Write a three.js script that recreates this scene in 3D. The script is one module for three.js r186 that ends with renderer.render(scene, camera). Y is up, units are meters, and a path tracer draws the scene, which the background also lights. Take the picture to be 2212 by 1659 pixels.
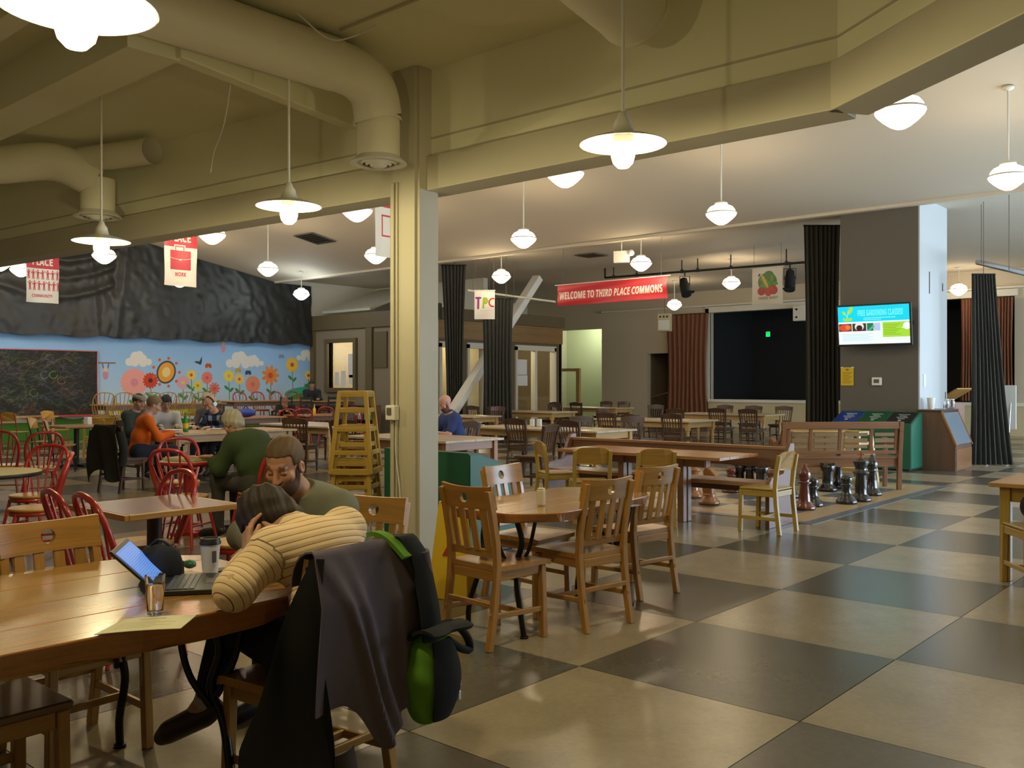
import * as THREE from 'three';
import { RoundedBoxGeometry } from 'three/addons/geometries/RoundedBoxGeometry.js';
import { mergeGeometries, toCreasedNormals } from 'three/addons/utils/BufferGeometryUtils.js';
import { RectAreaLightUniformsLib } from 'three/addons/lights/RectAreaLightUniformsLib.js';

// ---------------------------------------------------------------- camera, sky, exposure
const S = 0.6581, C = 0.7529;                 // the room is turned 41.15 degrees to the line of sight
const scene = new THREE.Scene();
const camera = new THREE.PerspectiveCamera(45.06, 2212 / 1659, 0.1, 120);
camera.position.set(0, 1.5, 0);
camera.rotation.y = 0.71825;
scene.background = new THREE.Color(0.62, 0.80, 1.0);
scene.backgroundIntensity = 5;
const renderer = new THREE.WebGLRenderer({ antialias: true });
renderer.toneMapping = THREE.LinearToneMapping;
renderer.toneMappingExposure = 1.2;
renderer.shadowMap.enabled = true;
RectAreaLightUniformsLib.init();
const DAY = 7, NEARLAMP = 3.3, FARLAMP = 3.0;   // window brightness, candela of the shade lamps and of the globes
const WINDOWS = [[12.2, 16.2], [17, 21], [21.8, 25.8]];   // glazed bays in the right wall, outside the frame
for (const [u0, u1] of WINDOWS) {
  const l = new THREE.RectAreaLight(new THREE.Color(0.62, 0.8, 1.0), DAY, u1 - u0 - 0.1, 2.9);
  l.position.set(3.1, 1.9, -(u0 + u1) / 2); l.lookAt(-20, 1.9, -(u0 + u1) / 2); scene.add(l);
}

// ---------------------------------------------------------------- places
// V: right / ahead / height as the camera stands; R: along the room (u away right, v near right)
const V = (x, d, h = 0) => new THREE.Vector3(C * x - S * d, h, -(S * x + C * d));
const R = (u, v, h = 0) => new THREE.Vector3(v, h, -u);
const faceV = (fx, fd) => { const X = C * fx - S * fd, Z = -(S * fx + C * fd); return Math.atan2(X, Z); };
const faceR = (du, dv) => Math.atan2(dv, -du);
const at = (px, py, d) => V((px - 1106) / 2000 * d, d, 1.5 - (py - 829.5) * d / 2000);
const fl = (px, d) => V((px - 1106) / 2000 * d, d, 0);
let seed = 7;
const rnd = () => { seed = (seed * 1664525 + 1013904223) >>> 0; return seed / 4294967296; };
const rr = (a, b) => a + (b - a) * rnd();

// ---------------------------------------------------------------- naming
const used = {};
const numbered = (n) => { n = n.replace(/_\d{3}$/, ''); const k = used[n] = (used[n] ?? -1) + 1; return k ? `${n}_${String(k).padStart(3, '0')}` : n; };
function tag(o, label, category, group, kind) {
  if (label) o.userData.label = label; if (category) o.userData.category = category;
  if (group) o.userData.group = group; if (kind) o.userData.kind = kind; return o;
}
function T(name, label, category, pos, turn = 0, group) {
  const o = new THREE.Group(); o.name = numbered(name); scene.add(o); if (pos) o.position.copy(pos); o.rotation.y = turn; return tag(o, label, category, group);
}
function P(parent, name, g, m, label) {
  const o = new THREE.Mesh(Array.isArray(g) ? join(g) : g, m); o.castShadow = o.receiveShadow = true;
  o.name = parent === scene ? numbered(name) : name; parent.add(o); if (label) o.userData.label = label; return o;
}
function struct(name, g, m, parent = scene) { const o = P(parent, name, g, m); if (parent === scene) o.userData.kind = 'structure'; return o; }
function dup(o, pos, turn, label, group) {
  const c = o.clone(); c.name = numbered(o.name); scene.add(c); c.position.copy(pos); c.rotation.set(0, turn, 0);
  c.userData = { ...o.userData }; if (label) c.userData.label = label; if (group) c.userData.group = group; return c;
}

// ---------------------------------------------------------------- shapes
function plain(g) { g = g.index ? g.toNonIndexed() : g; for (const k of Object.keys(g.attributes)) if (!['position', 'normal', 'uv'].includes(k)) g.deleteAttribute(k); if (!g.attributes.uv) g.setAttribute('uv', new THREE.BufferAttribute(new Float32Array(g.attributes.position.count * 2), 2)); g.morphAttributes = {}; return g; }
const join = (gs) => gs.length === 1 ? gs[0] : mergeGeometries(gs.map(plain));
function uvm(g) {                              // uv in metres, u along the longest side (the grain)
  g = plain(g); g.computeBoundingBox(); const b = g.boundingBox, s = [b.max.x - b.min.x, b.max.y - b.min.y, b.max.z - b.min.z];
  const L = s.indexOf(Math.max(...s)), p = g.attributes.position, n = g.attributes.normal, uv = g.attributes.uv;
  const o1 = rnd() * 3, o2 = rnd() * 3;
  for (let i = 0; i < p.count; i++) {
    const q = [p.getX(i), p.getY(i), p.getZ(i)], m = [Math.abs(n.getX(i)), Math.abs(n.getY(i)), Math.abs(n.getZ(i))];
    const d = m.indexOf(Math.max(...m)), r = [0, 1, 2].filter(k => k !== d);
    const a = r.includes(L) ? L : r[0], c = r.find(k => k !== a); uv.setXY(i, q[a] + o1, q[c] + o2);
  }
  return g;
}
function bx(w, h, d, x = 0, y = 0, z = 0, o = {}) {
  const b = o.r ?? Math.min(0.006, w / 3, h / 3, d / 3);
  const g = uvm(b > 0 ? new RoundedBoxGeometry(w, h, d, 1, b) : new THREE.BoxGeometry(w, h, d));
  if (o.rx) g.rotateX(o.rx); if (o.rz) g.rotateZ(o.rz); if (o.ry) g.rotateY(o.ry); g.translate(x, y, z); return g;
}
const UP = new THREE.Vector3(0, 1, 0), v3 = (a) => a.isVector3 ? a : new THREE.Vector3(...a);
function orient(g, a, b) { g.applyQuaternion(new THREE.Quaternion().setFromUnitVectors(UP, b.clone().sub(a).normalize())); g.translate((a.x + b.x) / 2, (a.y + b.y) / 2, (a.z + b.z) / 2); return g; }
function rod(a, b, r0, r1 = r0, n = 10) { a = v3(a); b = v3(b); return orient(uvm(new THREE.CylinderGeometry(r1, r0, a.distanceTo(b), n)), a, b); }
function bar(a, b, w, t) { a = v3(a); b = v3(b); return orient(bx(w, a.distanceTo(b), t), a, b); }
const tube = (pts, r, n = 24, m = 8, closed = false) => plain(new THREE.TubeGeometry(new THREE.CatmullRomCurve3(pts.map(v3), closed), n, r, m, closed));
const lathe = (pts, n = 20, x = 0, y = 0, z = 0) => { const g = plain(new THREE.LatheGeometry(pts.map(p => new THREE.Vector2(Math.max(p[0], 1e-4), p[1])), n)); g.translate(x, y, z); return g; };
function poly(pts, depth, o = {}) {            // outline in x,y pushed along z
  const s = new THREE.Shape(pts.map(p => new THREE.Vector2(...p)));
  for (const h of o.holes ?? []) s.holes.push(h);
  const b = o.bevel ?? 0.003;
  const g = new THREE.ExtrudeGeometry(s, { depth: depth - 2 * b, bevelEnabled: b > 0, bevelSize: b, bevelThickness: b, bevelSegments: 1, curveSegments: o.seg ?? 12, bevelOffset: -b, steps: 1 });
  g.translate(0, 0, b); return o.raw ? plain(g) : uvm(g);
}
const circle = (x, y, r) => { const p = new THREE.Path(); p.absarc(x, y, r, 0, Math.PI * 2, true); return p; };
function side(pts, width, x) {                 // outline in z,y pushed along x: sabre legs and arms
  const g = poly(pts, width, { raw: true }); g.rotateY(-Math.PI / 2); g.translate(width / 2 + x, 0, 0); return uvm(g);
}
function ribbon(line, t) {                     // outline of a bent strip of thickness t through points [z, y]
  const A = [], B = [];
  line.forEach((p, i) => { const a = line[Math.max(i - 1, 0)], b = line[Math.min(i + 1, line.length - 1)], l = Math.hypot(b[0] - a[0], b[1] - a[1]); const nx = -(b[1] - a[1]) / l * t / 2, ny = (b[0] - a[0]) / l * t / 2; A.push([p[0] + nx, p[1] + ny]); B.push([p[0] - nx, p[1] - ny]); });
  return A.concat(B.reverse());
}
function bend(g, f) { const p = g.attributes.position; for (let i = 0; i < p.count; i++) { const q = f(p.getX(i), p.getY(i), p.getZ(i)); p.setXYZ(i, q[0], q[1], q[2]); } g.computeVertexNormals(); return g; }
function sheet(nu, nv, f, t = 0) {             // surface f(s, t) -> [x, y, z]; with t > 0 a second skin and edges close it
  const pos = [], uv = [], ix = [], N = (nu + 1) * (nv + 1);
  const pts = []; for (let j = 0; j <= nv; j++) for (let i = 0; i <= nu; i++) pts.push(new THREE.Vector3(...f(i / nu, j / nv)));
  const nrm = (i, j) => { const k = (a, b) => pts[Math.min(Math.max(b, 0), nv) * (nu + 1) + Math.min(Math.max(a, 0), nu)]; return k(i + 1, j).clone().sub(k(i - 1, j)).cross(k(i, j + 1).clone().sub(k(i, j - 1))).normalize(); };
  for (const s of t ? [0.5, -0.5] : [0]) for (let j = 0; j <= nv; j++) for (let i = 0; i <= nu; i++) { const p = pts[j * (nu + 1) + i].clone().addScaledVector(nrm(i, j), s * t); pos.push(p.x, p.y, p.z); uv.push(i / nu, 1 - j / nv); }
  const q = (a, b, c, d) => ix.push(a, b, c, a, c, d);
  for (let j = 0; j < nv; j++) for (let i = 0; i < nu; i++) { const a = j * (nu + 1) + i, b = a + nu + 1; q(a, a + 1, b + 1, b); if (t) q(N + a, N + b, N + b + 1, N + a + 1); }
  if (t) { for (let i = 0; i < nu; i++) { q(i, N + i, N + i + 1, i + 1); const a = nv * (nu + 1) + i; q(a, a + 1, N + a + 1, N + a); } for (let j = 0; j < nv; j++) { const a = j * (nu + 1), b = a + nu + 1; q(a, b, N + b, N + a); q(a + nu, N + a + nu, N + b + nu, b + nu); } }
  const g = new THREE.BufferGeometry(); g.setAttribute('position', new THREE.Float32BufferAttribute(pos, 3)); g.setAttribute('uv', new THREE.Float32BufferAttribute(uv, 2)); g.setIndex(ix); g.computeVertexNormals(); return t ? plain(toCreasedNormals(g, 0.9)) : g;
}
// flat rail w x h (top edge lifted by f(x)) with a round hole, gridded so that it can be bent
function holed(w, h, t, r, hx, hy, lift = () => 0) {
  const g = sheet(48, 5, (s, v) => { const q = (1 - s) * 4 % 4, k = Math.floor(q), e = (q - k) * 2 - 1, c = [[e, -1], [1, e], [-e, 1], [-1, -e]][k], X = c[0] * w / 2, Y = c[1] * h / 2, a = Math.atan2((Y - hy), (X - hx)), x = X + (hx + Math.cos(a) * r - X) * v, y = Y + (hy + Math.sin(a) * r - Y) * v; return [x, y + (y > 0 ? lift(x) * y / (h / 2) : 0), 0]; }, t);
  const p = g.attributes.position, uv = g.attributes.uv; for (let i = 0; i < p.count; i++) uv.setXY(i, p.getX(i) + hx, p.getY(i)); return g;
}

// ---------------------------------------------------------------- textures
function hash(x, y) { let h = (x * 374761393 + y * 668265263) | 0; h = Math.imul(h ^ (h >>> 13), 1274126177); return ((h ^ (h >>> 16)) >>> 0) / 4294967296; }
function vnoise(x, y, px, py) { const xi = Math.floor(x), yi = Math.floor(y), f = x - xi, g = y - yi, a = f * f * (3 - 2 * f), b = g * g * (3 - 2 * g), w = (i, m) => ((i % m) + m) % m; const h = (i, j) => hash(w(i, px), w(j, py)); return (h(xi, yi) * (1 - a) + h(xi + 1, yi) * a) * (1 - b) + (h(xi, yi + 1) * (1 - a) + h(xi + 1, yi + 1) * a) * b; }
function dataTex(n, f, rep = [1, 1], srgb = false) {
  const d = new Uint8Array(n * n * 4);
  for (let j = 0; j < n; j++) for (let i = 0; i < n; i++) { const c = f(i / n, j / n), k = (j * n + i) * 4; for (let q = 0; q < 3; q++) d[k + q] = Math.max(0, Math.min(255, 255 * (c.length ? c[q] : c))); d[k + 3] = 255; }
  const t = new THREE.DataTexture(d, n, n); t.wrapS = t.wrapT = THREE.RepeatWrapping; t.magFilter = THREE.LinearFilter; t.minFilter = THREE.LinearMipmapLinearFilter; t.generateMipmaps = true; t.repeat.set(...rep); if (srgb) t.colorSpace = THREE.SRGBColorSpace; t.needsUpdate = true; return t;
}
const grain = dataTex(512, (x, y) => { const w = vnoise(x * 4, y * 6, 4, 6) * 0.06; const l = vnoise(x * 5, (y + w) * 70, 5, 70), f = vnoise(x * 16, y * 256, 16, 256), b = vnoise(x * 3, y * 9, 3, 9); return 0.62 + 0.2 * l + 0.1 * f + 0.18 * b; }, [1, 2.2]);
const speck = dataTex(256, (x, y) => 0.8 + 0.12 * vnoise(x * 9, y * 9, 9, 9) + 0.1 * vnoise(x * 64, y * 64, 64, 64), [1, 1]);
const weave = dataTex(128, (x, y) => 0.5 + 0.25 * Math.sin(x * Math.PI * 64) * Math.sin(y * Math.PI * 64) + 0.3 * vnoise(x * 40, y * 40, 40, 40), [12, 12]);
const scuff = dataTex(256, (x, y) => 0.72 + 0.2 * vnoise(x * 4, y * 4, 4, 4) + 0.08 * vnoise(x * 20, y * 20, 20, 20), [0.7, 0.7]);
function canvasTex(w, h, draw) { const c = document.createElement('canvas'); c.width = w; c.height = h; draw(c.getContext('2d'), w, h); const t = new THREE.CanvasTexture(c); t.colorSpace = THREE.SRGBColorSpace; t.anisotropy = 8; return t; }
const M = (o) => new THREE.MeshStandardMaterial({ roughness: 0.6, ...o });
const L = (r, g, b) => new THREE.Color().setRGB(r, g, b);
const wood = (r, g, b, rough = 0.32, o = {}) => new THREE.MeshPhysicalMaterial({ color: L(r, g, b), map: grain, roughness: rough, bumpMap: grain, bumpScale: 0.0004, clearcoat: 0.35, clearcoatRoughness: 0.22, ...o });
const mat = {
  oak: wood(0.47, 0.235, 0.052), oakLight: wood(0.52, 0.27, 0.058), blond: wood(0.52, 0.33, 0.055, 0.35), ply: wood(0.56, 0.3, 0.05, 0.35),
  pine: wood(0.56, 0.34, 0.11, 0.4), pineTop: wood(0.62, 0.49, 0.33, 0.38), redwood: wood(0.42, 0.2, 0.09, 0.35), dark: wood(0.085, 0.04, 0.018, 0.42, { clearcoat: 0.15 }), brown: wood(0.2, 0.11, 0.05, 0.35), pewWood: wood(0.22, 0.1, 0.05, 0.3), bench: wood(0.26, 0.115, 0.045, 0.3), carved: wood(0.28, 0.17, 0.065, 0.45),
  red: new THREE.MeshPhysicalMaterial({ color: L(0.42, 0.022, 0.02), roughness: 0.28, clearcoat: 0.6, clearcoatRoughness: 0.15 }),
  black: M({ color: L(0.02, 0.02, 0.02), roughness: 0.4 }), iron: M({ color: L(0.018, 0.018, 0.018), roughness: 0.32, metalness: 0.4 }), matte: M({ color: L(0.012, 0.013, 0.012), roughness: 0.9 }),
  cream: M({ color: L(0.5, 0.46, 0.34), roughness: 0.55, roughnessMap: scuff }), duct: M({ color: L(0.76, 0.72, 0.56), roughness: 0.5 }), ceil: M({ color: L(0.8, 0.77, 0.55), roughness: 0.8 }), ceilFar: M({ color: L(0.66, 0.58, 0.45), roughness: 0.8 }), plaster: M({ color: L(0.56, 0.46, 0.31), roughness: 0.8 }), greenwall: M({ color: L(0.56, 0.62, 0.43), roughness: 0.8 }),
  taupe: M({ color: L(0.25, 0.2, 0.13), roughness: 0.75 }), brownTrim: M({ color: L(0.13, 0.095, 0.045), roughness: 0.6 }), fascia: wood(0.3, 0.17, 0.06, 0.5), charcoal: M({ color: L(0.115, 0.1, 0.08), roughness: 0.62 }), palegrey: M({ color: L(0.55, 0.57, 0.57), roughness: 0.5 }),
  white: M({ color: L(0.75, 0.74, 0.68), roughness: 0.5 }), offwhite: M({ color: L(0.66, 0.62, 0.5), roughness: 0.6 }), steel: M({ color: L(0.6, 0.6, 0.6), roughness: 0.3, metalness: 0.9 }), enamel: M({ color: L(0.8, 0.79, 0.7), roughness: 0.35, side: THREE.DoubleSide }),
  drape: M({ color: L(0.04, 0.04, 0.034), roughness: 0.95, bumpMap: weave, bumpScale: 0.0006 }), rust: M({ color: L(0.19, 0.072, 0.032), roughness: 0.9, bumpMap: weave, bumpScale: 0.0006 }),
  tarp: new THREE.MeshPhysicalMaterial({ color: L(0.02, 0.021, 0.018), roughness: 0.45, side: THREE.DoubleSide }),
  tileL: M({ color: L(0.36, 0.30, 0.205), map: speck, roughness: 0.24 }), tileD: M({ color: L(0.105, 0.096, 0.075), map: speck, roughness: 0.24 }), grout: M({ color: L(0.1, 0.09, 0.07), roughness: 0.6 }),
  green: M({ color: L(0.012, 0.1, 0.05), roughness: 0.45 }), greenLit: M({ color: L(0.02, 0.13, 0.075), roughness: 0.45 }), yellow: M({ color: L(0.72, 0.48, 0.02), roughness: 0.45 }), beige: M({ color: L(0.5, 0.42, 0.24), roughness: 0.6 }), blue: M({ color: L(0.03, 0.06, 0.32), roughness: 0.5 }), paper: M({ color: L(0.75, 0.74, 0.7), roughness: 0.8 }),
  glass: new THREE.MeshPhysicalMaterial({ color: 0xffffff, transmission: 1, roughness: 0.05, thickness: 0, ior: 1.45 }), solidGlass: new THREE.MeshPhysicalMaterial({ color: 0xffffff, transmission: 1, roughness: 0.04, thickness: 0.02, ior: 1.45 }),
  globe: M({ color: L(0.9, 0.85, 0.7), emissive: L(1, 0.83, 0.55), emissiveIntensity: 3.4, roughness: 0.3 }), globeCool: M({ color: L(0.9, 0.9, 0.9), emissive: L(0.85, 0.95, 1), emissiveIntensity: 3.4, roughness: 0.3 }), bulb: M({ color: L(0.9, 0.88, 0.7), emissive: L(1, 0.93, 0.55), emissiveIntensity: 6, roughness: 0.3 }),
};
const lit = (t, k = 1) => M({ color: 0x000000, emissive: 0xffffff, emissiveMap: t, emissiveIntensity: k, roughness: 0.3 });
const printed = (t, o = {}) => M({ map: t, roughness: 0.7, ...o });
// a printed face: plane of w x h with its own thickness behind it
function card(w, h, t = 0.006) { const f = new THREE.PlaneGeometry(w, h); f.translate(0, 0, t / 2 + 0.0008); return [f, new THREE.BoxGeometry(w, h, t)]; }
// ================================================================ the room
const wallU = (u, pts, t = 0.2, holes = []) => { const g = poly(pts, t, { bevel: 0, holes: holes.map(h => { const p = new THREE.Path(); p.moveTo(h[0], h[1]); p.lineTo(h[2], h[1]); p.lineTo(h[2], h[3]); p.lineTo(h[0], h[3]); p.closePath(); return p; }) }); g.translate(0, 0, -u - t); return g; };           // outline in (v, height), front face at u, thickness goes to +u
const wallV = (v, pts, t = 0.2, holes = []) => { const g = wallU(-t, pts, t, holes); g.rotateY(Math.PI / 2); g.translate(v, 0, 0); return g; };   // outline in (u, height), thickness from v to v + t
const rect = (a, b, c, d) => [[a, b], [c, b], [c, d], [a, d]];
const boxR = (u0, u1, v0, v1, h0, h1, r = 0) => bx(v1 - v0, h1 - h0, u1 - u0, (v0 + v1) / 2, (h0 + h1) / 2, -(u0 + u1) / 2, { r });
const onU = (u, px, py) => { const k = (px - 1106) / 2000, d = u / (C + S * k); return [(C * k - S) * d, 1.5 - (py - 829.5) * d / 2000]; };  // (v, height) on a plane of constant u
const onV = (v, px, py) => { const k = (px - 1106) / 2000, d = -v / (S - C * k); return [(S * k + C) * d, 1.5 - (py - 829.5) * d / 2000]; };   // (u, height) on a plane of constant v
const ceilAt = (u) => u < 5.3 ? 4 : u < 11.5 ? 5.72 : u < 17.2 ? 5.72 - (u - 11.5) * 0.1772 : 4.85;

// floor of big square vinyl tiles in two colours
const floor = struct('floor', boxR(-4, 34.3, -25.4, 3.4, -0.2, -0.006), mat.grout);
{
  const t = 1.224, u0 = 3.941, v0 = -2.968, g = new THREE.BoxGeometry(t - 0.005, 0.006, t - 0.005), rest = [[], []], list = [];
  for (let i = -7; i < 26; i++) for (let j = -19; j < 6; j++) {
    const u = u0 + (i + 0.5) * t, v = v0 + (j + 0.5) * t; if (v > 3.3 || v < -25.2 || u < -4 || u > 30) continue;
    const x = S * u + C * v, d = C * u - S * v; list.push({ u, v, k: (i + j) & 1, d, seen: d > 2 && Math.abs(x) < 0.56 * d + 0.9 });
  }
  list.sort((a, b) => a.d - b.d); let n = 0;
  for (const q of list) {
    if (q.seen && n < 270) { n++; const m = P(floor, 'floor_tile', g, q.k ? mat.tileL : mat.tileD); m.position.set(q.v, -0.003, -q.u); }
    else { const c = g.clone(); c.translate(q.v, -0.003, -q.u); rest[q.k].push(c); }
  }
  rest.forEach((l, k) => { const m = P(floor, 'floor_tile', join(l), k ? mat.tileL : mat.tileD); m.userData.kind = 'stuff'; });
}
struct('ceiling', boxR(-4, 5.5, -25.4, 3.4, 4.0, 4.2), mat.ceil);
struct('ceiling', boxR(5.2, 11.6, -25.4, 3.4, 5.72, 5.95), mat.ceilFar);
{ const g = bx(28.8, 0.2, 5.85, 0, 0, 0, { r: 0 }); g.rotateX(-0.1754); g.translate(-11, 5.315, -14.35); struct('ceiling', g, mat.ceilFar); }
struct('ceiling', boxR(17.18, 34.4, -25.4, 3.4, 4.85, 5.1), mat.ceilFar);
struct('trim_1', boxR(17.05, 17.2, -25.2, 3.3, 4.68, 5.0), mat.ceilFar);
// outer walls
struct('wall_left', boxR(-4, 34, -25.4, -25.1, 0, 6.5), mat.offwhite);
struct('wall_behind', boxR(-4.3, -4, -25.4, 3.4, 0, 4.2), mat.plaster);
struct('wall_back', boxR(34.1, 34.4, -25.4, 3.4, 0, 5.2), mat.matte);
const wr = struct('wall_right', wallV(3.2, [[-4.2, 0], [34.4, 0], [34.4, 6], [-4.2, 6]], 0.25, WINDOWS.map(([a, b]) => [a, 0.4, b, 3.4])), mat.offwhite);
WINDOWS.forEach(([a, b], i) => {
  const w = new THREE.Group(); w.name = `window_${i + 1}`; w.userData.kind = 'structure'; scene.add(w);
  P(w, 'window_frame', [boxR(a, b, 3.25, 3.35, 0.4, 0.48), boxR(a, b, 3.25, 3.35, 3.32, 3.4), boxR(a, a + 0.08, 3.25, 3.35, 0.48, 3.32), boxR(b - 0.08, b, 3.25, 3.35, 0.48, 3.32), boxR((a + b) / 2 - 0.03, (a + b) / 2 + 0.03, 3.25, 3.35, 0.48, 3.32)], mat.white);
  for (const [p, q] of [[a + 0.08, (a + b) / 2 - 0.03], [(a + b) / 2 + 0.03, b - 0.08]]) P(w, 'pane', boxR(p, q, 3.295, 3.305, 0.48, 3.32), mat.glass);
});
// the beam line between the low front room and the hall: three straight lengths, a wall strip over each
function beamRun(a, b, n) {
  const m = a.clone().add(b).multiplyScalar(0.5), l = a.distanceTo(b), ry = Math.atan2(-(b.z - a.z), b.x - a.x);
  struct(n, bx(l, 0.27, 0.27, m.x, 3.165, m.z, { ry, r: 0.008 }), mat.cream);
  struct('wall_over_beam', bx(l, 2.75, 0.16, m.x, 3.3 + 1.37, m.z, { ry, r: 0 }), mat.ceil);
  struct('trim_2', bx(l, 0.012, 0.18, m.x, 3.45, m.z, { ry, r: 0.003 }), mat.cream);
}
const bend0 = R(5.2, -2.02), col0 = R(5.2, -5.4);
beamRun(R(4.4, -15.6).setY(0), col0, 'beam_left'); beamRun(col0, bend0, 'beam_right'); beamRun(bend0, bend0.clone().add(V(0.24 * 7, -0.97 * 7)), 'beam_side');
// joists under the low ceiling
struct('beam_joist', boxR(2.84, 3.2, -13, -5.75, 3.66, 4), mat.ceil); struct('beam_joist', boxR(1.5, 1.85, -9, -5.72, 3.62, 4), mat.ceil); struct('beam_joist', boxR(2.25, 2.4, -9, -5.72, 3.78, 4), mat.ceil);
{ const a = V(-2.3, 6.2), b = V(-1.3, 8.12), m = a.clone().add(b).multiplyScalar(0.5); const n = b.clone().sub(a).cross(new THREE.Vector3(0,1,0)).normalize().multiplyScalar(0.06); struct('beam_joist', bx(a.distanceTo(b), 0.33, 0.12, m.x + n.x, 3.835, m.z + n.z, { ry: Math.atan2(-(b.z - a.z), b.x - a.x), r: 0.01 }), mat.ceil); }
struct('trim_3', boxR(4.1, 4.12, -5.2, 3, 3.985, 4), mat.cream);
// column with conduit, control box and socket
{
  const col = struct('column', [boxR(4.96, 5.22, -5.61, -5.35, 0, 4, 0.004), boxR(4.99, 5.19, -5.36, -5.325, 0, 4, 0.004)], mat.cream);
  P(col, 'base_plate', boxR(4.93, 5.25, -5.64, -5.32, 0, 0.02), mat.cream);
  P(col, 'conduit', [rod(R(4.945, -5.585, 0), R(4.945, -5.585, 3.1), 0.017), rod(R(4.95, -5.545, 0.02), R(4.95, -5.545, 3.1), 0.011), rod(R(4.99, -5.63, 0), R(4.99, -5.63, 3.1), 0.026)], mat.cream);
  const cb = P(col, 'thermostat', boxR(4.9, 4.955, -5.63, -5.52, 1.21, 1.33, 0.01), mat.white); P(cb, 'display', boxR(4.894, 4.902, -5.605, -5.555, 1.255, 1.31), mat.charcoal);
  P(col, 'cord', tube([R(4.94, -5.545, 1.21), R(4.935, -5.54, 0.95), R(4.935, -5.5, 0.7), R(4.94, -5.48, 0.42)], 0.005), mat.white);
  P(col, 'socket', boxR(4.935, 4.962, -5.53, -5.45, 0.33, 0.45, 0.006), mat.white);
}
// big square pillar in front of the stage
{
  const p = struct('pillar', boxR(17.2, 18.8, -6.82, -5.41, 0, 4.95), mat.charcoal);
  P(p, 'lit_side_panel', boxR(17.21, 18.8, -5.41, -5.385, 0, 4.9), mat.palegrey, 'side of the pillar in a pale grey standing in for window light');  // paler than the front: daylight and window reflection put into the colour
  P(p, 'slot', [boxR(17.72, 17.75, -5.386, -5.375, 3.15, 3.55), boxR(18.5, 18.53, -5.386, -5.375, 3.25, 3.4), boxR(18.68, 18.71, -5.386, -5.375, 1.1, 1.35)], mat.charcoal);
  P(p, 'switch_plate', boxR(17.38, 17.5, -5.386, -5.37, 1.45, 1.68), mat.white);
}
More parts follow.
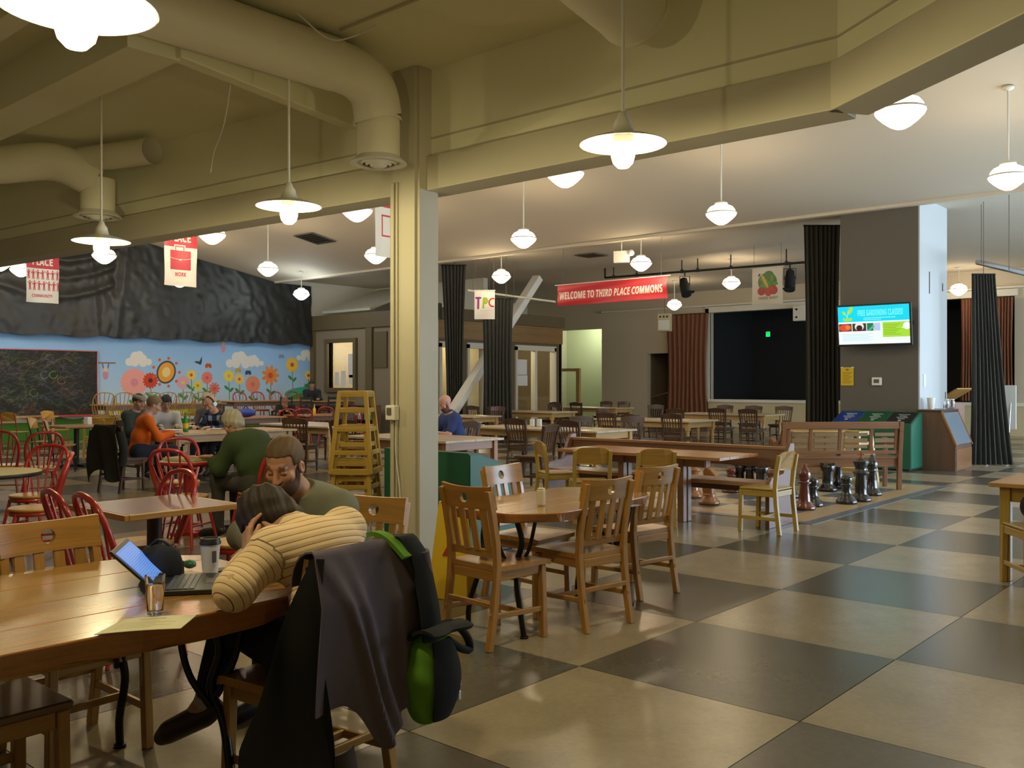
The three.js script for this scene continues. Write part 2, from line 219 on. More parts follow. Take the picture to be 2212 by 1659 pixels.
// ---- brown office block in the far left corner with its shop window front
{
  const [wv0, wh1] = onU(18.65, 711, 741), [wv1, wh0] = onU(18.65, 767, 838);
  struct('wall_office', wallU(18.65, rect(-25.1, 0, -19.7, 3.3), 0.16, [[wv0, wh0, wv1, wh1]]), mat.taupe);
  struct('trim_4', [boxR(18.55, 18.7, -25.1, -19.62, 3.24, 3.72, 0.01), boxR(18.56, 18.7, -25.05, -24.85, 0, 3.24), boxR(18.56, 18.7, -22.25, -21.95, 0, 3.24)], mat.brownTrim);
  struct('trim_5', boxR(18.6, 18.7, -21.9, -21.3, 2.0, 3.1), mat.brownTrim);
  const w = new THREE.Group(); w.name = 'window_5'; w.userData.kind = 'structure'; scene.add(w);
  P(w, 'window_frame', [boxR(18.55, 18.8, wv0 - 0.14, wv0, wh0 - 0.14, wh1 + 0.12), boxR(18.55, 18.8, wv1, wv1 + 0.14, wh0 - 0.14, wh1 + 0.12), boxR(18.55, 18.8, wv0, wv1, wh1, wh1 + 0.12), boxR(18.5, 18.8, wv0, wv1, wh0 - 0.14, wh0)], mat.brownTrim);
  P(w, 'pane', boxR(18.72, 18.726, wv0, wv1, wh0, wh1), mat.glass);
  // shop front along the hall
  const U = (px) => onV(-19.7, px, 700)[0], hs = [[U(948), 0.1, U(996), 2.72], [U(1008), 0.1, U(1046), 2.72], [U(1112), 0.1, U(1199), 2.72]];
  struct('wall_shop_front', wallV(-19.86, rect(18.65, 0, 25.1, 2.86), 0.16, hs), mat.brownTrim);
  struct('wall_shop_fascia', boxR(18.6, 25.15, -19.84, -19.66, 2.86, 3.42), mat.fascia); struct('trim_6', boxR(18.55, 25.2, -19.86, -19.6, 3.42, 3.78, 0.01), mat.brownTrim);
  hs.forEach(([a, b, c, d], i) => {
    const f = new THREE.Group(); f.name = `window_${6 + i}`; f.userData.kind = 'structure'; scene.add(f);
    P(f, 'window_frame', [boxR(a, a + 0.09, -19.85, -19.64, b, d), boxR(c - 0.09, c, -19.85, -19.64, b, d), boxR(a, c, -19.85, -19.64, d - 0.12, d + 0.05), ...(i === 2 ? [boxR((a + c) / 2 - 0.06, (a + c) / 2 + 0.06, -19.84, -19.66, b, d)] : [])], mat.offwhite);
    P(f, 'pane', boxR(a + 0.09, c - 0.09, -19.77, -19.764, b, d - 0.12), mat.glass);
  });
  const win = scene.children.find(o => o.name === 'window_5'), win8 = scene.children.find(o => o.name === 'window_8');
  for (const [px, py, w, h] of [[728, 818, 0.2, 0.42], [742, 818, 0.24, 0.5], [757, 790, 0.22, 0.75], [759, 820, 0.22, 0.3]]) { const [v, hh] = onU(18.7, px, py); const m = P(win, 'paper_notice', card(w, h, 0.004), mat.paper); m.position.set(v, hh, -18.7); }
  for (const [px, py, w, h] of [[1128, 793, 0.5, 0.5], [1128, 822, 0.55, 0.34]]) { const [u, hh] = onV(-19.75, px, py); const m = P(win8, 'paper_notice', card(w, h, 0.004), mat.paper); m.rotation.y = Math.PI / 2; m.position.set(-19.755, hh, -u); }
  struct('wall_office_inside', [boxR(20.9, 21.0, -25.1, -22.6, 0, 3.2), boxR(18.8, 25.1, -22.6, -22.5, 0, 3.2)], mat.beige);
  struct('wall_shop_end', boxR(25.0, 25.15, -22.6, -19.7, 0, 3.78), mat.brownTrim);
  struct('ceiling', boxR(18.66, 25.15, -25.1, -19.7, 3.2, 3.3), mat.ceilFar);
  struct('wall_over_office', [boxR(21.4, 21.6, -25.1, -19.9, 3.3, 4.85)], mat.offwhite);
  { const g = bx(2.4, 0.08, 2.6, -23.6, 4.3, -20.1, { r: 0, rx: 0.35 }); struct('ceiling_slope', g, mat.offwhite); }
}
// ---- stage wall, stage and stairwell
{
  const [ga] = onU(29.7, 1300, 700), [dA, dT] = onU(29.7, 1398, 764), [dB] = onU(29.7, 1452, 764), [s0] = onU(29.7, 1534, 700), [s1] = onU(29.7, 2192, 700);
  struct('wall_stage', wallU(29.7, [[-25.1, 0], [3.3, 0], [3.3, 4.9], [-25.1, 4.9]], 0.25, [[-24.4, 0.005, ga, 3.68], [dA, 0.005, dB, dT], [s0, 0.95, s1, 4.05]]), mat.plaster);
  struct('wall_alcove', [boxR(32.4, 32.6, -25.1, ga + 0.5, 0, 4.4), boxR(29.95, 32.5, ga, ga + 0.12, 0, 4.4)], mat.greenwall);
  struct('wall_stairs', [boxR(31.6, 31.7, dA - 0.3, dB + 1.2, 0, 3.4), boxR(29.95, 31.7, dA - 0.2, dA - 0.1, 0, 3.4), boxR(29.95, 31.7, dB + 0.3, dB + 0.4, 0, 3.4), boxR(29.95, 31.7, dA - 0.2, dB + 0.4, 3.3, 3.4)], mat.taupe);
  struct('floor_stage', boxR(29.72, 34.2, s0 - 0.4, s1 + 0.4, 0.75, 0.95), mat.black);
  struct('wall_stage_inside', [boxR(33.4, 33.6, s0 - 0.6, s1 + 0.6, 0.9, 4.8), boxR(29.95, 33.5, s0 - 0.35, s0 - 0.2, 0.9, 4.8), boxR(29.95, 33.5, s1 + 0.3, s1 + 0.45, 0.9, 4.8)], mat.matte);
  struct('ceiling', boxR(29.95, 33.6, s0 - 0.6, s1 + 0.6, 4.4, 4.5), mat.matte);
  struct('trim_7', [boxR(29.6, 29.75, s0 - 0.14, s0, 0.95, 4.2), boxR(29.6, 29.75, s0 - 0.14, s1 + 0.1, 4.05, 4.25), boxR(29.55, 29.75, -21.2, 3, 4.27, 4.33)], mat.offwhite);
  struct('trim_8', boxR(29.5, 29.7, s0, 3, 0.86, 0.96), mat.offwhite); struct('wall_stage_apron', boxR(29.55, 29.7, s0, 3, 0, 0.86), mat.beige);
  const fr = T('timber_gate_frame', 'light timber gate frame standing in the green lit alcove', 'gate frame', R(29.3, -22.3));
  P(fr, 'post', boxR(-0.06, 0.06, -1.2, -1.08, 0, 2.12), mat.pine); P(fr, 'post', boxR(-0.06, 0.06, 0.1, 0.26, 0, 2.12), mat.pine); P(fr, 'top_rail', boxR(-0.06, 0.06, -1.08, 0.1, 2.0, 2.12), mat.pine);
  const hr = T('handrail', 'brown wooden handrail sloping up in the dark stairwell beside the rust curtain', 'handrail', R(29.9, dA + 0.1, 1.0));
  P(hr, 'rail', bar([0, 0, 0], [dB - dA - 0.15, 0.28, -0.3], 0.05, 0.06), mat.brown); P(hr, 'bracket', rod([0.1, 0, 0], [0.1, -0.05, -0.2], 0.012), mat.iron);
}
// lamps inside the closed rooms that show light through their openings
for (const [p, i, c] of [[R(19.9, -23.8, 3.0), 5, [1, 0.85, 0.6]], [R(22.5, -21.2, 3.0), 9, [1, 0.88, 0.6]], [R(31.2, -23.2, 3.9), 7, [0.95, 1, 0.75]]]) {
  const t = T('ceiling_light', ['round ceiling light inside the brown office behind its window', 'round ceiling light inside the glazed shop front', 'round ceiling light in the green alcove'][used.ceiling_light === undefined ? 0 : used.ceiling_light + 1] ?? '', 'lamp', p);
  P(t, 'base', lathe([[0, 0.3], [0.12, 0.3], [0.12, 0.08], [0.17, 0.05], [0.17, 0.03], [0, 0.03]]), mat.white); P(t, 'glass_bulb', lathe([[0, -0.09], [0.08, -0.08], [0.14, -0.04], [0.16, 0.02], [0, 0.025]]), mat.globe);
  const l = new THREE.PointLight(L(...c), i); l.position.y = -0.02; l.shadow.radius = 4; l.castShadow = true; t.add(l);
}
// ================================================================ lamps, ducts
function shadeLamp(px, py, d, label) {
  const p = at(px, py, d), top = 4.0, t = T('pendant_lamp', label, 'lamp', p, 0);
  P(t, 'shade', lathe([[0.012, 0.115], [0.035, 0.11], [0.05, 0.085], [0.06, 0.05], [0.11, 0.035], [0.17, 0.018], [0.225, -0.004], [0.229, -0.008], [0.223, -0.008], [0.165, 0.012], [0.1, 0.028], [0.05, 0.04]], 40), mat.enamel);
  P(t, 'socket', lathe([[0.0, 0.16], [0.02, 0.16], [0.03, 0.13], [0.045, 0.11], [0.055, 0.06], [0.05, 0.0], [0.045, -0.03], [0, -0.03]]), mat.enamel);
  P(t, 'glass_bulb', lathe([[0.0, -0.135], [0.03, -0.128], [0.052, -0.105], [0.062, -0.07], [0.062, -0.02], [0, -0.02]], 24), mat.bulb);
  P(t, 'stem', rod([0, 0.15, 0], [0, top - p.y - 0.03, 0], 0.009), mat.white); P(t, 'ceiling_cap', lathe([[0, top - p.y], [0.06, top - p.y], [0.055, top - p.y - 0.03], [0.015, top - p.y - 0.05], [0, top - p.y - 0.05]]), mat.white);
  const l = new THREE.PointLight(L(1, 0.85, 0.47), NEARLAMP); l.position.y = -0.08; l.shadow.radius = 2.5; l.castShadow = true; t.add(l);
  return t;
}
shadeLamp(1346, 309, 4.81, 'white disc shade pendant hanging alone right of the cream column');
shadeLamp(624, 444, 6.48, 'white disc shade pendant hanging left of the duct outlet by the column');
shadeLamp(219, 520, 7.62, 'white disc shade pendant over the red chairs, smallest of the four');
shadeLamp(165, 9, 2.72, 'white disc shade pendant above the slab table, cut by the picture top');
function globeLamp(px, py, label, group, o = {}) {
  const d = o.d ?? 5400 / (829.5 - py), p = at(px, py, d), u = -p.z, top = ceilAt(u) - p.y, t = T('globe_lamp', label, 'lamp', p, 0, group);
  P(t, 'glass_globe', lathe([[0, -0.17], [0.05, -0.165], [0.1, -0.14], [0.17, -0.085], [0.225, -0.03], [0.241, 0.0], [0.238, 0.018], [0.225, 0.03], [0.215, 0.07], [0.18, 0.115], [0.13, 0.14], [0.1, 0.15], [0, 0.15]], 32), o.cool ? mat.globeCool : mat.globe);
  P(t, 'band', lathe([[0.236, 0.012], [0.247, 0.008], [0.247, 0.026], [0.234, 0.03]], 32), mat.offwhite);
  P(t, 'fitter', lathe([[0, 0.215], [0.03, 0.21], [0.06, 0.2], [0.1, 0.185], [0.104, 0.145], [0, 0.14]], 20), mat.white);
  P(t, 'stem', rod([0, 0.2, 0], [0, top - 0.03, 0], 0.013), mat.white); P(t, 'ceiling_cap', lathe([[0, top], [0.075, top], [0.07, top - 0.035], [0.02, top - 0.06], [0, top - 0.06]]), mat.white);
  const l = new THREE.PointLight(o.cool ? L(0.8, 0.93, 1) : L(1, 0.79, 0.52), FARLAMP); l.position.y = 0; l.shadow.radius = 8; l.castShadow = true; t.add(l);
}
const G = [
  [1945, 242, 'schoolhouse globe lamp at the bend of the beam, its top hidden by it', 0],
  [2178, 383, 'schoolhouse globe lamp cut by the right edge of the picture', 0],
  [1221, 377, 'schoolhouse globe lamp half hidden by the beam beside the disc shade pendant', 0],
  [1558, 463, 'schoolhouse globe lamp on a long stem left of the dark pillar top', 0],
  [1131, 517, 'schoolhouse globe lamp on a long stem just right of the cream column', 0],
  [771, 456, 'schoolhouse globe lamp half hidden by the beam left of the duct outlet', 0],
  [458, 508, 'schoolhouse globe lamp half hidden by the beam beside the WORK banner', 0],
  [579, 582, 'schoolhouse globe lamp with visible stem between the beam and the black sheeting', 0],
  [651, 636, 'cool white globe lamp at the corner of the black sheeting', 0, { cool: 1, d: 27.4 }],
  [1083, 598, 'schoolhouse globe lamp above the TPC flag', 0],
  [1385, 570, 'schoolhouse globe lamp above the end of the red welcome banner', 0],
  [1580, 612, 'schoolhouse globe lamp between the stage lights left of the vegetable banner', 0],
  [1457, 659, 'small globe lamp below the right end of the red welcome banner', 0, { d: 30 }],
  [2071, 626, 'globe lamp right of the pillar against the stage curtain', 0],
  [812, 553, 'schoolhouse globe lamp partly hidden behind the cream column', 0],
  [45, 583, 'globe lamp under the beam left of the COMMUNITY banner', 0],
  [225, 553, 'globe lamp peeping out under the smallest disc shade pendant', 0],
  [388, 607, 'globe lamp peeping out under the WORK banner', 0],
  [-2, 570, 'globe lamp cut by the left edge of the picture', 0]];
for (const [x, y, l, g, o] of G) globeLamp(x, y, l, g || undefined, o);
// ---- ducts
const pipeGeo = (pts, r, n = 40) => tube(pts, r, n, 28);
function diffuser(t, p, r) {
  P(t, 'diffuser', [lathe([[r, 0.05], [r + 0.055, 0.0], [r + 0.06, -0.008], [r + 0.02, -0.012], [r * 0.95, 0.02]], 36, p.x, p.y, p.z)], mat.white);
  for (const k of [0.78, 0.56, 0.34]) P(t, 'louver', lathe([[r * k, -0.005 - (0.8 - k) * 0.05], [r * (k + 0.13), 0.02 - (0.8 - k) * 0.05], [r * (k + 0.15), 0.016 - (0.8 - k) * 0.05], [r * k, -0.012 - (0.8 - k) * 0.05]], 32, p.x, p.y, p.z), mat.white);
  P(t, 'cone', lathe([[0, -0.045], [r * 0.3, -0.035], [r * 0.32, -0.028], [0, -0.02]], 24, p.x, p.y, p.z), mat.white);
}
{
  const t = T('air_duct', 'big round cream duct running to the column and turning down to a slotted outlet', 'duct'), dn = at(818, 352, 6.98), el = dn.clone().setY(3.8), dir = R(1, 0);
  const P0 = el.clone().addScaledVector(dir, -6), P1 = el.clone().addScaledVector(dir, -0.42);
  P(t, 'pipe', [pipeGeo([P0, el.clone().addScaledVector(dir, -3), P1], 0.19), pipeGeo([dn.clone().setY(3.5), dn.clone().setY(3.2), dn], 0.16)], mat.duct);
  P(t, 'elbow', [pipeGeo([P1, el.clone().addScaledVector(dir, -0.2).setY(3.775), el.clone().addScaledVector(dir, -0.06).setY(3.69), dn.clone().setY(3.5)], 0.18, 24)], mat.duct);
  for (const k of [0.0, -0.13, -0.3]) { const c = el.clone().addScaledVector(dir, k - 0.02); c.y = k === 0 ? 3.5 : k === -0.13 ? 3.73 : 3.82; }
  P(t, 'seam_ring', [lathe([[0.168, -0.012], [0.175, 0], [0.168, 0.012]], 32, dn.x, 3.5, dn.z)], mat.duct);
  diffuser(t, dn, 0.155);
}
{
  const t = T('air_duct', 'round cream duct at the left with an outlet over the smallest pendant', 'duct'), dn = at(211, 468, 9.6), e = dn.clone().setY(3.66);
  P(t, 'pipe', [pipeGeo([dn.clone(), dn.clone().setY(3.5), e.clone().setY(3.62)], 0.17), pipeGeo([e.clone().add(V(-3.2, -0.2)), e.clone().add(V(-0.9, -0.3)).setY(3.7), e.clone().add(V(-0.35, -0.15)).setY(3.76), e.clone().setY(3.6)], 0.19, 30)], mat.duct);
  P(t, 'branch', pipeGeo([e.clone().add(V(-0.2, 0)).setY(3.82), e.clone().add(V(0.4, -0.25)).setY(3.82), e.clone().add(V(0.72, -0.4)).setY(3.82)], 0.13), mat.duct);
  diffuser(t, dn, 0.18);
}
{
  const t = T('air_duct', 'wide round duct end under the ceiling at the top right of the column', 'duct'), e = at(1372, 22, 5.6);
  P(t, 'pipe', pipeGeo([e.clone().add(V(-0.9, -1.6)).setY(e.y), e.clone().add(V(-0.4, -0.7)), e], 0.225), mat.duct);
  P(t, 'end_cap', (() => { const g = lathe([[0, 0.0], [0.2, 0], [0.23, -0.03], [0.23, -0.06], [0.21, -0.06]], 32); const d = V(0.4, 0.7).normalize(); g.applyQuaternion(new THREE.Quaternion().setFromUnitVectors(UP, d)); g.translate(e.x, e.y, e.z); return g; })(), mat.duct);
}
{ const t = T('hanging_cable', 'thin white cable looping down from the ceiling left of the column top', 'cable'); P(t, 'cord', tube([at(868, 0, 6.6), at(835, 40, 6.5), at(780, 72, 6.4), at(715, 85, 6.3), at(640, 78, 6.2).setY(3.99)], 0.006), mat.white); }
{ const t = T('pull_cord', 'thin white cord hanging slantwise from the joist between two disc pendants', 'cord'); P(t, 'cord', tube([at(512, 200, 6.6).setY(3.98), at(485, 262, 6.9), at(462, 330, 7.2), at(455, 372, 7.3)], 0.005), mat.white); }
for (const [px, d, w, l, lab] of [[680, 23.5, 0.75, 0.75, 'dark square vent grille in the sloping ceiling by the black sheeting'], [1277, 24, 0.6, 0.6, 'dark vent grille in the far ceiling above the welcome banner']]) {
  const b = fl(px, d), u = -b.z, y = ceilAt(u) - 0.02, t = T('ceiling_vent', lab, 'vent', b.setY(y)); t.rotation.x = u < 17.2 ? -0.1754 : 0;
  P(t, 'frame', [bx(w, 0.02, 0.04, 0, 0, l / 2), bx(w, 0.02, 0.04, 0, 0, -l / 2), bx(0.04, 0.02, l, w / 2, 0, 0), bx(0.04, 0.02, l, -w / 2, 0, 0)], mat.charcoal); P(t, 'backing', bx(w, 0.004, l, 0, 0.006, 0, { r: 0 }), mat.matte);
  for (let i = 1; i < 6; i++) P(t, 'slat', bx(w - 0.05, 0.004, 0.06, 0, -0.002, -l / 2 + i * l / 6, { r: 0, rx: 0.5 }), mat.charcoal);
}
// ================================================================ furniture kinds
const shifted = (g, f) => bend(g, f);
function slatChair(name, label, m, o = {}) {
  const t = T(name, label, 'chair'), n = o.slats ?? 4, W = 0.193, fl_ = o.flare ?? 0, hole = o.hole ?? true;
  const bk = (x, y) => -0.205 - (y - 0.6) * 0.2 - (0.036 - x * x) * 0.75, fx = (x, y) => x * (1 + Math.max(0, y - 0.5) * fl_);
  const wrap = (g) => bend(g, (x, y, z) => [fx(x, y), y, z + bk(x, y)]);
  for (const s of [-1, 1]) { const g = side(ribbon([[-0.262, 0], [-0.228, 0.18], [-0.205, 0.36], [-0.197, 0.47], [-0.205, 0.6], [-0.235, 0.76], [-0.268, 0.9]], o.post ?? 0.04), 0.036, s * W); P(t, 'leg', fl_ ? bend(g, (x, y, z) => [fx(x, y), y, z]) : g, m); }
  for (const s of [-1, 1]) P(t, 'leg', o.turned ? lathe([[0, 0], [0.016, 0], [0.02, 0.1], [0.026, 0.16], [0.018, 0.18], [0.026, 0.3], [0.022, 0.43], [0, 0.43]], 10, s * 0.185, 0, 0.17) : bar([s * 0.198, 0, 0.185], [s * 0.19, 0.43, 0.175], 0.038, 0.04), m);
  // saddle seat
  const sg = sheet(10, 10, (a, b) => { const x = (a - 0.5) * 0.45 * (0.9 + 0.1 * b), z = -0.205 + b * 0.425; return [x, 0.452 - 0.012 * Math.exp(-(((x * x) / 0.018) + ((z - 0.0) ** 2) / 0.02)) - (b > 0.92 ? 0.008 * (b - 0.92) / 0.08 : 0), z]; }, 0.03);
  sg.attributes.uv.array.forEach((q, i, A) => { A[i] = q * 0.44; }); P(t, 'seat', plain(sg), m);
  P(t, 'apron', [bx(0.35, 0.055, 0.02, 0, 0.407, 0.18), bx(0.33, 0.055, 0.02, 0, 0.407, -0.2), bx(0.02, 0.055, 0.35, 0.185, 0.407, -0.01), bx(0.02, 0.055, 0.35, -0.185, 0.407, -0.01)], m);
  for (const s of [-1, 1]) P(t, 'stretcher', bar([s * 0.188, 0.19, -0.25], [s * 0.193, 0.17, 0.18], 0.02, 0.032), m);
  P(t, 'stretcher', bx(0.37, 0.032, 0.02, 0, 0.18, 0.0), m); P(t, 'stretcher', bx(0.36, 0.03, 0.02, 0, 0.25, -0.232), m);
  const hw = W + 0.018, ch = o.crest ?? 0.125, top = 0.915, lift = o.arch ? (x) => 0.012 * Math.cos(x / hw * Math.PI) + 0.006 : (x) => 0.010 * (x / hw) ** 2;
  const cg = holed(2 * hw, ch, 0.024, hole ? 0.031 : 0.0005, o.hx ?? 0, 0, lift); cg.translate(0, top - ch / 2, 0.012);
  P(t, 'crest_rail', plain(toCreasedNormals(wrap(cg), 0.7)), m);
  P(t, 'back_rail', wrap(bx(0.35, 0.05, 0.022, 0, 0.53, 0.012)), m);
  const sw = o.sw ?? 0.046; for (let i = 0; i < n; i++) { const x = (i - (n - 1) / 2) * (0.345 / (n + 0.05)); P(t, 'slat', wrap(bx(sw, top - ch - 0.54, 0.014, x, (top - ch + 0.545) / 2, 0.012, { r: 0.004 })), m); }
  return t;
}
function panelChair(name, label, m, pm) {      // school chair: two posts and a plywood back panel
  const t = T(name, label, 'chair');
  for (const s of [-1, 1]) { P(t, 'leg', side(ribbon([[-0.235, 0], [-0.2, 0.3], [-0.19, 0.46], [-0.205, 0.62], [-0.235, 0.79]], 0.04), 0.04, s * 0.19), m); P(t, 'leg', bar([s * 0.19, 0, 0.19], [s * 0.19, 0.43, 0.18], 0.04, 0.04), m); }
  P(t, 'seat', bx(0.40, 0.022, 0.40, 0, 0.445, 0.0, { r: 0.01 }), m); P(t, 'apron', [bx(0.34, 0.06, 0.022, 0, 0.4, 0.185), bx(0.34, 0.06, 0.022, 0, 0.4, -0.19), bx(0.022, 0.06, 0.34, 0.19, 0.4, 0), bx(0.022, 0.06, 0.34, -0.19, 0.4, 0)], m);
  const hw = 0.178, pts = []; for (let i = 0; i <= 10; i++) { const x = -hw + 2 * hw * i / 10; pts.push([x, 0.825 - 0.035 * Math.pow(Math.abs(x / hw), 6)]); } for (let i = 10; i >= 0; i--) { const x = -hw + 2 * hw * i / 10; pts.push([x, 0.635 + 0.02 * Math.pow(Math.abs(x / hw), 6)]); }
  P(t, 'backrest', bend(poly(pts, 0.014), (x, y, z) => [x, y, z - 0.2 - (y - 0.62) * 0.2 - (0.03 - x * x) * 0.9]), pm);
  for (const s of [-1, 1]) P(t, 'stretcher', bx(0.022, 0.035, 0.37, s * 0.19, 0.15, -0.01), m); P(t, 'stretcher', bx(0.36, 0.035, 0.022, 0, 0.15, -0.02), m);
  return t;
}
function hoopChair(name, label, m, sm, sh = 0.45, o = {}) {
  const t = T(name, label, o.cat ?? 'chair'), y0 = sh, w = o.w ?? 0.2, H = o.h ?? 0.45;
  const hp = [[-w * 0.82, y0, -0.13], [-w * 1.03, y0 + H * 0.4, -0.185], [-w * 1.02, y0 + H * 0.72, -0.235], [-w * 0.78, y0 + H * 0.93, -0.27], [-w * 0.35, y0 + H * 1.0, -0.285], [w * 0.35, y0 + H * 1.0, -0.285], [w * 0.78, y0 + H * 0.93, -0.27], [w * 1.02, y0 + H * 0.72, -0.235], [w * 1.03, y0 + H * 0.4, -0.185], [w * 0.82, y0, -0.13]];
  const cv = new THREE.CatmullRomCurve3(hp.map(v3)); P(t, 'hoop', tube(hp, o.r ?? 0.0175, 40, 8), m);
  const ns = o.n ?? 5; for (let i = 1; i <= ns; i++) { const f = 0.5 + (i / (ns + 1) - 0.5) * 0.62, q = cv.getPointAt(f), x = (i / (ns + 1) - 0.5) * w * 1.5; P(t, 'spindle', rod([x, y0, -0.165 + Math.abs(x) * 0.12], q, 0.009, 0.008, 6), m); }
  P(t, 'seat', lathe([[0, y0 - 0.02], [0.17, y0 - 0.02], [0.2, y0 - 0.008], [0.207, y0 + 0.006], [0.2, y0 + 0.016], [0.17, y0 + 0.012], [0.1, y0 + 0.004], [0, y0 + 0.002]], 28), sm);
  P(t, 'seat_ring', lathe([[0.17, y0 - 0.045], [0.198, y0 - 0.045], [0.2, y0 - 0.012], [0.17, y0 - 0.015], [0.17, y0 - 0.045]], 28), m);
  for (const [a, b] of [[-1, -1], [1, -1], [-1, 1], [1, 1]]) P(t, 'leg', rod([a * 0.21, 0, b * 0.2 + (b < 0 ? -0.02 : 0)], [a * 0.14, y0 - 0.02, b * 0.13], 0.013, 0.016, 8), m);
  const k = o.tall ? 0.3 : 0.2; for (const a of [-1, 1]) P(t, 'stretcher', rod([a * 0.175, k, -0.185], [a * 0.175, k, 0.17], 0.009, 0.009, 6), m); P(t, 'stretcher', rod([-0.175, k, 0], [0.175, k, 0], 0.009, 0.009, 6), m);
  return t;
}
function frameChair(name, label, m, pm, sh = 0.45) {     // black tube frame, plywood seat and back
  const t = T(name, label, 'chair'), k = sh / 0.45;
  for (const s of [-1, 1]) { P(t, 'leg', tube([[s * 0.19, 0, -0.24], [s * 0.17, sh * 0.9, -0.18], [s * 0.165, sh + 0.2, -0.21], [s * 0.16, sh + 0.42, -0.27]], 0.013, 14, 7), m); P(t, 'leg', tube([[s * 0.19, 0, 0.21], [s * 0.17, sh * 0.6, 0.18], [s * 0.16, sh - 0.02, 0.16]], 0.012, 8, 7), m); P(t, 'stretcher', rod([s * 0.182, 0.2 * k, -0.21], [s * 0.182, 0.2 * k, 0.2], 0.008, 0.008, 6), m); }
  P(t, 'stretcher', rod([-0.18, 0.24 * k, 0.2], [0.18, 0.24 * k, 0.2], 0.008, 0.008, 6), m);
  P(t, 'seat', bx(0.4, 0.02, 0.4, 0, sh, 0, { r: 0.009 }), pm);
  const hw = 0.19, pts = []; for (let i = 0; i <= 8; i++) { const x = -hw + 2 * hw * i / 8; pts.push([x, sh + 0.44 - 0.035 * (x / hw) ** 2]); } for (let i = 8; i >= 0; i--) { const x = -hw + 2 * hw * i / 8; pts.push([x * 0.92, sh + 0.24]); }
  P(t, 'backrest', bend(poly(pts, 0.012), (x, y, z) => [x, y, z - 0.2 - (y - sh - 0.2) * 0.28 - (0.036 - x * x) * 0.8]), pm);
  return t;
}
function ladderStool(name, label, m) {
  const t = T(name, label, 'bar stool');
  for (const s of [-1, 1]) { P(t, 'leg', bar([s * 0.19, 0, -0.2], [s * 0.18, 1.16, -0.24], 0.035, 0.035), m); P(t, 'leg', bar([s * 0.19, 0, 0.19], [s * 0.18, 0.74, 0.17], 0.035, 0.035), m); }
  P(t, 'seat', bx(0.4, 0.04, 0.4, 0, 0.75, -0.01), m); for (const y of [0.86, 0.97, 1.1]) P(t, 'slat', bx(0.36, 0.065, 0.018, 0, y, -0.225), m);
  for (const [a, b, c] of [[0.36, 0.25, 0.19], [0.36, 0.4, -0.2]]) P(t, 'stretcher', bx(a, 0.025, 0.025, 0, b, c), m); return t;
}
function farmTable(name, label, m, tm, lx, lz, pos, turn, o = {}) {   // plank top, apron, shaped legs
  const t = T(name, label, 'table', pos, turn), h = o.h ?? 0.75, np = o.planks ?? 4, ov = o.over ?? 0.1;
  for (let i = 0; i < np; i++) P(t, 'plank', bx(lx, 0.032, lz / np - 0.002, 0, h - 0.016, -lz / 2 + (i + 0.5) * lz / np, { r: 0.004 }), tm);
  P(t, 'apron', [bx(lx - 2 * ov, 0.11, 0.024, 0, h - 0.09, lz / 2 - ov), bx(lx - 2 * ov, 0.11, 0.024, 0, h - 0.09, -lz / 2 + ov), bx(0.024, 0.11, lz - 2 * ov, lx / 2 - ov, h - 0.09, 0), bx(0.024, 0.11, lz - 2 * ov, -lx / 2 + ov, h - 0.09, 0)], m);
  for (const [a, b] of [[-1, -1], [1, -1], [-1, 1], [1, 1]]) {
    const x = a * (lx / 2 - (o.overx ?? ov)), z = b * (lz / 2 - ov), g = o.square ? [bx(0.075, h - 0.03, 0.075, x, (h - 0.03) / 2, z)] : [bx(0.085, 0.17, 0.085, x, h - 0.117, z), lathe([[0, 0], [0.022, 0], [0.026, 0.03], [0.03, 0.2], [0.038, h - 0.3], [0.03, h - 0.26], [0.042, h - 0.22], [0.03, h - 0.2], [0, h - 0.2]], 14, x, 0, z)];
    P(t, 'leg', g, m);
  }
  return t;
}
function pedestalTable(name, label, pos, turn, half, tm, em, h = 0.75, round = false, legm = mat.black) {
  const t = T(name, label, 'table', pos, turn);
  if (round) { P(t, 'table_top', lathe([[0, h - 0.008], [half, h - 0.008], [half, h], [0, h]], 40), tm); P(t, 'edge_band', lathe([[half - 0.05, h - 0.035], [half, h - 0.035], [half + 0.004, h - 0.02], [half + 0.003, h - 0.004], [half, h - 0.002]], 40), em); }
  else { P(t, 'table_top', bx(2 * half - 0.05, 0.03, 2 * half - 0.05, 0, h - 0.0155, 0, { r: 0.002 }), tm); P(t, 'edge_band', [bx(2 * half, 0.036, 0.03, 0, h - 0.019, half - 0.012), bx(2 * half, 0.036, 0.03, 0, h - 0.019, -half + 0.012), bx(0.03, 0.036, 2 * half - 0.05, half - 0.012, h - 0.019, 0), bx(0.03, 0.036, 2 * half - 0.05, -half + 0.012, h - 0.019, 0)], em); }
  P(t, 'pedestal', [rod([0, 0.03, 0], [0, h - 0.04, 0], 0.045, 0.045, 16), bx(half, 0.02, half, 0, h - 0.047, 0)], legm); P(t, 'foot', [bx(half * 1.3, 0.04, 0.07, 0, 0.022, 0), bx(0.07, 0.04, half * 1.3, 0, 0.022, 0)], legm); return t;
}
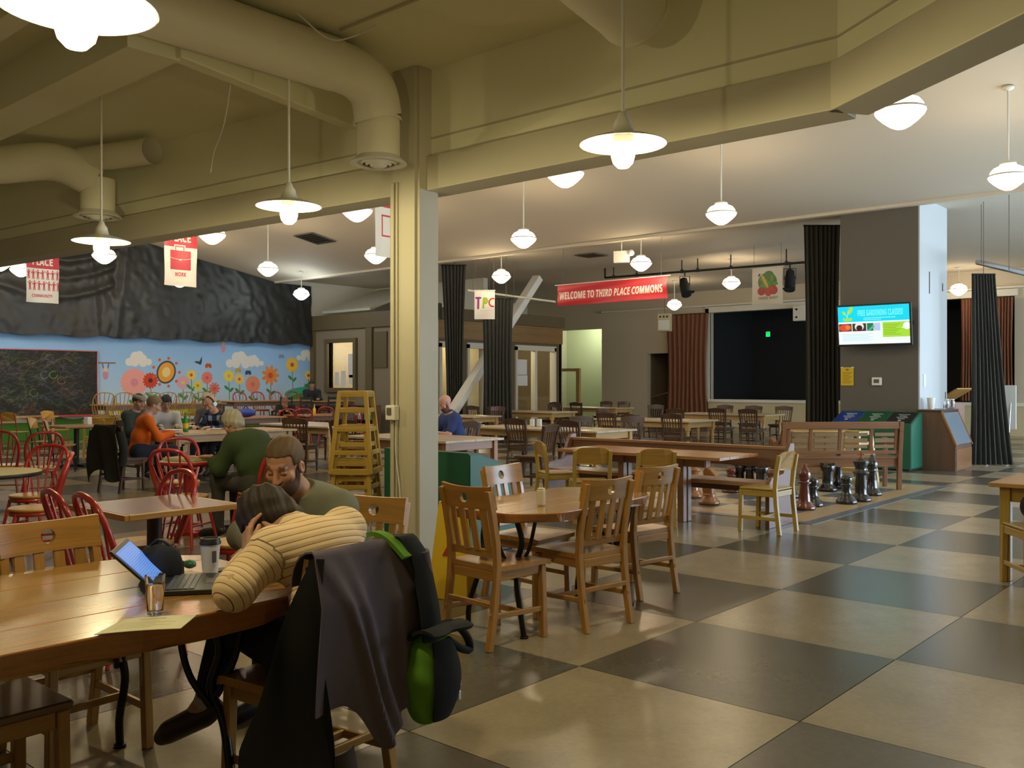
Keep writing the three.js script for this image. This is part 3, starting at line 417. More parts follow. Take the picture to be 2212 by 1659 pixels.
function slabTable(label, pos, turn, len, wid, seedv, nose, th = 0.085, lx = 0.28) {        // live edge slab of joined boards on forked iron legs
  const t = T('live_edge_table', label, 'table', pos, turn), NB = 4, edge = (s, q) => s * (wid / 2) * (1 + 0.055 * Math.sin(q * 5 + seedv + s) + 0.035 * Math.sin(q * 11 + 2 * seedv) + 0.02 * Math.sin(q * 23 + s)) * (1 - nose * Math.pow(Math.abs(q - 0.5) * 2, 7));
  const top = wood(0.50, 0.27, 0.07, 0.22, { clearcoat: 0.7, clearcoatRoughness: 0.12 }), bark = wood(0.5, 0.2, 0.05, 0.35, { bumpScale: 0.004 });
  const N = 44, zAt = (q) => -len / 2 + q * len, xAt = (k, q) => { const l = edge(-1, q), r = edge(1, q), c = [-1, -0.5, 0.02, 0.52, 1][k]; return k === 0 ? l : k === NB ? r : Math.max(l, Math.min(r, c * wid / 2 + 0.01 * Math.sin(q * 4 + k))); };
  for (let k = 0; k < NB; k++) {
    const pts = []; for (let i = 0; i <= N; i++) pts.push([xAt(k, i / N) + 0.001, zAt(i / N)]); for (let i = N; i >= 0; i--) { const x = xAt(k + 1, i / N) - 0.001; pts.push([Math.max(x, xAt(k, i / N) + 0.002), zAt(i / N)]); }
    const s = new THREE.Shape(pts.map(p => new THREE.Vector2(...p))), g = new THREE.ExtrudeGeometry(s, { depth: th - 0.012, bevelEnabled: true, bevelSize: 0.004, bevelThickness: 0.006, bevelSegments: 2, bevelOffset: -0.004 });
    g.translate(0, 0, 0.006); g.rotateX(Math.PI / 2); g.translate(0, 0.75, 0);
    const p = g.attributes.position; for (let i = 0; i < p.count; i++) { const y = p.getY(i), q = (p.getZ(i) + len / 2) / len; if (y < 0.75 - th * 0.35) { const w = 0.02 * Math.sin(q * 37 + k) + 0.012 * Math.sin(q * 71); p.setX(i, p.getX(i) * (0.955 + w)); p.setY(i, y + 0.012 * Math.sin(q * 19 + seedv)); } }
    const gg = new THREE.BufferGeometry(); for (const a of ['position', 'normal', 'uv']) gg.setAttribute(a, g.attributes[a]); gg.groups = g.groups.slice(); gg.computeVertexNormals();
    const n = gg.attributes.normal, uv = gg.attributes.uv; for (let i = 0; i < p.count; i++) uv.setXY(i, p.getZ(i) * 0.8 + k * 0.37, Math.abs(n.getY(i)) > 0.6 ? p.getX(i) + k * 0.41 : p.getY(i));
    P(t, 'plank', gg, [top, bark]);
  }
  for (const [a, b] of [[-1, -1], [1, -1], [-1, 1], [1, 1]]) {
    const x = a * wid * lx, z = b * len * 0.36;
    const sx = x + a * 0.1, sz = z + b * 0.04;
    P(t, 'leg', [tube([[sx, 0, sz], [sx - a * 0.015, 0.12, sz + 0.01], [x + a * 0.035, 0.3, z + b * 0.03], [x + a * 0.005, 0.42, z], [x + a * 0.03, 0.55, z - 0.02], [x, 0.68, z - 0.01]], 0.017, 24, 8), tube([[x + a * 0.02, 0.36, z + 0.012], [x - a * 0.05, 0.46, z + 0.05], [x - a * 0.09, 0.56, z + 0.06], [x - a * 0.08, 0.68, z + 0.075]], 0.0125, 14, 8), tube([[x + a * 0.012, 0.38, z], [x + a * 0.05, 0.5, z - 0.06], [x + a * 0.08, 0.68, z - 0.09]], 0.0115, 10, 8), lathe([[0, 0], [0.026, 0], [0.024, 0.014], [0, 0.016]], 12, sx, 0, sz)], mat.iron);
  }
  return t;
}

// ================================================================ front tables and their chairs
slabTable('long glossy live edge slab table with laptop, glass and paper, in front', R(0.775, -3.31), 0, 2.78, 1.18, 1.0, 0.35);
slabTable('shorter live edge slab table with a white shaker, right of the column', R(4.72, -3.77), 0, 1.44, 0.8, 3.2, 0.42, 0.055, 0.16);
const oak0 = slatChair('oak_chair', 'oak slat chair seen from behind at the near end of the shorter slab table', mat.oak); oak0.position.copy(V(-0.26, 5.30).add(R(0.27, 0).setY(0))); oak0.rotation.y = faceR(1, 0.06);
dup(oak0, V(0.43, 5.89), faceV(-0.64, 0.77), 'nearer oak slat chair of two at the right side of the shorter slab table');
dup(oak0, V(0.87, 6.74), faceV(-0.64, 0.77), 'oak slat chair, farther of two at the right side of the shorter slab table');
dup(oak0, V(0.13, 6.46), faceR(0.08, 1), 'oak slat chair beyond the shorter slab table, next to the green cabinet');
dup(oak0, R(1.68, -3.82), faceR(0.05, 1), 'oak slat chair across the long slab table, at the left picture edge');
const oakM = slatChair('oak_chair', 'oak slat chair behind the bearded man, beside the column', mat.oakLight); oakM.position.copy(R(2.88, -3.62)); oakM.rotation.y = faceV(-0.45, -0.9);
const oakW = dup(oakM, R(2.03, -2.77), faceR(-0.08, -1), 'oak chair under the woman in stripes, hung with a grey jacket');
{
  const t = T('wooden_stool', 'low oak stool tucked under the long slab table, bottom left corner', 'stool', R(1.13, -3.33), 0);
  for (const [a, b] of [[-1, -1], [1, -1], [-1, 1], [1, 1]]) P(t, 'leg', bar([a * 0.185, 0, b * 0.205], [a * 0.18, 0.42, b * 0.2], 0.042, 0.042), mat.oak);
  P(t, 'seat', bx(0.43, 0.03, 0.46, 0, 0.437, 0, { r: 0.01 }), mat.brown); P(t, 'apron', [bx(0.34, 0.06, 0.022, 0, 0.39, 0.2), bx(0.34, 0.06, 0.022, 0, 0.39, -0.2), bx(0.022, 0.06, 0.36, 0.18, 0.39, 0), bx(0.022, 0.06, 0.36, -0.18, 0.39, 0)], mat.oak);
  for (const s of [-1, 1]) P(t, 'stretcher', bx(0.022, 0.035, 0.38, s * 0.183, 0.17, 0), mat.oak);
}
// ================================================================ pew nook with its table and school chairs
farmTable('pew_table', 'orange brown table between the dark pew and the school chairs', mat.redwood, wood(0.46, 0.2, 0.065, 0.25), 2.1, 0.86, R(8.86, -5.63), 0, { square: true, planks: 4, over: 0.38, overx: 0.66 });
{
  const t = T('pew_bench', 'long dark wooden pew with an upright end panel behind the orange table', 'bench', R(9.3, -5.8), 0);   // faces -u: local +z
  P(t, 'seat', bx(2.9, 0.04, 0.4, 0, 0.44, 0.13), mat.redwood); P(t, 'backrest', bx(2.9, 0.2, 0.03, 0, 0.69, -0.2, { rx: -0.1 }), mat.pewWood); P(t, 'top_rail', bx(2.96, 0.035, 0.07, 0, 0.8, -0.215), mat.redwood);
  const end = [[0.34, 0], [0.34, 0.46], [0.28, 0.52], [0.0, 0.55], [-0.12, 0.8], [-0.17, 0.86], [-0.27, 0.86], [-0.27, 0]];
  for (const s of [-1, 1]) P(t, 'end_panel', side(end, 0.045, s * 1.48), mat.pewWood); P(t, 'cleat', bx(2.9, 0.09, 0.03, 0, 0.37, 0.0), mat.pewWood);
}
const sch0 = panelChair('school_chair', 'school chair at the right end of the pew, its plywood back edge on', mat.blond, mat.ply); sch0.position.copy(V(2.6, 9.46)); sch0.rotation.y = faceV(-0.74, 0.67);
dup(sch0, V(0.85, 10.12), faceV(-0.05, 1), 'school chair seen square from behind, middle of the three before the pew table');
dup(sch0, V(0.55, 11.1), faceV(0.95, 0.25), 'school chair with window glint, leftmost of the three before the pew table');
dup(sch0, V(1.5, 9.9), faceV(-0.05, 1), 'school chair mostly hidden behind the farther oak chair, before the pew table');
const schR = dup(sch0, V(3.91, 6.83), faceV(0.08, 1), 'school chair cut by the right edge of the picture');
farmTable('school_table', 'wooden table corner cut by the right edge of the picture', mat.blond, mat.oakLight, 0.95, 0.95, V(4.3, 7.1), 0, { square: true, planks: 3 });
// ================================================================ red chairs and tables at the left
pedestalTable('square_table', 'square wood edged table on a black post amid the red chairs', V(-2.24, 5.8), 0, 0.375, wood(0.36, 0.17, 0.09, 0.18, { clearcoat: 0.8 }), mat.oak);
pedestalTable('round_table', 'round pale table with a dark rim at the left picture edge', V(-4.5, 7.9), 0, 0.44, mat.beige, mat.black, 0.75, true, mat.red);
pedestalTable('small_round_table', 'small pale round table with a tray before the man in green', V(-3.22, 9.2), 0, 0.27, mat.beige, mat.red, 0.74, true, mat.red);
const red0 = hoopChair('red_hoop_chair', 'red hoop back chair, left of two close together by the square table', mat.red, mat.ply); red0.position.copy(V(-2.36, 5.33)); red0.rotation.y = faceV(0.74, 0.67);
dup(red0, V(-2.1, 5.16), faceV(0.74, 0.67), 'red hoop back chair, right of two close together by the square table');
dup(red0, V(-2.43, 6.12), faceR(-1, 0.05), 'red hoop back chair on the far side of the square table');
dup(red0, V(-1.78, 6.12), faceV(-1, 0.02), 'red hoop back chair with a gold seat half hidden by the woman in stripes');
dup(red0, V(-3.04, 8.62), faceV(0.25, 1), 'red hoop back chair left of the small round table, back to us');
dup(red0, V(-2.44, 8.95), faceV(-0.9, 0.45), 'red hoop back chair under the man in green');
dup(red0, V(-3.55, 9.9), faceV(0.4, -0.9), 'red hoop back chair beyond the small round table');
dup(red0, V(-4.02, 7.8), faceV(-0.92, -0.4), 'red hoop back chair in side view at the right of the round pale table');
dup(red0, V(-4.5, 8.7), faceV(-0.1, -1), 'red hoop back chair just beyond the round pale table');
dup(red0, V(-5.9, 11.6), faceV(-0.6, 0.8), 'red chair with a wide spindle back, right of two behind the round table');
dup(red0, V(-6.5, 11.9), faceV(-0.2, 1), 'red chair with a wide spindle back, left of two behind the round table');
// black framed chairs round a square table
pedestalTable('square_table', 'square table on a thick black post with a white cup, before the chalkboard', V(-7.95, 16.9), 0.1, 0.45, mat.redwood, mat.oak);
const bf0 = frameChair('black_frame_chair', 'black framed plywood chair at the near left of the table with the white cup', mat.black, mat.ply); bf0.position.copy(V(-7.72, 15.9)); bf0.rotation.y = faceV(0.9, 0.35);
dup(bf0, V(-8.5, 16.9), faceV(1, 0.1), 'black framed plywood chair at the far left of the table with the white cup'); dup(bf0, V(-7.75, 17.45), faceV(-0.9, -0.3), 'black framed chair right of the table with the white cup');
const rf0 = frameChair('red_frame_chair', 'red framed plywood chair below the chalkboard, middle of three', mat.red, mat.ply); rf0.position.copy(V(-10.9, 20.3)); rf0.rotation.y = faceV(0.1, 1);
dup(rf0, V(-10.45, 21.2), faceV(0.9, -0.3), 'red framed plywood chair turned sideways below the chalkboard'); dup(rf0, V(-11.3, 20.0), faceV(0.1, 1), 'red framed plywood chair below the chalkboard cut by the left edge');
farmTable('low_table', 'long plain table standing below the chalkboard', mat.pine, mat.pine, 0.7, 2.4, R(8.2, -22.75), 0, { square: true });
// ================================================================ pine table of the group and its neighbours
farmTable('pine_table', 'pine farmhouse table with papers and a green bottle between the group', mat.pine, mat.pine, 1.0, 2.2, R(8.2, -13.4), 0);
farmTable('pine_table', 'pale topped farmhouse table behind the stacked high chairs', mat.pine, mat.pineTop, 2.1, 1.15, R(10.7, -14.2), 0);
const dk0 = slatChair('dark_slat_chair', 'dark slat chair with a black coat on it behind the person in orange', mat.dark, { slats: 6, hole: false, flare: 0.35, arch: true, turned: true, sw: 0.02, crest: 0.1, post: 0.034 }); dk0.position.copy(V(-5.45, 13.0)); dk0.rotation.y = faceV(0.4, 0.92);
const far = [
  ['dark slat chair at the left end of the pale topped farmhouse table', V(-4.85, 17.2), [0.9, 0.1]],
  ['dark slat chair beside the near left leg of the pale topped farmhouse table', V(-3.6, 15.9), [0.3, 1]],
  ['dark slat chair on the near side of the pale topped table by the high chairs', V(-2.7, 15.3), [0.2, 1]],
  ['dark slat chair beyond the pale topped table', V(-3.5, 18.6), [-0.3, -1]],
  ['dark slat chair turned sideways at the end of the table beside the bald man', R(10.3, -8.55), null, [-0.2, -1]],
  ['dark slat chair behind the sideways one, at the near left of the shaker table', R(11.95, -10.15), null, [1, 0]],
  ['dark slat chair before the shaker table, just right of the white shakers', R(11.9, -8.98), null, [1, 0.05]],
  ['brown slat chair beyond the shaker table, left of two with a window glint', R(13.1, -10.0), null, [-1, 0]],
  ['brown slat chair beyond the shaker table, right of two with a window glint', R(13.6, -9.25), null, [-1, 0]],
  ['dark slat chair before the third pine table, left one', R(15.55, -10.85), null, [1, 0]],
  ['dark slat chair half turned behind the brown one near the third pine table', V(2.45, 17.7), [0.8, 0.6]],
  ['dark slat chair before the third pine table, right one', R(15.9, -9.55), null, [1, 0]],
  ['dark slat chair beyond the third pine table below the rust curtain', R(19.1, -11.4), null, [1, 0]],
  ['dark slat chair, left of two before the table nearest the stage', R(20.1, -10.85), null, [1, 0]],
  ['dark slat chair, right of two before the table nearest the stage', R(19.9, -9.95), null, [1, 0]],
  ['left of three pale crested dark chairs beyond the table nearest the stage', R(22.7, -12.3), null, [-1, 0]],
  ['middle of three pale crested dark chairs beyond the table nearest the stage', R(22.6, -11.4), null, [-1, 0]],
  ['right of three pale crested dark chairs beyond the table nearest the stage', R(22.5, -10.5), null, [-1, 0]],
  ['dark chair with a grey crest glint below the left rust curtain', R(21.8, -13.9), null, [-1, 0.2]],
  ['dark slat chair at the far table by the alcove, left of two', R(23.3, -18.3), null, [1, 0]],
  ['dark slat chair at the far table by the alcove, right of two', R(23.5, -17.65), null, [1, 0]],
  ['dark slat chair beyond the far table by the alcove', R(25.0, -17.2), null, [-1, 0]],
  ['dark slat chair, second from the right beyond the far alcove table', R(25.0, -17.9), null, [-1, 0]],
  ['dark slat chair before the shop front table, left of two', R(18.1, -17.0), null, [1, 0]],
  ['dark slat chair before the shop front table, right of two', R(18.1, -16.25), null, [1, 0]],
  ['dark slat chair beyond the shop front table', R(21.1, -17.0), null, [-1, 0]],
  ['dark slat chair beyond the table left of the dark drapes', R(17.4, -15.9), null, [-1, 0]],
  ['brown slat chair behind the bald man by the near pine table', R(10.2, -10.02), null, [-0.94, -0.3]],
  ['dark slat chair before the drapes at the near side of the small table', R(14.7, -15.3), null, [1, 0]],
  ['dark slat chair at the far end of the third pine table', R(17.3, -12.1), null, [0, 1]],
];
for (const [label, p, fv, fr_] of far) dup(dk0, p, fv ? faceV(...fv) : faceR(...fr_), label);
const tops = [
  ['near pine table right of the column where the bald man sits', mat.redwood, R(9.1, -9.65), 2.1, 1.15, 1],
  ['long pine table with two white shakers in the middle of the hall', mat.pine, R(12.45, -10.0), 2.8, 1.15],
  ['third pine table with a lit end, below the stage', mat.pine, R(16.95, -10.75), 2.4, 1.2],
  ['pine table nearest the stage with a bright window lit end', mat.pine, R(21.4, -11.35), 2.5, 1.1],
  ['pine table beside the shop front', mat.pine, R(19.7, -16.5), 2.4, 1.1],
  ['small pine table left of the dark drapes', mat.pine, R(15.9, -15.6), 1.9, 1.0],
  ['far pine table in front of the green lit alcove', mat.pine, R(24.3, -17.6), 2.2, 1.0],
];
for (const [l, m, p, a, b, sq] of tops) farmTable('pine_table', l, m, mat.pineTop, a, b, p, 0, { square: !!sq });
// ================================================================ high tables and stools along the mural
farmTable('high_table', 'high wooden table below the mural with natural hoop back stools', mat.brown, mat.oak, 0.8, 3.3, R(11.95, -22.4), 0, { h: 1.0, square: true });
farmTable('high_table', 'high wooden table below the mural with red stools beyond it', mat.brown, mat.oak, 0.8, 2.6, R(15.05, -22.3), 0, { h: 1.04, square: true });
const bs0 = hoopChair('hoop_back_stool', 'natural hoop back bar stool, first from the left beside the chalkboard', mat.oakLight, mat.oak, 0.74, { cat: 'bar stool', tall: 1, n: 7, w: 0.24, h: 0.55, r: 0.012 }); bs0.position.copy(R(onV(-21.7, 217, 850)[0], -21.7)); bs0.rotation.y = faceR(0.1, -1);
[[259, 'second from the left'], [318, 'third from the left behind the cap'], [352, 'fourth from the left under the orange flower'], [392, 'fifth from the left'], [427, 'sixth from the left, beside the blond head']].forEach(([x, w]) => dup(bs0, R(onV(-21.7, x, 850)[0], -21.7), faceR(0.05, -1), `natural hoop back bar stool, ${w}`));
const rs0 = hoopChair('red_hoop_stool', 'red hoop back bar stool beyond the high table, first of four', mat.red, mat.ply, 0.76, { cat: 'bar stool', tall: 1, n: 5, w: 0.21, h: 0.5 }); rs0.position.copy(R(14.9, -23.2)); rs0.rotation.y = faceR(0, 1);
['second', 'third', 'fourth'].forEach((w, i) => dup(rs0, R(15.5 + i * 0.62, -23.2), faceR(0, 1), `red hoop back bar stool beyond the high table, ${w} of four`));
const ls0 = ladderStool('ladder_back_stool', 'black ladder back bar stool before the high table, left of three', mat.black); ls0.position.copy(R(14.9, -21.4)); ls0.rotation.y = faceR(0, -1);
dup(ls0, R(15.55, -21.4), faceR(0, -1), 'black ladder back bar stool before the high table, middle of three'); dup(ls0, R(16.5, -21.4), faceR(0, -1), 'black ladder back bar stool before the high table, right of three');
dup(sch0, fl(210, 18.5), faceV(-0.15, 1), 'school chair with a pale plywood back left of the person in a cap'); dup(sch0, fl(256, 18.9), faceV(0.15, 1), 'school chair with a hole glint in its back beside the person in a cap');
// tables and red chairs in the far left corner
farmTable('orange_table', 'orange topped table in the far left corner, right one', mat.brown, wood(0.5, 0.22, 0.06, 0.3), 0.9, 1.6, V(-4.75, 23.0), 0, { square: true });
farmTable('orange_table', 'orange topped table in the far left corner with a blue bag on it', mat.brown, wood(0.5, 0.22, 0.06, 0.3), 0.9, 1.6, V(-6.1, 21.2), 0, { square: true });
[[498, 20.4, 'under the blue bag'], [618, 22.2, 'left of the mustard bottle'], [655, 22.4, 'with the mustard bottle behind'], [706, 24.2, 'at the right orange table, left'], [766, 24.0, 'seen through the stacked high chairs'], [636, 24.8, 'farthest, near the person in black']].forEach(([x, d, w]) => dup(red0, fl(x, d), faceV(rr(-0.6, 0.6), 1), `red hoop back chair in the far corner, ${w}`));
farmTable('bar_table', 'high table before the person in the far corner', mat.brown, mat.oakLight, 0.7, 1.3, R(17.35, -22.3), 0, { h: 1.0, square: true });
// ================================================================ mural wall
{
  const u0 = 6, u1 = 18.65, H = 2.9, W = 2048, Hc = 470;
  const tex = canvasTex(W, Hc, (c) => {
    const q = (px, py) => { const [u, h] = onV(-25.1, px, py); return [(u - u0) / (u1 - u0) * W, (H - h) / H * Hc]; };
    const g = c.createLinearGradient(0, 0, 0, Hc); g.addColorStop(0, '#86b7ea'); g.addColorStop(0.45, '#a9cbea'); g.addColorStop(0.72, '#c8d9e2'); c.fillStyle = g; c.fillRect(0, 0, W, Hc);
    const blob = (px, py, r, col) => { const [x, y] = q(px, py); c.fillStyle = col; c.beginPath(); c.arc(x, y, r * 2.6, 0, 7); c.fill(); };
    for (const [x, y, k] of [[300, 776, 1], [520, 778, 1.15], [548, 780, 0.8], [662, 768, 0.8]]) { for (const [a, b, r] of [[-22, 6, 7], [-8, -4, 10], [6, 0, 9], [20, 6, 6], [-10, 6, 8], [8, 7, 8], [0, -8, 8]]) blob(x + a * k, y + b * k, r * k, '#e4e2da'); }
    // grass
    c.fillStyle = '#3f7a22'; c.beginPath(); let [gx, gy] = q(-200, 922); c.moveTo(0, gy); for (let px = -200; px <= 680; px += 8) { const [x, y] = q(px, (px > 600 ? 880 - (px - 600) * 0.9 : 900) + 5 * Math.sin(px * 0.05)); c.lineTo(x, y); } c.lineTo(W, Hc); c.lineTo(0, Hc); c.fill();
    c.fillStyle = '#3fae8a'; { const [x, y] = q(665, 842); c.beginPath(); c.ellipse(x, y + 24, 150, 40, 0, 0, 7); c.fill(); }
    c.fillStyle = '#4d8f1e'; { const [x, y] = q(672, 868); c.beginPath(); c.ellipse(x, y + 60, 230, 110, 0, 0, 7); c.fill(); }
    for (let i = 0; i < 60; i++) { c.fillStyle = ['#c9b92a', '#86a82a', '#d8c93a'][i % 3]; const [x, y] = q(215 + i * 4, 876 + 14 * rnd()); c.beginPath(); c.ellipse(x, y, 16, 12, 0, 0, 7); c.fill(); }
    const flower = (px, py, r, pet, mid, n, stem = 1) => {
      const [x, y] = q(px, py), R_ = r * 2.9; if (stem) { c.strokeStyle = '#5b8f4c'; c.lineWidth = 4; c.beginPath(); c.moveTo(x, y); c.lineTo(x + 4, y + R_ + 90); c.stroke(); c.fillStyle = '#3f8a45'; c.beginPath(); c.ellipse(x - 12, y + R_ + 30, 16, 7, 0.7, 0, 7); c.fill(); c.beginPath(); c.ellipse(x + 14, y + R_ + 40, 16, 7, -0.7, 0, 7); c.fill(); }
      c.fillStyle = pet; for (let i = 0; i < n; i++) { const a = i / n * 6.283; c.beginPath(); c.ellipse(x + Math.cos(a) * R_ * 0.66, y + Math.sin(a) * R_ * 0.66, R_ * 0.42, R_ * 0.2, a, 0, 7); c.fill(); } c.beginPath(); c.arc(x, y, R_ * 0.6, 0, 7); c.fill(); c.fillStyle = mid; c.beginPath(); c.arc(x, y, R_ * 0.3, 0, 7); c.fill();
    };
    for (const f of [[289, 826, 21, '#f0a49a', '#e08f9e', 22], [324, 822, 12, '#d2431f', '#4a2a20', 15], [394, 826, 11, '#e0a9b8', '#e6d24a', 16], [412, 810, 9, '#f0cf55', '#d8502a', 10], [446, 816, 10, '#ea7b6c', '#d8603c', 14], [426, 833, 9, '#e6cf3c', '#b79a20', 8], [493, 812, 10, '#f1d64e', '#e0b23a', 12], [516, 819, 9, '#f4d06a', '#e0682e', 14], [545, 830, 14, '#e9926f', '#dd7a5e', 20], [583, 811, 17, '#ea8a3a', '#d8503a', 9], [630, 788, 13, '#efc548', '#c9553a', 14], [665, 811, 9, '#f0d27a', '#c9342e', 10], [462, 839, 10, '#e0705c', '#cc5a44', 10]]) flower(...f);
    { const [x, y] = q(358, 804); c.fillStyle = '#d8603c'; for (let i = 0; i < 9; i++) { const a = i / 9 * 6.283; c.beginPath(); c.arc(x + Math.cos(a) * 66, y + Math.sin(a) * 66, 7, 0, 7); c.fill(); } c.fillStyle = '#4b4a44'; c.beginPath(); c.ellipse(x, y, 47, 55, 0.4, 0, 7); c.fill(); c.fillStyle = '#efa53a'; c.beginPath(); c.ellipse(x, y, 39, 47, 0.4, 0, 7); c.fill(); c.fillStyle = '#f4d68a'; c.beginPath(); c.ellipse(x, y, 20, 24, 0.4, 0, 7); c.fill(); }
    for (const [px, py] of [[227, 802], [481, 745]]) { const [x, y] = q(px, py); c.strokeStyle = '#6b5560'; c.lineWidth = 5; c.beginPath(); c.moveTo(x - 14, y - 34); c.lineTo(x - 8, y - 4); c.moveTo(x + 14, y - 34); c.lineTo(x + 8, y - 4); c.stroke(); c.fillStyle = '#c98fa8'; c.beginPath(); c.ellipse(x, y + 16, 13, 22, 0, 0, 7); c.fill(); c.fillStyle = '#d9c6b6'; c.beginPath(); c.arc(x, y - 8, 11, 0, 7); c.fill(); if (px < 300) { c.fillStyle = '#7c6a4a'; c.fillRect(x - 45, y - 40, 90, 6); } }
    { const [x, y] = q(428, 781); c.fillStyle = '#3a3f46'; c.beginPath(); c.moveTo(x - 24, y + 2); c.quadraticCurveTo(x - 6, y - 6, x + 2, y + 2); c.lineTo(x + 18, y - 26); c.lineTo(x + 16, y + 6); c.lineTo(x + 10, y + 16); c.closePath(); c.fill(); }
    for (const [px, py, col] of [[535, 805, '#3c4c6a'], [607, 770, '#7f93b5'], [449, 790, '#c8502a'], [513, 800, '#c9a53a']]) { const [x, y] = q(px, py); c.fillStyle = col; c.beginPath(); c.ellipse(x - 8, y, 9, 12, 0.5, 0, 7); c.fill(); c.beginPath(); c.ellipse(x + 8, y, 9, 12, -0.5, 0, 7); c.fill(); }
    { const [x, y] = q(650, 882); c.fillStyle = '#c0452a'; c.beginPath(); c.arc(x, y, 26, 0, 7); c.fill(); c.fillStyle = '#d8b03a'; c.beginPath(); c.arc(x, y, 12, 0, 7); c.fill(); }
    c.fillStyle = 'rgba(110,80,40,0.6)'; const [bx_] = q(690, 800); c.fillRect(Math.min(bx_, W - 6), 0, 6, Hc);
  });
  const m = T('mural', 'painted mural of blue sky, clouds and big flowers along the left wall', 'mural', R((u0 + u1) / 2, -25.08, H / 2), Math.PI / 2);
  P(m, 'panel', card(u1 - u0, H, 0.02), printed(tex));
  // chalkboard
  const [cu1, ct] = onV(-25.05, 208, 760), cb0 = 0.68, cw = 4.6, ctex = canvasTex(1024, 400, (c, w, h) => {
    c.fillStyle = '#2b2c27'; c.fillRect(0, 0, w, h); c.lineCap = 'round';
    for (let i = 0; i < 260; i++) { c.strokeStyle = ['rgba(190,190,180,.13)', 'rgba(150,110,190,.13)', 'rgba(110,150,220,.14)', 'rgba(220,190,90,.14)', 'rgba(200,90,80,.12)', 'rgba(90,180,110,.13)'][i % 6]; c.lineWidth = 2 + rnd() * 7; let x = rnd() * w, y = rnd() * h; c.beginPath(); c.moveTo(x, y); for (let k = 0; k < 5; k++) { x += (rnd() - 0.5) * 120; y += (rnd() - 0.5) * 70; c.quadraticCurveTo(x + rnd() * 40, y - rnd() * 40, x, y); } c.stroke(); }
    for (const [x, y, col] of [[720, 150, 'rgba(150,140,220,.5)'], [770, 150, 'rgba(110,200,80,.6)'], [815, 185, 'rgba(190,150,90,.5)'], [660, 260, 'rgba(210,190,90,.4)']]) { c.strokeStyle = col; c.lineWidth = 5; c.beginPath(); c.arc(x, y, 22, 0, 5.2); c.stroke(); }
  });
  const b = T('chalkboard', 'long dark chalkboard with coloured scribbles and a thin red frame', 'chalkboard', R(cu1 - cw / 2, -25.03, (ct + cb0) / 2), Math.PI / 2);
  P(b, 'board', card(cw, ct - cb0, 0.03), printed(ctex, { roughness: 0.85 })); const hh = (ct - cb0) / 2;
  P(b, 'frame', [bx(cw + 0.05, 0.03, 0.05, 0, hh + 0.015, 0.0), bx(0.03, 2 * hh, 0.05, cw / 2 + 0.015, 0, 0), bx(0.03, 2 * hh, 0.05, -cw / 2 - 0.015, 0, 0)], mat.red); P(b, 'chalk_ledge', bx(cw + 0.05, 0.05, 0.11, 0, -hh - 0.025, 0.04), M({ color: L(0.5, 0.06, 0.06) }));
  // black plastic sheeting above the mural
  const sh = T('black_sheeting', 'glossy black plastic sheeting hung in swags above the mural', 'sheeting');
  const ridge = (x, w) => Math.exp(-x * x / w);
  P(sh, 'sheet', sheet(230, 70, (s, t) => {
    const u = 5.5 + 13.0 * s, top = Math.min(5.6, ceilAt(Math.min(u, 17.1)) - 0.03), bot = 2.76 + 0.025 * Math.sin(u * 5) + 0.03 * vnoise(u * 3, 1, 999, 999), h = bot + (top - bot) * t;
    const du = u - 11.75, swag = (c, k) => { const y = (h - 4.75 + 0.42 * k) - 0.32 * Math.pow((u - c) / 1.4, 2) + 0.0; return ridge(y, 0.012); };
    let z = 0.12 + 0.03 * Math.sin(u * 1.7 + h) + 0.035 * vnoise(u * 3 + h * 0.8 + 50, h * 2.2 + u + 50, 999, 999) + 0.03 * vnoise(u * 8 + h * 2 + 50, h * 6 + 50, 999, 999);
    if (u < 11.9) z += 0.085 * swag(10.3, 0) + 0.06 * swag(10.25, 1.1) + 0.05 * swag(10.2, 2.3) + 0.06 * swag(7.4, 0.6) + 0.05 * swag(7.3, 2);
    z += 0.09 * ridge(du + 0.1 * Math.sin(h * 3), 0.02) * (0.4 + 0.6 * t) + 0.06 * ridge(du - 0.35 - 0.12 * (h - 4), 0.012) + 0.05 * ridge(du + 0.4 + 0.1 * h - 0.4, 0.01) + 0.02 * ridge(Math.sin(u * 1.6 + h * 0.5 + 0.8 * vnoise(u * 2 + 9, h * 2 + 9, 999, 999)), 0.03);
    return R(u, -25.02 + z, h).toArray();
  }), mat.tarp);
}
// ================================================================ drapes
function drape(name, label, m, c, dir, wt, wb, ht, hb, n, amp = 0.05, lean = 0) {
  const t = T(name, label, 'curtain', c.clone().setY(hb)), d = dir.clone().normalize(), nr = new THREE.Vector3(d.z, 0, -d.x);
  P(t, 'cloth', sheet(n * 8, 14, (s, v) => { const w = (wt + (wb - wt) * v) * (1 - 0.1 * Math.sin(v * Math.PI)), a = (s - 0.5) * w + lean * v, f = Math.sin(s * n * 6.283 + 0.6 * Math.sin(v * 3 + s * 9)) * amp * (0.7 + 0.5 * v); return [d.x * a + nr.x * f, (ht - hb) * (1 - v), d.z * a + nr.z * f]; }, 0.012), m);
  P(t, 'top_rod', bar([d.x * wt * -0.52, ht - hb + 0.012, d.z * wt * -0.52], [d.x * wt * 0.52, ht - hb + 0.012, d.z * wt * 0.52], 0.03, 0.03), mat.iron); return t;
}
const hang = (t, x, y, z, top) => P(t, 'wire', rod([x, y, z], [x, top, z], 0.006, 0.006, 5), mat.charcoal);
const xdir = V(1, 0), bdir = R(0, 1), adir = R(1, 0);
{ const p = fl(980, 25.2), t = drape('dark_drape', 'narrow dark stage drape gathered to a taper, just right of the column', mat.drape, p, xdir, 0.66, 0.4, 4.72, 0.03, 7, 0.05, 0.04); hang(t, 0, 4.7, 0, 4.84); }
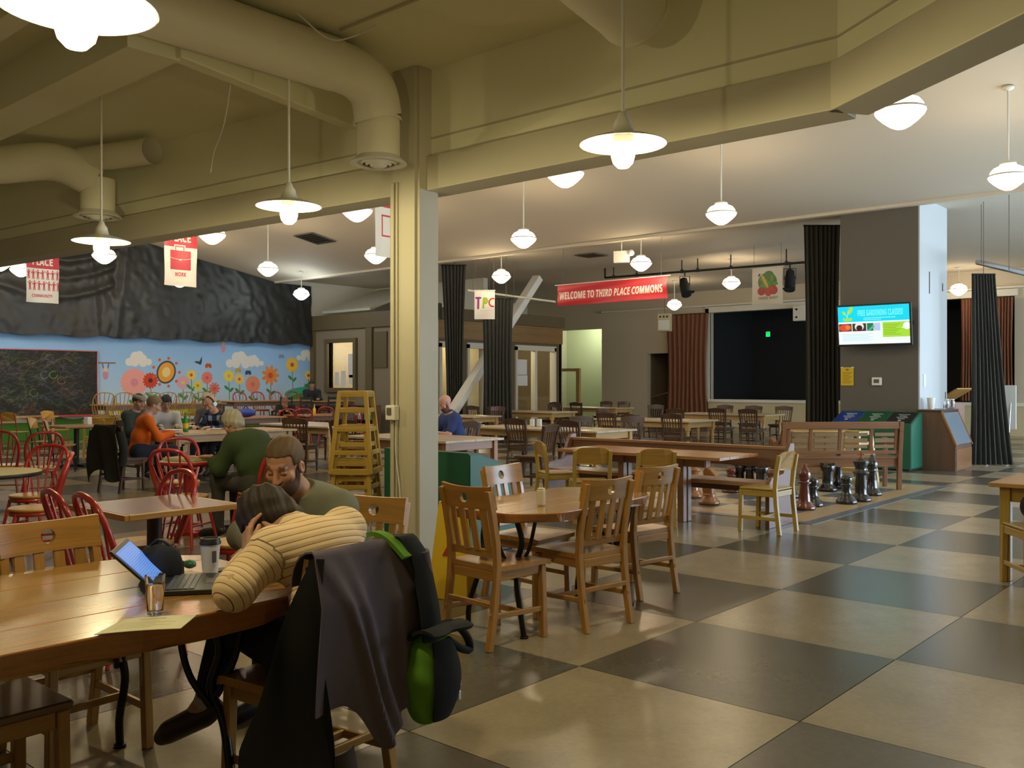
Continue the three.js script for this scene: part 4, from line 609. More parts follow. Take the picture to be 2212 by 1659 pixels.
{ const p = fl(1075, 24.6), t = drape('dark_drape', 'wide dark drape hanging straight behind the TPC flag', mat.drape, p, xdir, 0.82, 0.8, 3.75, 0.03, 8); hang(t, 0.3, 3.72, 0, 4.84); hang(t, -0.3, 3.72, 0, 4.84); }
drape('dark_drape', 'tall dark drape against the left edge of the pillar', mat.drape, fl(1776, 18.55), xdir, 0.72, 0.66, 4.66, 0.03, 8);
{ const p = fl(2125, 17.0), t = drape('dark_drape', 'dark drape gathered on a slanted tube right of the pillar', mat.drape, p, xdir, 0.42, 0.78, 3.5, 0.02, 8, 0.04, 0.14); hang(t, 0, 3.5, 0, 4.84); }
const SW = (px) => onU(29.5, px, 700)[0];
{ const a = SW(1440), b = SW(1532); drape('rust_curtain', 'rust brown pleated curtain at the left side of the stage opening', mat.rust, R(29.45, (a + b) / 2), bdir, b - a, b - a, 4.02, 0.05, 9, 0.07); }
{ const a = SW(2078), b = SW(2110); drape('rust_curtain', 'rust brown curtain just right of the pillar beside the dark drape', mat.rust, R(29.45, (a + b) / 2), bdir, b - a, (b - a) * 1.15, 4.0, 1.0, 5, 0.06); }
{ const a = SW(2140), b = SW(2190); drape('rust_curtain', 'rust brown curtain at the far right end of the stage', mat.rust, R(29.45, (a + b) / 2), bdir, b - a, b - a, 4.0, 1.0, 7, 0.06); }
{ const t = T('slanted_tube', 'silvery tube hanging slanted above the dark drape at the right', 'tube'); const a = at(2113, 566, 17.45), b = at(2260, 600, 15.4); P(t, 'tube', rod(a, b, 0.055, 0.055, 16), mat.steel); P(t, 'wire', [rod(at(2120, 568, 17.2), at(2120, 568, 17.2).setY(4.84), 0.006), rod(at(2180, 583, 16.3), at(2180, 583, 16.3).setY(4.84), 0.006)], mat.charcoal); }
// white brace, post and rail left of the banner
{ const b = V(-2.05, 24.3); struct('column_brace', [bar(b, at(1162, 600, 27), 0.27, 0.2)], mat.white); struct('column_post', bx(0.17, 4.85, 0.17, fl(938, 25.8).x, 2.42, fl(938, 25.8).z), mat.offwhite); }
{ const t = T('white_rail', 'thin pale rail running behind the TPC flag towards the banner', 'rail'); P(t, 'bar', rod(at(1010, 627, 24.9), at(1200, 652, 25.6), 0.03), mat.offwhite); for (const [x, y, d] of [[1022, 628, 24.9], [1110, 640, 25.2]]) { const p = at(x, y, d); P(t, 'wire', rod(p, p.clone().setY(4.84), 0.006), mat.charcoal); } }
{ const p = at(941, 672, 25.5), t = T('loudspeaker', 'black loudspeaker box fixed to the pale post behind the column', 'loudspeaker', p, 0.6); P(t, 'cabinet', bx(0.3, 0.44, 0.26, 0, 0, 0), mat.black); P(t, 'grille', bx(0.25, 0.38, 0.02, 0, 0, 0.135), mat.matte); P(t, 'bracket', rod([0, 0, -0.1], [-0.06, 0, -0.24], 0.02), mat.iron); }
{ const p = at(1436, 697, 29.2), t = T('loudspeaker', 'beige ceiling loudspeaker with three dark holes above the rust curtain', 'loudspeaker', p, 0.35); P(t, 'cabinet', bx(0.42, 0.56, 0.3, 0, 0, 0, { r: 0.02 }), mat.beige); P(t, 'grille', bx(0.34, 0.3, 0.02, 0, -0.08, 0.15), mat.offwhite); for (const x of [-0.11, 0, 0.11]) P(t, 'port', lathe([[0, 0], [0.03, 0], [0.03, 0.012], [0, 0.012]], 12).rotateX(Math.PI / 2).translate(x, 0.18, 0.148), mat.matte); hang(t, 0, 0.27, 0, 4.85 - p.y); }
{ const q = onU(29.42, 1730, 677), p = R(29.42, q[0], q[1]), t = T('junction_box', 'cream panel box with two dark holes at the top right of the stage opening', 'box', p, 0); P(t, 'panel', bx(0.42, 0.5, 0.3, 0, 0, 0, { r: 0.01 }), mat.offwhite); for (const y of [0.13, -0.13]) P(t, 'port', lathe([[0, 0], [0.035, 0], [0.035, 0.02], [0, 0.02]], 12).rotateX(Math.PI / 2).translate(-0.08, y, 0.15), mat.matte); P(t, 'bracket', bx(0.1, 0.1, 0.1, 0, 0, -0.18), mat.iron); }
{ const p = at(1343, 555, 21.3), t = T('emergency_light', 'white twin head emergency light box under the far ceiling', 'lamp', p, 0.3); P(t, 'housing', bx(0.36, 0.27, 0.12, 0, 0, 0, { r: 0.01 }), mat.white); P(t, 'head', lathe([[0, 0], [0.06, 0.01], [0.075, 0.1], [0, 0.1]], 16).rotateX(Math.PI / 2).translate(0.25, 0.07, 0), mat.white); P(t, 'bracket', rod([0.17, 0.07, 0.02], [0.22, 0.07, 0.04], 0.012), mat.white); P(t, 'stem', rod([0, 0.13, 0], [0, 4.85 - p.y, 0], 0.012), mat.white); }
{ // lighting bar with two stage lights
  const t = T('lighting_bar', 'dark stage lighting pipe under the ceiling behind the welcome banner', 'lighting bar'), A = at(1307, 600, 26.8), B = at(1745, 566, 22.6);
  P(t, 'pipe', rod(A, B, 0.03), mat.iron); P(t, 'stub', rod(A, A.clone().add(new THREE.Vector3(0, 0.3, 0)), 0.03), mat.iron);
  for (const f of [0.05, 0.18, 0.42, 0.5, 0.66, 0.91]) { const p = A.clone().lerp(B, f); P(t, 'hanger', [rod(p, p.clone().setY(4.86), 0.016), rod(p.clone().add(new THREE.Vector3(0, -0.04, 0)), p.clone().add(new THREE.Vector3(0, 0.06, 0)), 0.04)], mat.iron); }
  const spot = (px, py, d, f, tilt, turn, lab) => {
    const pipe = A.clone().lerp(B, f), s = T('stage_light', lab, 'stage light', pipe, turn);
    P(s, 'clamp', [rod([0, 0.03, 0], [0, -0.12, 0], 0.02), bx(0.07, 0.07, 0.07, 0, 0, 0)], mat.iron); P(s, 'yoke', [bar([-0.14, -0.13, 0], [0.14, -0.13, 0], 0.012, 0.04), bar([-0.14, -0.13, 0], [-0.14, -0.4, 0], 0.012, 0.04), bar([0.14, -0.13, 0], [0.14, -0.4, 0], 0.012, 0.04)], mat.iron);
    const c = lathe([[0, -0.3], [0.11, -0.3], [0.135, -0.28], [0.135, 0.05], [0.11, 0.1], [0.1, 0.22], [0.05, 0.26], [0, 0.26]], 20); c.rotateX(tilt); c.translate(0, -0.4, 0); P(s, 'can', c, mat.matte);
    const b = bx(0.3, 0.01, 0.12, 0, -0.3, 0.18); b.rotateX(tilt); b.translate(0, -0.4, 0); P(s, 'barn_door', b, mat.matte);
  };
  spot(1500, 625, 25, 0.435, -0.5, 0.9, 'black stage spotlight hanging tilted between two globe lamps'); spot(1715, 605, 23, 0.925, -0.25, 0.3, 'black stage spotlight hanging just right of the vegetable banner');
}
// ================================================================ banners
const font = (c, px, w = 'bold') => { c.font = `${w} ${px}px sans-serif`; c.textBaseline = 'middle'; };
function fitText(c, s, x, y, w, h, col) { c.save(); c.fillStyle = col; font(c, 100); c.textAlign = 'left'; const mw = c.measureText(s).width; c.translate(x, y); c.scale(w / mw, h / 72); c.fillText(s, 0, 0); c.lineWidth = 3; c.strokeStyle = col; c.strokeText(s, 0, 0); c.restore(); }
function banner(label, w, h, tex, c, dir, top, wave = 0.02) {
  const t = T('banner', label, 'banner', c.clone().setY(c.y)), d = dir.clone().normalize(), nr = new THREE.Vector3(-d.z, 0, d.x);
  P(t, 'cloth', sheet(24, 24, (s, v) => { const a = (s - 0.5) * w, f = wave * Math.sin(s * 7 + v * 3) * (0.3 + v) + wave * 0.5 * Math.sin(v * 9 + s * 4); return [d.x * a + nr.x * f, h / 2 - v * h, d.z * a + nr.z * f]; }), new THREE.MeshPhysicalMaterial({ map: tex, roughness: 0.45, side: THREE.DoubleSide }));
  P(t, 'pole', bar([-d.x * w * 0.53, h / 2 + 0.012, -d.z * w * 0.53], [d.x * w * 0.53, h / 2 + 0.012, d.z * w * 0.53], 0.02, 0.02), mat.white);
  for (const s of [-0.45, 0.45]) P(t, 'wire', rod([d.x * w * s, h / 2, d.z * w * s], [d.x * w * s, top - c.y, d.z * w * s], 0.004, 0.004, 5), mat.charcoal); return t;
}
const RED = '#c9323c', WHT = '#e9e2d2';
banner('long red banner reading WELCOME TO THIRD PLACE COMMONS', 3.15, 0.5, canvasTex(1600, 256, (c, w, h) => { c.fillStyle = RED; c.fillRect(0, 0, w, h); fitText(c, 'WELCOME TO THIRD PLACE COMMONS', 30, 136, w - 85, 88, WHT); }), at(1318, 630, 22).clone(), bdir, 4.85, 0.03);
banner('white and red banner with a briefcase over the word WORK', 0.66, 1.3, canvasTex(400, 788, (c, w, h) => {
  c.fillStyle = WHT; c.fillRect(0, 0, w, h); c.fillStyle = RED; c.fillRect(0, 0, w, 345); fitText(c, 'THIRD', 70, 90, 260, 90, WHT); fitText(c, 'PLACE', 70, 235, 260, 95, WHT);
  c.strokeStyle = WHT; c.lineWidth = 26; c.strokeRect(140, 330, 110, 90); c.strokeStyle = RED; c.lineWidth = 10; c.strokeRect(146, 336, 98, 80); c.fillStyle = RED; c.fillRect(76, 384, 245, 220); c.strokeStyle = WHT; c.lineWidth = 5; c.beginPath(); c.moveTo(80, 470); c.quadraticCurveTo(200, 500, 320, 470); c.stroke(); c.fillStyle = WHT; c.fillRect(185, 480, 28, 18); fitText(c, 'WORK', 136, 655, 130, 46, RED);
}), at(390, 566, 17.4).setY(3.34 + 0.65), adir, 5.72);
banner('white and red banner with rows of red figures over COMMUNITY', 0.72, 1.36, canvasTex(400, 756, (c, w, h) => {
  c.fillStyle = WHT; c.fillRect(0, 0, w, h); c.fillStyle = RED; c.fillRect(0, 0, w, 322); fitText(c, 'THIRD', 70, 85, 260, 90, WHT); fitText(c, 'PLACE', 70, 235, 260, 90, WHT);
  for (let r = 0; r < 2; r++) for (let i = 0; i < 7; i++) { const x = 30 + i * 58 + (r ? 14 : 0), y = 350 + r * 140; c.fillStyle = RED; c.beginPath(); c.arc(x, y, 10, 0, 7); c.fill(); c.beginPath(); c.moveTo(x - 15, y + 14); c.lineTo(x + 15, y + 14); c.lineTo(x + 10, y + 60); c.lineTo(x + 14, y + 110); c.lineTo(x + 3, y + 110); c.lineTo(x, y + 66); c.lineTo(x - 5, y + 110); c.lineTo(x - 15, y + 110); c.lineTo(x - 10, y + 60); c.closePath(); c.fill(); c.strokeStyle = RED; c.lineWidth = 8; c.beginPath(); c.moveTo(x - 13, y + 18); c.lineTo(x - 30, y + (i % 2 ? 40 : 10)); c.moveTo(x + 13, y + 18); c.lineTo(x + 30, y + (i % 3 ? 36 : 4)); c.stroke(); }
  fitText(c, 'COMMUNITY', 70, 668, 250, 38, RED);
}), at(92, 600, 21.2).setY(3.36 + 0.68), adir, 5.72);
banner('red and white banner mostly hidden behind the cream column', 0.64, 1.28, canvasTex(400, 788, (c, w, h) => { c.fillStyle = WHT; c.fillRect(0, 0, w, h); c.fillStyle = RED; c.fillRect(0, 0, w, 345); fitText(c, 'THIRD', 70, 90, 260, 90, WHT); fitText(c, 'PLACE', 70, 235, 260, 95, WHT); c.strokeStyle = RED; c.lineWidth = 16; c.strokeRect(90, 420, 220, 180); }), at(846, 500, 13.5).setY(3.34 + 0.64), adir, 5.72);
banner('white flag with purple T, green P and red C letters', 0.52, 0.72, canvasTex(320, 440, (c, w, h) => {
  c.fillStyle = '#ded8cc'; c.fillRect(0, 0, w, h); c.lineCap = 'round'; c.lineWidth = 32; c.strokeStyle = '#8d2a78'; c.beginPath(); c.moveTo(30, 110); c.lineTo(92, 108); c.moveTo(62, 112); c.lineTo(58, 270); c.stroke(); c.lineWidth = 26; c.strokeStyle = '#8fae2a'; c.beginPath(); c.moveTo(146, 112); c.lineTo(138, 262); c.stroke(); c.beginPath(); c.ellipse(172, 152, 30, 40, 0, 0, 7); c.fillStyle = '#9dbb38'; c.fill(); c.stroke(); c.lineWidth = 24; c.strokeStyle = '#c4283a'; c.beginPath(); c.arc(292, 180, 62, 1.5, 4.9); c.stroke(); c.fillStyle = 'rgba(120,110,120,.35)'; for (let i = 0; i < 14; i++) c.fillRect(90 + i * 14, 306 - i * 0.6, 9, 8);
}), at(1047, 659, 23.6), xdir, 4.85, 0.012);
banner('white banner with a green lettuce, yellow corn and red tomatoes', 0.78, 0.86, canvasTex(480, 530, (c, w, h) => {
  c.fillStyle = '#d9d2c4'; c.fillRect(0, 0, w, h); c.fillStyle = '#4c7c3a'; c.beginPath(); c.ellipse(240, 205, 150, 140, 0, 0, 7); c.fill(); c.beginPath(); c.ellipse(260, 110, 80, 70, 0, 0, 7); c.fill(); c.fillStyle = '#5f9448'; for (let i = 0; i < 9; i++) { c.beginPath(); c.ellipse(140 + rnd() * 220, 100 + rnd() * 180, 50, 28, rnd() * 3, 0, 7); c.fill(); }
  c.fillStyle = '#d9b23a'; c.beginPath(); c.ellipse(195, 190, 118, 22, 1.1, 0, 7); c.fill(); c.fillStyle = '#4a4550'; c.beginPath(); c.ellipse(112, 95, 14, 26, 0.5, 0, 7); c.fill();
  for (const [x, y, r] of [[145, 335, 62], [255, 355, 58], [340, 330, 64], [300, 300, 40]]) { c.fillStyle = r > 60 ? '#b5342c' : '#c4443a'; c.beginPath(); c.arc(x, y, r, 0, 7); c.fill(); } fitText(c, "FARMERS' MARKET", 96, 440, 310, 40, '#8a7f86');
}), at(1658, 618, 22.2), bdir, 4.85, 0.012);
// ================================================================ television, signs, exit sign
{
  const tx = canvasTex(960, 540, (c, w, h) => {
    c.fillStyle = '#eefcff'; c.fillRect(0, 0, w, h); c.fillStyle = '#0fd8f2'; c.fillRect(0, 0, w, 220); fitText(c, 'FREE GARDENING CLASSES!', 270, 100, 610, 82, '#7df2f4'); c.fillStyle = 'rgba(160,250,250,.7)'; c.fillRect(350, 165, 430, 14); c.fillRect(350, 190, 240, 12);
    c.fillStyle = '#a9dd3c'; c.beginPath(); c.ellipse(170, 60, 60, 30, -1.0, 0, 7); c.fill(); c.beginPath(); c.ellipse(85, 92, 34, 18, 0.9, 0, 7); c.fill(); c.strokeStyle = '#9df0ee'; c.lineWidth = 8; c.beginPath(); c.moveTo(130, 160); c.quadraticCurveTo(125, 110, 165, 60); c.moveTo(128, 160); c.quadraticCurveTo(120, 120, 85, 95); c.stroke(); c.fillStyle = '#a9dd3c'; c.beginPath(); c.moveTo(62, 165); c.lineTo(200, 165); c.lineTo(185, 205); c.lineTo(76, 205); c.fill();
    c.fillStyle = '#5a4438'; c.fillRect(5, 245, 180, 110); c.fillStyle = '#e24a2e'; c.beginPath(); c.ellipse(92, 300, 84, 48, 0, 0, 7); c.fill(); c.fillStyle = '#f07a3a'; c.beginPath(); c.arc(130, 295, 34, 0, 7); c.fill(); c.fillStyle = '#4a3428'; c.fillRect(195, 245, 190, 110); c.fillStyle = '#efe0e6'; c.beginPath(); c.ellipse(290, 290, 62, 60, 0, 0, 7); c.fill(); c.fillStyle = '#3a2418'; c.beginPath(); c.arc(290, 312, 42, 0, 7); c.fill(); c.fillStyle = '#1f7a52'; c.fillRect(395, 245, 90, 110); c.fillStyle = '#b9c8ea'; c.fillRect(480, 245, 95, 110); c.fillStyle = '#54b47a'; c.beginPath(); c.moveTo(400, 350); c.lineTo(480, 270); c.lineTo(500, 300); c.lineTo(430, 355); c.fill();
    c.fillStyle = '#c4e3e6'; for (let i = 0; i < 5; i++) c.fillRect(50, 392 + i * 22, 420 - (i % 2) * 50, 9); c.fillStyle = '#a6dc3a'; c.fillRect(605, 240, 355, 210); c.fillStyle = '#7fae2a'; for (let i = 0; i < 7; i++) c.fillRect(622, 270 + i * 23, 220 - (i % 3) * 30, 8); c.fillStyle = '#eefcff'; c.beginPath(); c.arc(925, 300, 50, 0, 7); c.fill(); c.beginPath(); c.moveTo(940, 340); c.lineTo(850, 325); c.lineTo(900, 290); c.fill();
  });
  const p = at(1888, 701, 16.72), t = T('television', 'wall television showing a bright blue and green gardening class notice', 'television', p, 0); t.rotation.x = 0.11;
  P(t, 'screen', [new THREE.PlaneGeometry(1.27, 0.69).translate(0, 0, 0.036)], lit(tx, 0.9)); P(t, 'casing', bx(1.34, 0.76, 0.05, 0, -0.005, 0.005, { r: 0.012 }), mat.black); P(t, 'mount', [bx(0.4, 0.3, 0.05, 0, 0, -0.05), bar([0.3, 0, -0.05], [0.62, 0, -0.24], 0.05, 0.05), bar([0, 0, -0.06], [0, -0.02, -0.3], 0.07, 0.07)], mat.iron);
  const l = new THREE.RectAreaLight(0xb8f0ff, 0.55, 1.27, 0.69); l.position.set(0, 0, 0.05); l.rotation.y = Math.PI; t.add(l);
  t.updateMatrixWorld();
}
const onPillar = (px, py, dz = 0.012) => { const [v, h] = onU(17.2, px, py); return R(17.2 - dz, v, h); };
{ const t = T('notice', 'yellow notice taped to the pillar below the television', 'sign', onPillar(1831, 813)); P(t, 'sheet', card(0.24, 0.34, 0.004), printed(canvasTex(120, 170, (c, w, h) => { c.fillStyle = '#d6b21e'; c.fillRect(0, 0, w, h); c.fillStyle = '#8d7416'; c.fillRect(46, 14, 28, 18); for (let i = 0; i < 8; i++) c.fillRect(14, 46 + i * 14, 92 - (i % 3) * 14, 5); }))); P(t, 'tape', [bx(0.05, 0.02, 0.006, 0.1, 0.165, 0), bx(0.05, 0.02, 0.006, -0.1, 0.165, 0)], mat.paper); }
{ const t = T('wall_thermostat', 'white thermostat on the pillar right of the yellow notice', 'thermostat', onPillar(1895, 824, 0.02)); P(t, 'casing', bx(0.18, 0.15, 0.04, 0, 0, 0, { r: 0.015 }), mat.white); P(t, 'display', bx(0.1, 0.07, 0.008, 0, 0.005, 0.02), mat.charcoal); }
{ const p = at(1660, 722, 34.9), t = T('exit_sign', 'small glowing green exit sign deep in the dark stage', 'sign', p, 0); P(t, 'face', new THREE.PlaneGeometry(0.17, 0.19).translate(0, 0, 0.031), lit(canvasTex(64, 64, (c) => { c.fillStyle = '#10e060'; c.fillRect(0, 0, 64, 64); c.strokeStyle = '#065c2a'; c.lineWidth = 7; c.beginPath(); c.arc(30, 32, 13, 4, 8); c.stroke(); }), 1.2)); P(t, 'housing', bx(0.19, 0.21, 0.05, 0, 0, 0), mat.matte); P(t, 'stem', rod([0, 0.1, 0], [0, 4.4 - p.y, 0], 0.012), mat.matte); const l = new THREE.PointLight(L(0.05, 0.8, 0.3), 0.03); l.position.z = 0.1; t.add(l); }
// ================================================================ cabinets
function sortBin(label, pos, turn, w, colors, ky = 1) {      // green box with a slanting top, tall side at the back (-z)
  const t = T('recycling_cabinet', label, 'recycling cabinet', pos, turn);
  P(t, 'body', side([[-0.32, 0.03], [0.32, 0.03], [0.32, 0.72], [-0.22, 0.9], [-0.32, 0.9]], w, 0), mat.green); P(t, 'plinth', bx(w - 0.06, 0.04, 0.58, 0, 0.02, 0), mat.black);
  for (const q of [1, -1]) P(t, 'lit_tone_skin', side([[-0.31, 0.05], [0.31, 0.05], [0.31, 0.71], [-0.22, 0.885], [-0.31, 0.885]], 0.012, q * (w / 2 + 0.004)), mat.greenLit);  // lit copy of the body green, so light on the ends is in the colour
  colors.forEach((m, i) => { const n = colors.length, ww = w / n - 0.04, x = -w / 2 + (i + 0.5) * w / n; { const g = join(card(ww, 0.46, 0.012)); g.rotateX(-Math.PI / 2 + 0.322); g.translate(x, 0.812, 0.052); P(t, 'lid_panel', g, m); }; });
  t.scale.y = ky; return t;
}
const label3 = (bg, n) => printed(canvasTex(128, 128, (c) => { c.fillStyle = bg; c.fillRect(0, 0, 128, 128); c.fillStyle = 'rgba(220,225,220,.75)'; for (let i = 0; i < 4; i++) c.fillRect(34 + (i % 2) * 12, 24 + i * 18, 60 - (i % 2) * 22, 7); c.fillRect(56, 96, 16, 14); }), { roughness: 0.35 });
sortBin('green cabinet with a slanting top behind the column, its back to us', R(6.08, -6.08), faceR(1, 0), 1.1, [mat.green, mat.black]);
sortBin('green recycling cabinet with blue, green and black slanted lids before the pillar', R(16.72, -5.98), faceR(-1, 0), 1.4, [label3('#17357e', 1), label3('#0e4a30', 2), label3('#15181a', 3)], 1.12);
{ // news stand with a sloping front
  const t = T('display_stand', 'dark wooden display stand with a sloping shiny front right of the pillar', 'stand', R(17.45, -5.05), Math.PI / 2);
  P(t, 'body', side([[-0.3, 0], [0.33, 0], [0.33, 0.42], [0.08, 1.02], [-0.3, 1.02]], 0.95, 0), wood(0.13, 0.065, 0.035, 0.45), 'dark stained wooden carcass');
  P(t, 'front_glass', bar([0, 0.45, 0.33], [0, 1.0, 0.1], 0.9, 0.02), new THREE.MeshPhysicalMaterial({ color: L(0.22, 0.26, 0.3), roughness: 0.25, clearcoat: 1 })); P(t, 'top', bx(1.0, 0.03, 0.42, 0, 1.035, -0.1), mat.dark); P(t, 'kick_board', bx(0.9, 0.36, 0.015, 0, 0.2, 0.336), mat.bench);  // bluish tone of the sloping front stands in for the reflected window
  for (const s of [-1, 1]) P(t, 'side_frame', bar([s * 0.46, 0.42, 0.34], [s * 0.46, 1.02, 0.09], 0.05, 0.04), mat.bench);
  const cup = T('paper_cup', 'white paper cup left standing on the display stand', 'cup', R(17.3, -5.22, 1.05)); P(cup, 'body', lathe([[0, 0], [0.05, 0], [0.07, 0.2], [0.06, 0.2], [0.045, 0.01], [0, 0.01]], 20), mat.white); P(cup, 'rim', lathe([[0.066, 0.195], [0.074, 0.2], [0.066, 0.207]], 20), mat.white);
  [[17.5, -5.02], [17.75, -5.0], [17.85, -5.12]].forEach(([u, v], i) => { const j = T('glass_jar', ['clear glass jar next to the paper cup on the display stand', 'middle glass jar on the display stand', 'glass jar at the far end of the display stand'][i], 'jar', R(u, v, 1.05), 0, 'jars on the display stand'); P(j, 'body', lathe([[0, 0], [0.05, 0], [0.055, 0.02], [0.055, 0.13], [0.04, 0.16], [0.035, 0.16], [0.05, 0.125], [0.05, 0.01], [0, 0.008]], 18), mat.solidGlass); P(j, 'lid', lathe([[0, 0.16], [0.042, 0.16], [0.042, 0.18], [0, 0.18]], 18), mat.white); });
}
{ const t = T('lectern', 'tan slanted lectern top showing behind the display stand', 'lectern', V(9.15, 19.2), faceV(-0.5, 0.9)); P(t, 'top', bx(0.5, 0.03, 0.62, 0, 1.26, 0, { rx: 0.5 }), mat.oakLight); P(t, 'body', bx(0.34, 1.12, 0.3, 0, 0.56, 0), mat.bench); P(t, 'foot', bx(0.5, 0.05, 0.45, 0, 0.025, 0), mat.brown); }
{ const t = T('white_board', 'white board leaning edge on beside the right dark drape', 'board', V(9.55, 18.1), faceV(-0.8, -0.6)); P(t, 'panel', bx(0.6, 0.85, 0.02, 0, 1.05, 0), mat.white); P(t, 'leg', [rod([-0.2, 0, 0.15], [-0.2, 1.3, -0.02], 0.012), rod([0.2, 0, 0.15], [0.2, 1.3, -0.02], 0.012), rod([0, 0, -0.25], [0, 1.3, -0.02], 0.012)], mat.steel); }
// ================================================================ carved bench
{
  const t = T('carved_bench', 'long wooden bench with carved open back and scrolled arms, seen from behind', 'bench', V(4.62, 13.25), faceV(-0.06, 1)), w = 1.74, hw = w / 2;
  for (const s of [-1, 1]) { P(t, 'leg', side([[-0.24, 0], [-0.19, 0], [-0.2, 0.46], [-0.22, 0.7], [-0.27, 0.97], [-0.31, 0.97], [-0.26, 0.46]], 0.06, s * (hw - 0.03)), mat.bench); P(t, 'leg', bar([s * (hw - 0.03), 0, 0.22], [s * (hw - 0.03), 0.66, 0.2], 0.055, 0.055), mat.bench); P(t, 'armrest', side(ribbon([[-0.28, 0.86], [-0.22, 0.76], [-0.1, 0.67], [0.06, 0.64], [0.17, 0.69], [0.25, 0.7], [0.28, 0.63]], 0.055), 0.06, s * (hw - 0.03)), mat.bench); P(t, 'seat_end', bx(0.03, 0.13, 0.4, s * (hw - 0.02), 0.4, 0), mat.bench); }
  P(t, 'seat', bx(w - 0.02, 0.03, 0.46, 0, 0.46, 0.0), mat.bench); P(t, 'apron', [bx(w - 0.1, 0.14, 0.03, 0, 0.4, -0.2), bx(w - 0.1, 0.12, 0.03, 0, 0.4, 0.2)], mat.bench);
  P(t, 'top_rail', bx(w, 0.1, 0.045, 0, 0.92, -0.272), mat.bench); P(t, 'back_rail', bx(w - 0.1, 0.05, 0.035, 0, 0.54, -0.225), mat.bench);
  const px = [-hw + 0.1, -0.5, -0.36, 0.1, 0.24, hw - 0.12]; for (const x of [-hw + 0.09, -0.42, 0.03, 0.45, hw - 0.1]) P(t, 'stile', bar([x, 0.55, -0.226], [x, 0.88, -0.262], 0.05, 0.03), mat.bench);
  [[-0.62, 0.3], [-0.2, 0.34], [0.24, 0.32], [0.61, 0.22]].forEach(([x, ww]) => { for (let k = 0; k < 3; k++) P(t, 'carved_slat', bx(ww, 0.05 + 0.012 * (k === 1), 0.016, x, 0.62 + k * 0.085, -0.235 - k * 0.009), mat.carved); });
}
{ const t = T('storage_box', 'beige box cabinet standing behind the carved bench', 'box', V(4.95, 14.9), 0.72); P(t, 'body', bx(0.95, 0.72, 0.4, 0, 0.37, 0), mat.carved); P(t, 'top', bx(0.99, 0.03, 0.44, 0, 0.745, 0), mat.pine); P(t, 'foot', bx(0.9, 0.03, 0.36, 0, 0.015, 0), mat.black); for (const x of [-0.24, 0.24]) P(t, 'door', bx(0.44, 0.6, 0.015, x, 0.38, 0.203), mat.carved); }
// ================================================================ stacked high chairs
function highChair(label, pos, turn) {
  const t = T('high_chair', label, 'high chair', pos, turn, undefined), H = 0.78, bw = 0.195, tw = 0.125, f = (y) => bw + (tw - bw) * y / H;
  for (const [a, b] of [[-1, -1], [1, -1], [-1, 1], [1, 1]]) P(t, 'leg', bar([a * bw, 0, b * bw], [a * tw, H, b * tw], 0.042, 0.03), mat.blond);
  for (const y of [0.022, 0.2, 0.42, 0.6, H - 0.025]) for (const s of [-1, 1]) { P(t, 'rail', bx(2 * f(y), y > 0.7 || y < 0.1 ? 0.06 : 0.045, 0.025, 0, y, s * f(y)), mat.blond); P(t, 'rail', bx(0.025, y > 0.7 || y < 0.1 ? 0.06 : 0.045, 2 * f(y), s * f(y), y, 0), mat.blond); }
  P(t, 'seat', bx(2 * f(0.42) - 0.03, 0.018, 2 * f(0.42) - 0.03, 0, 0.43, 0), mat.blond); return t;
}
['bottom wooden high chair of the stack beside the column', 'middle wooden high chair of the stack beside the column', 'top wooden high chair of the stack beside the column'].forEach((l, i) => highChair(l, V(-1.5, 8.9, i * 0.325), faceV(-0.12, -1) + 0.02 * i));
highChair('lone wooden high chair behind the carved bench', V(5.3, 14.15), faceV(0.5, -1));
{ const t = T('wet_floor_sign', 'yellow folding wet floor sign standing behind the front oak chair', 'sign', V(-0.42, 6.55), faceV(-0.3, -1)); const pl = poly([[-0.15, 0], [0.15, 0], [0.1, 0.66], [-0.1, 0.66]], 0.014, { holes: [(() => { const p = new THREE.Path(); p.moveTo(-0.05, 0.57); p.lineTo(0.05, 0.57); p.lineTo(0.045, 0.62); p.lineTo(-0.045, 0.62); p.closePath(); return p; })()] }); const a = pl.clone(); a.rotateX(-0.16); a.translate(0, 0, 0.105); const b = pl.clone(); b.rotateX(0.16); b.translate(0, 0, -0.12); P(t, 'front_panel', a, mat.yellow); P(t, 'back_panel', b, mat.yellow); const s = poly([[-0.05, 0.3], [0.05, 0.3], [0, 0.4]], 0.004, { bevel: 0 }); s.rotateX(-0.16); s.translate(0, 0, 0.121); P(t, 'symbol', s, mat.red); P(t, 'hinge', bx(0.2, 0.02, 0.03, 0, 0.66, 0), mat.yellow); }
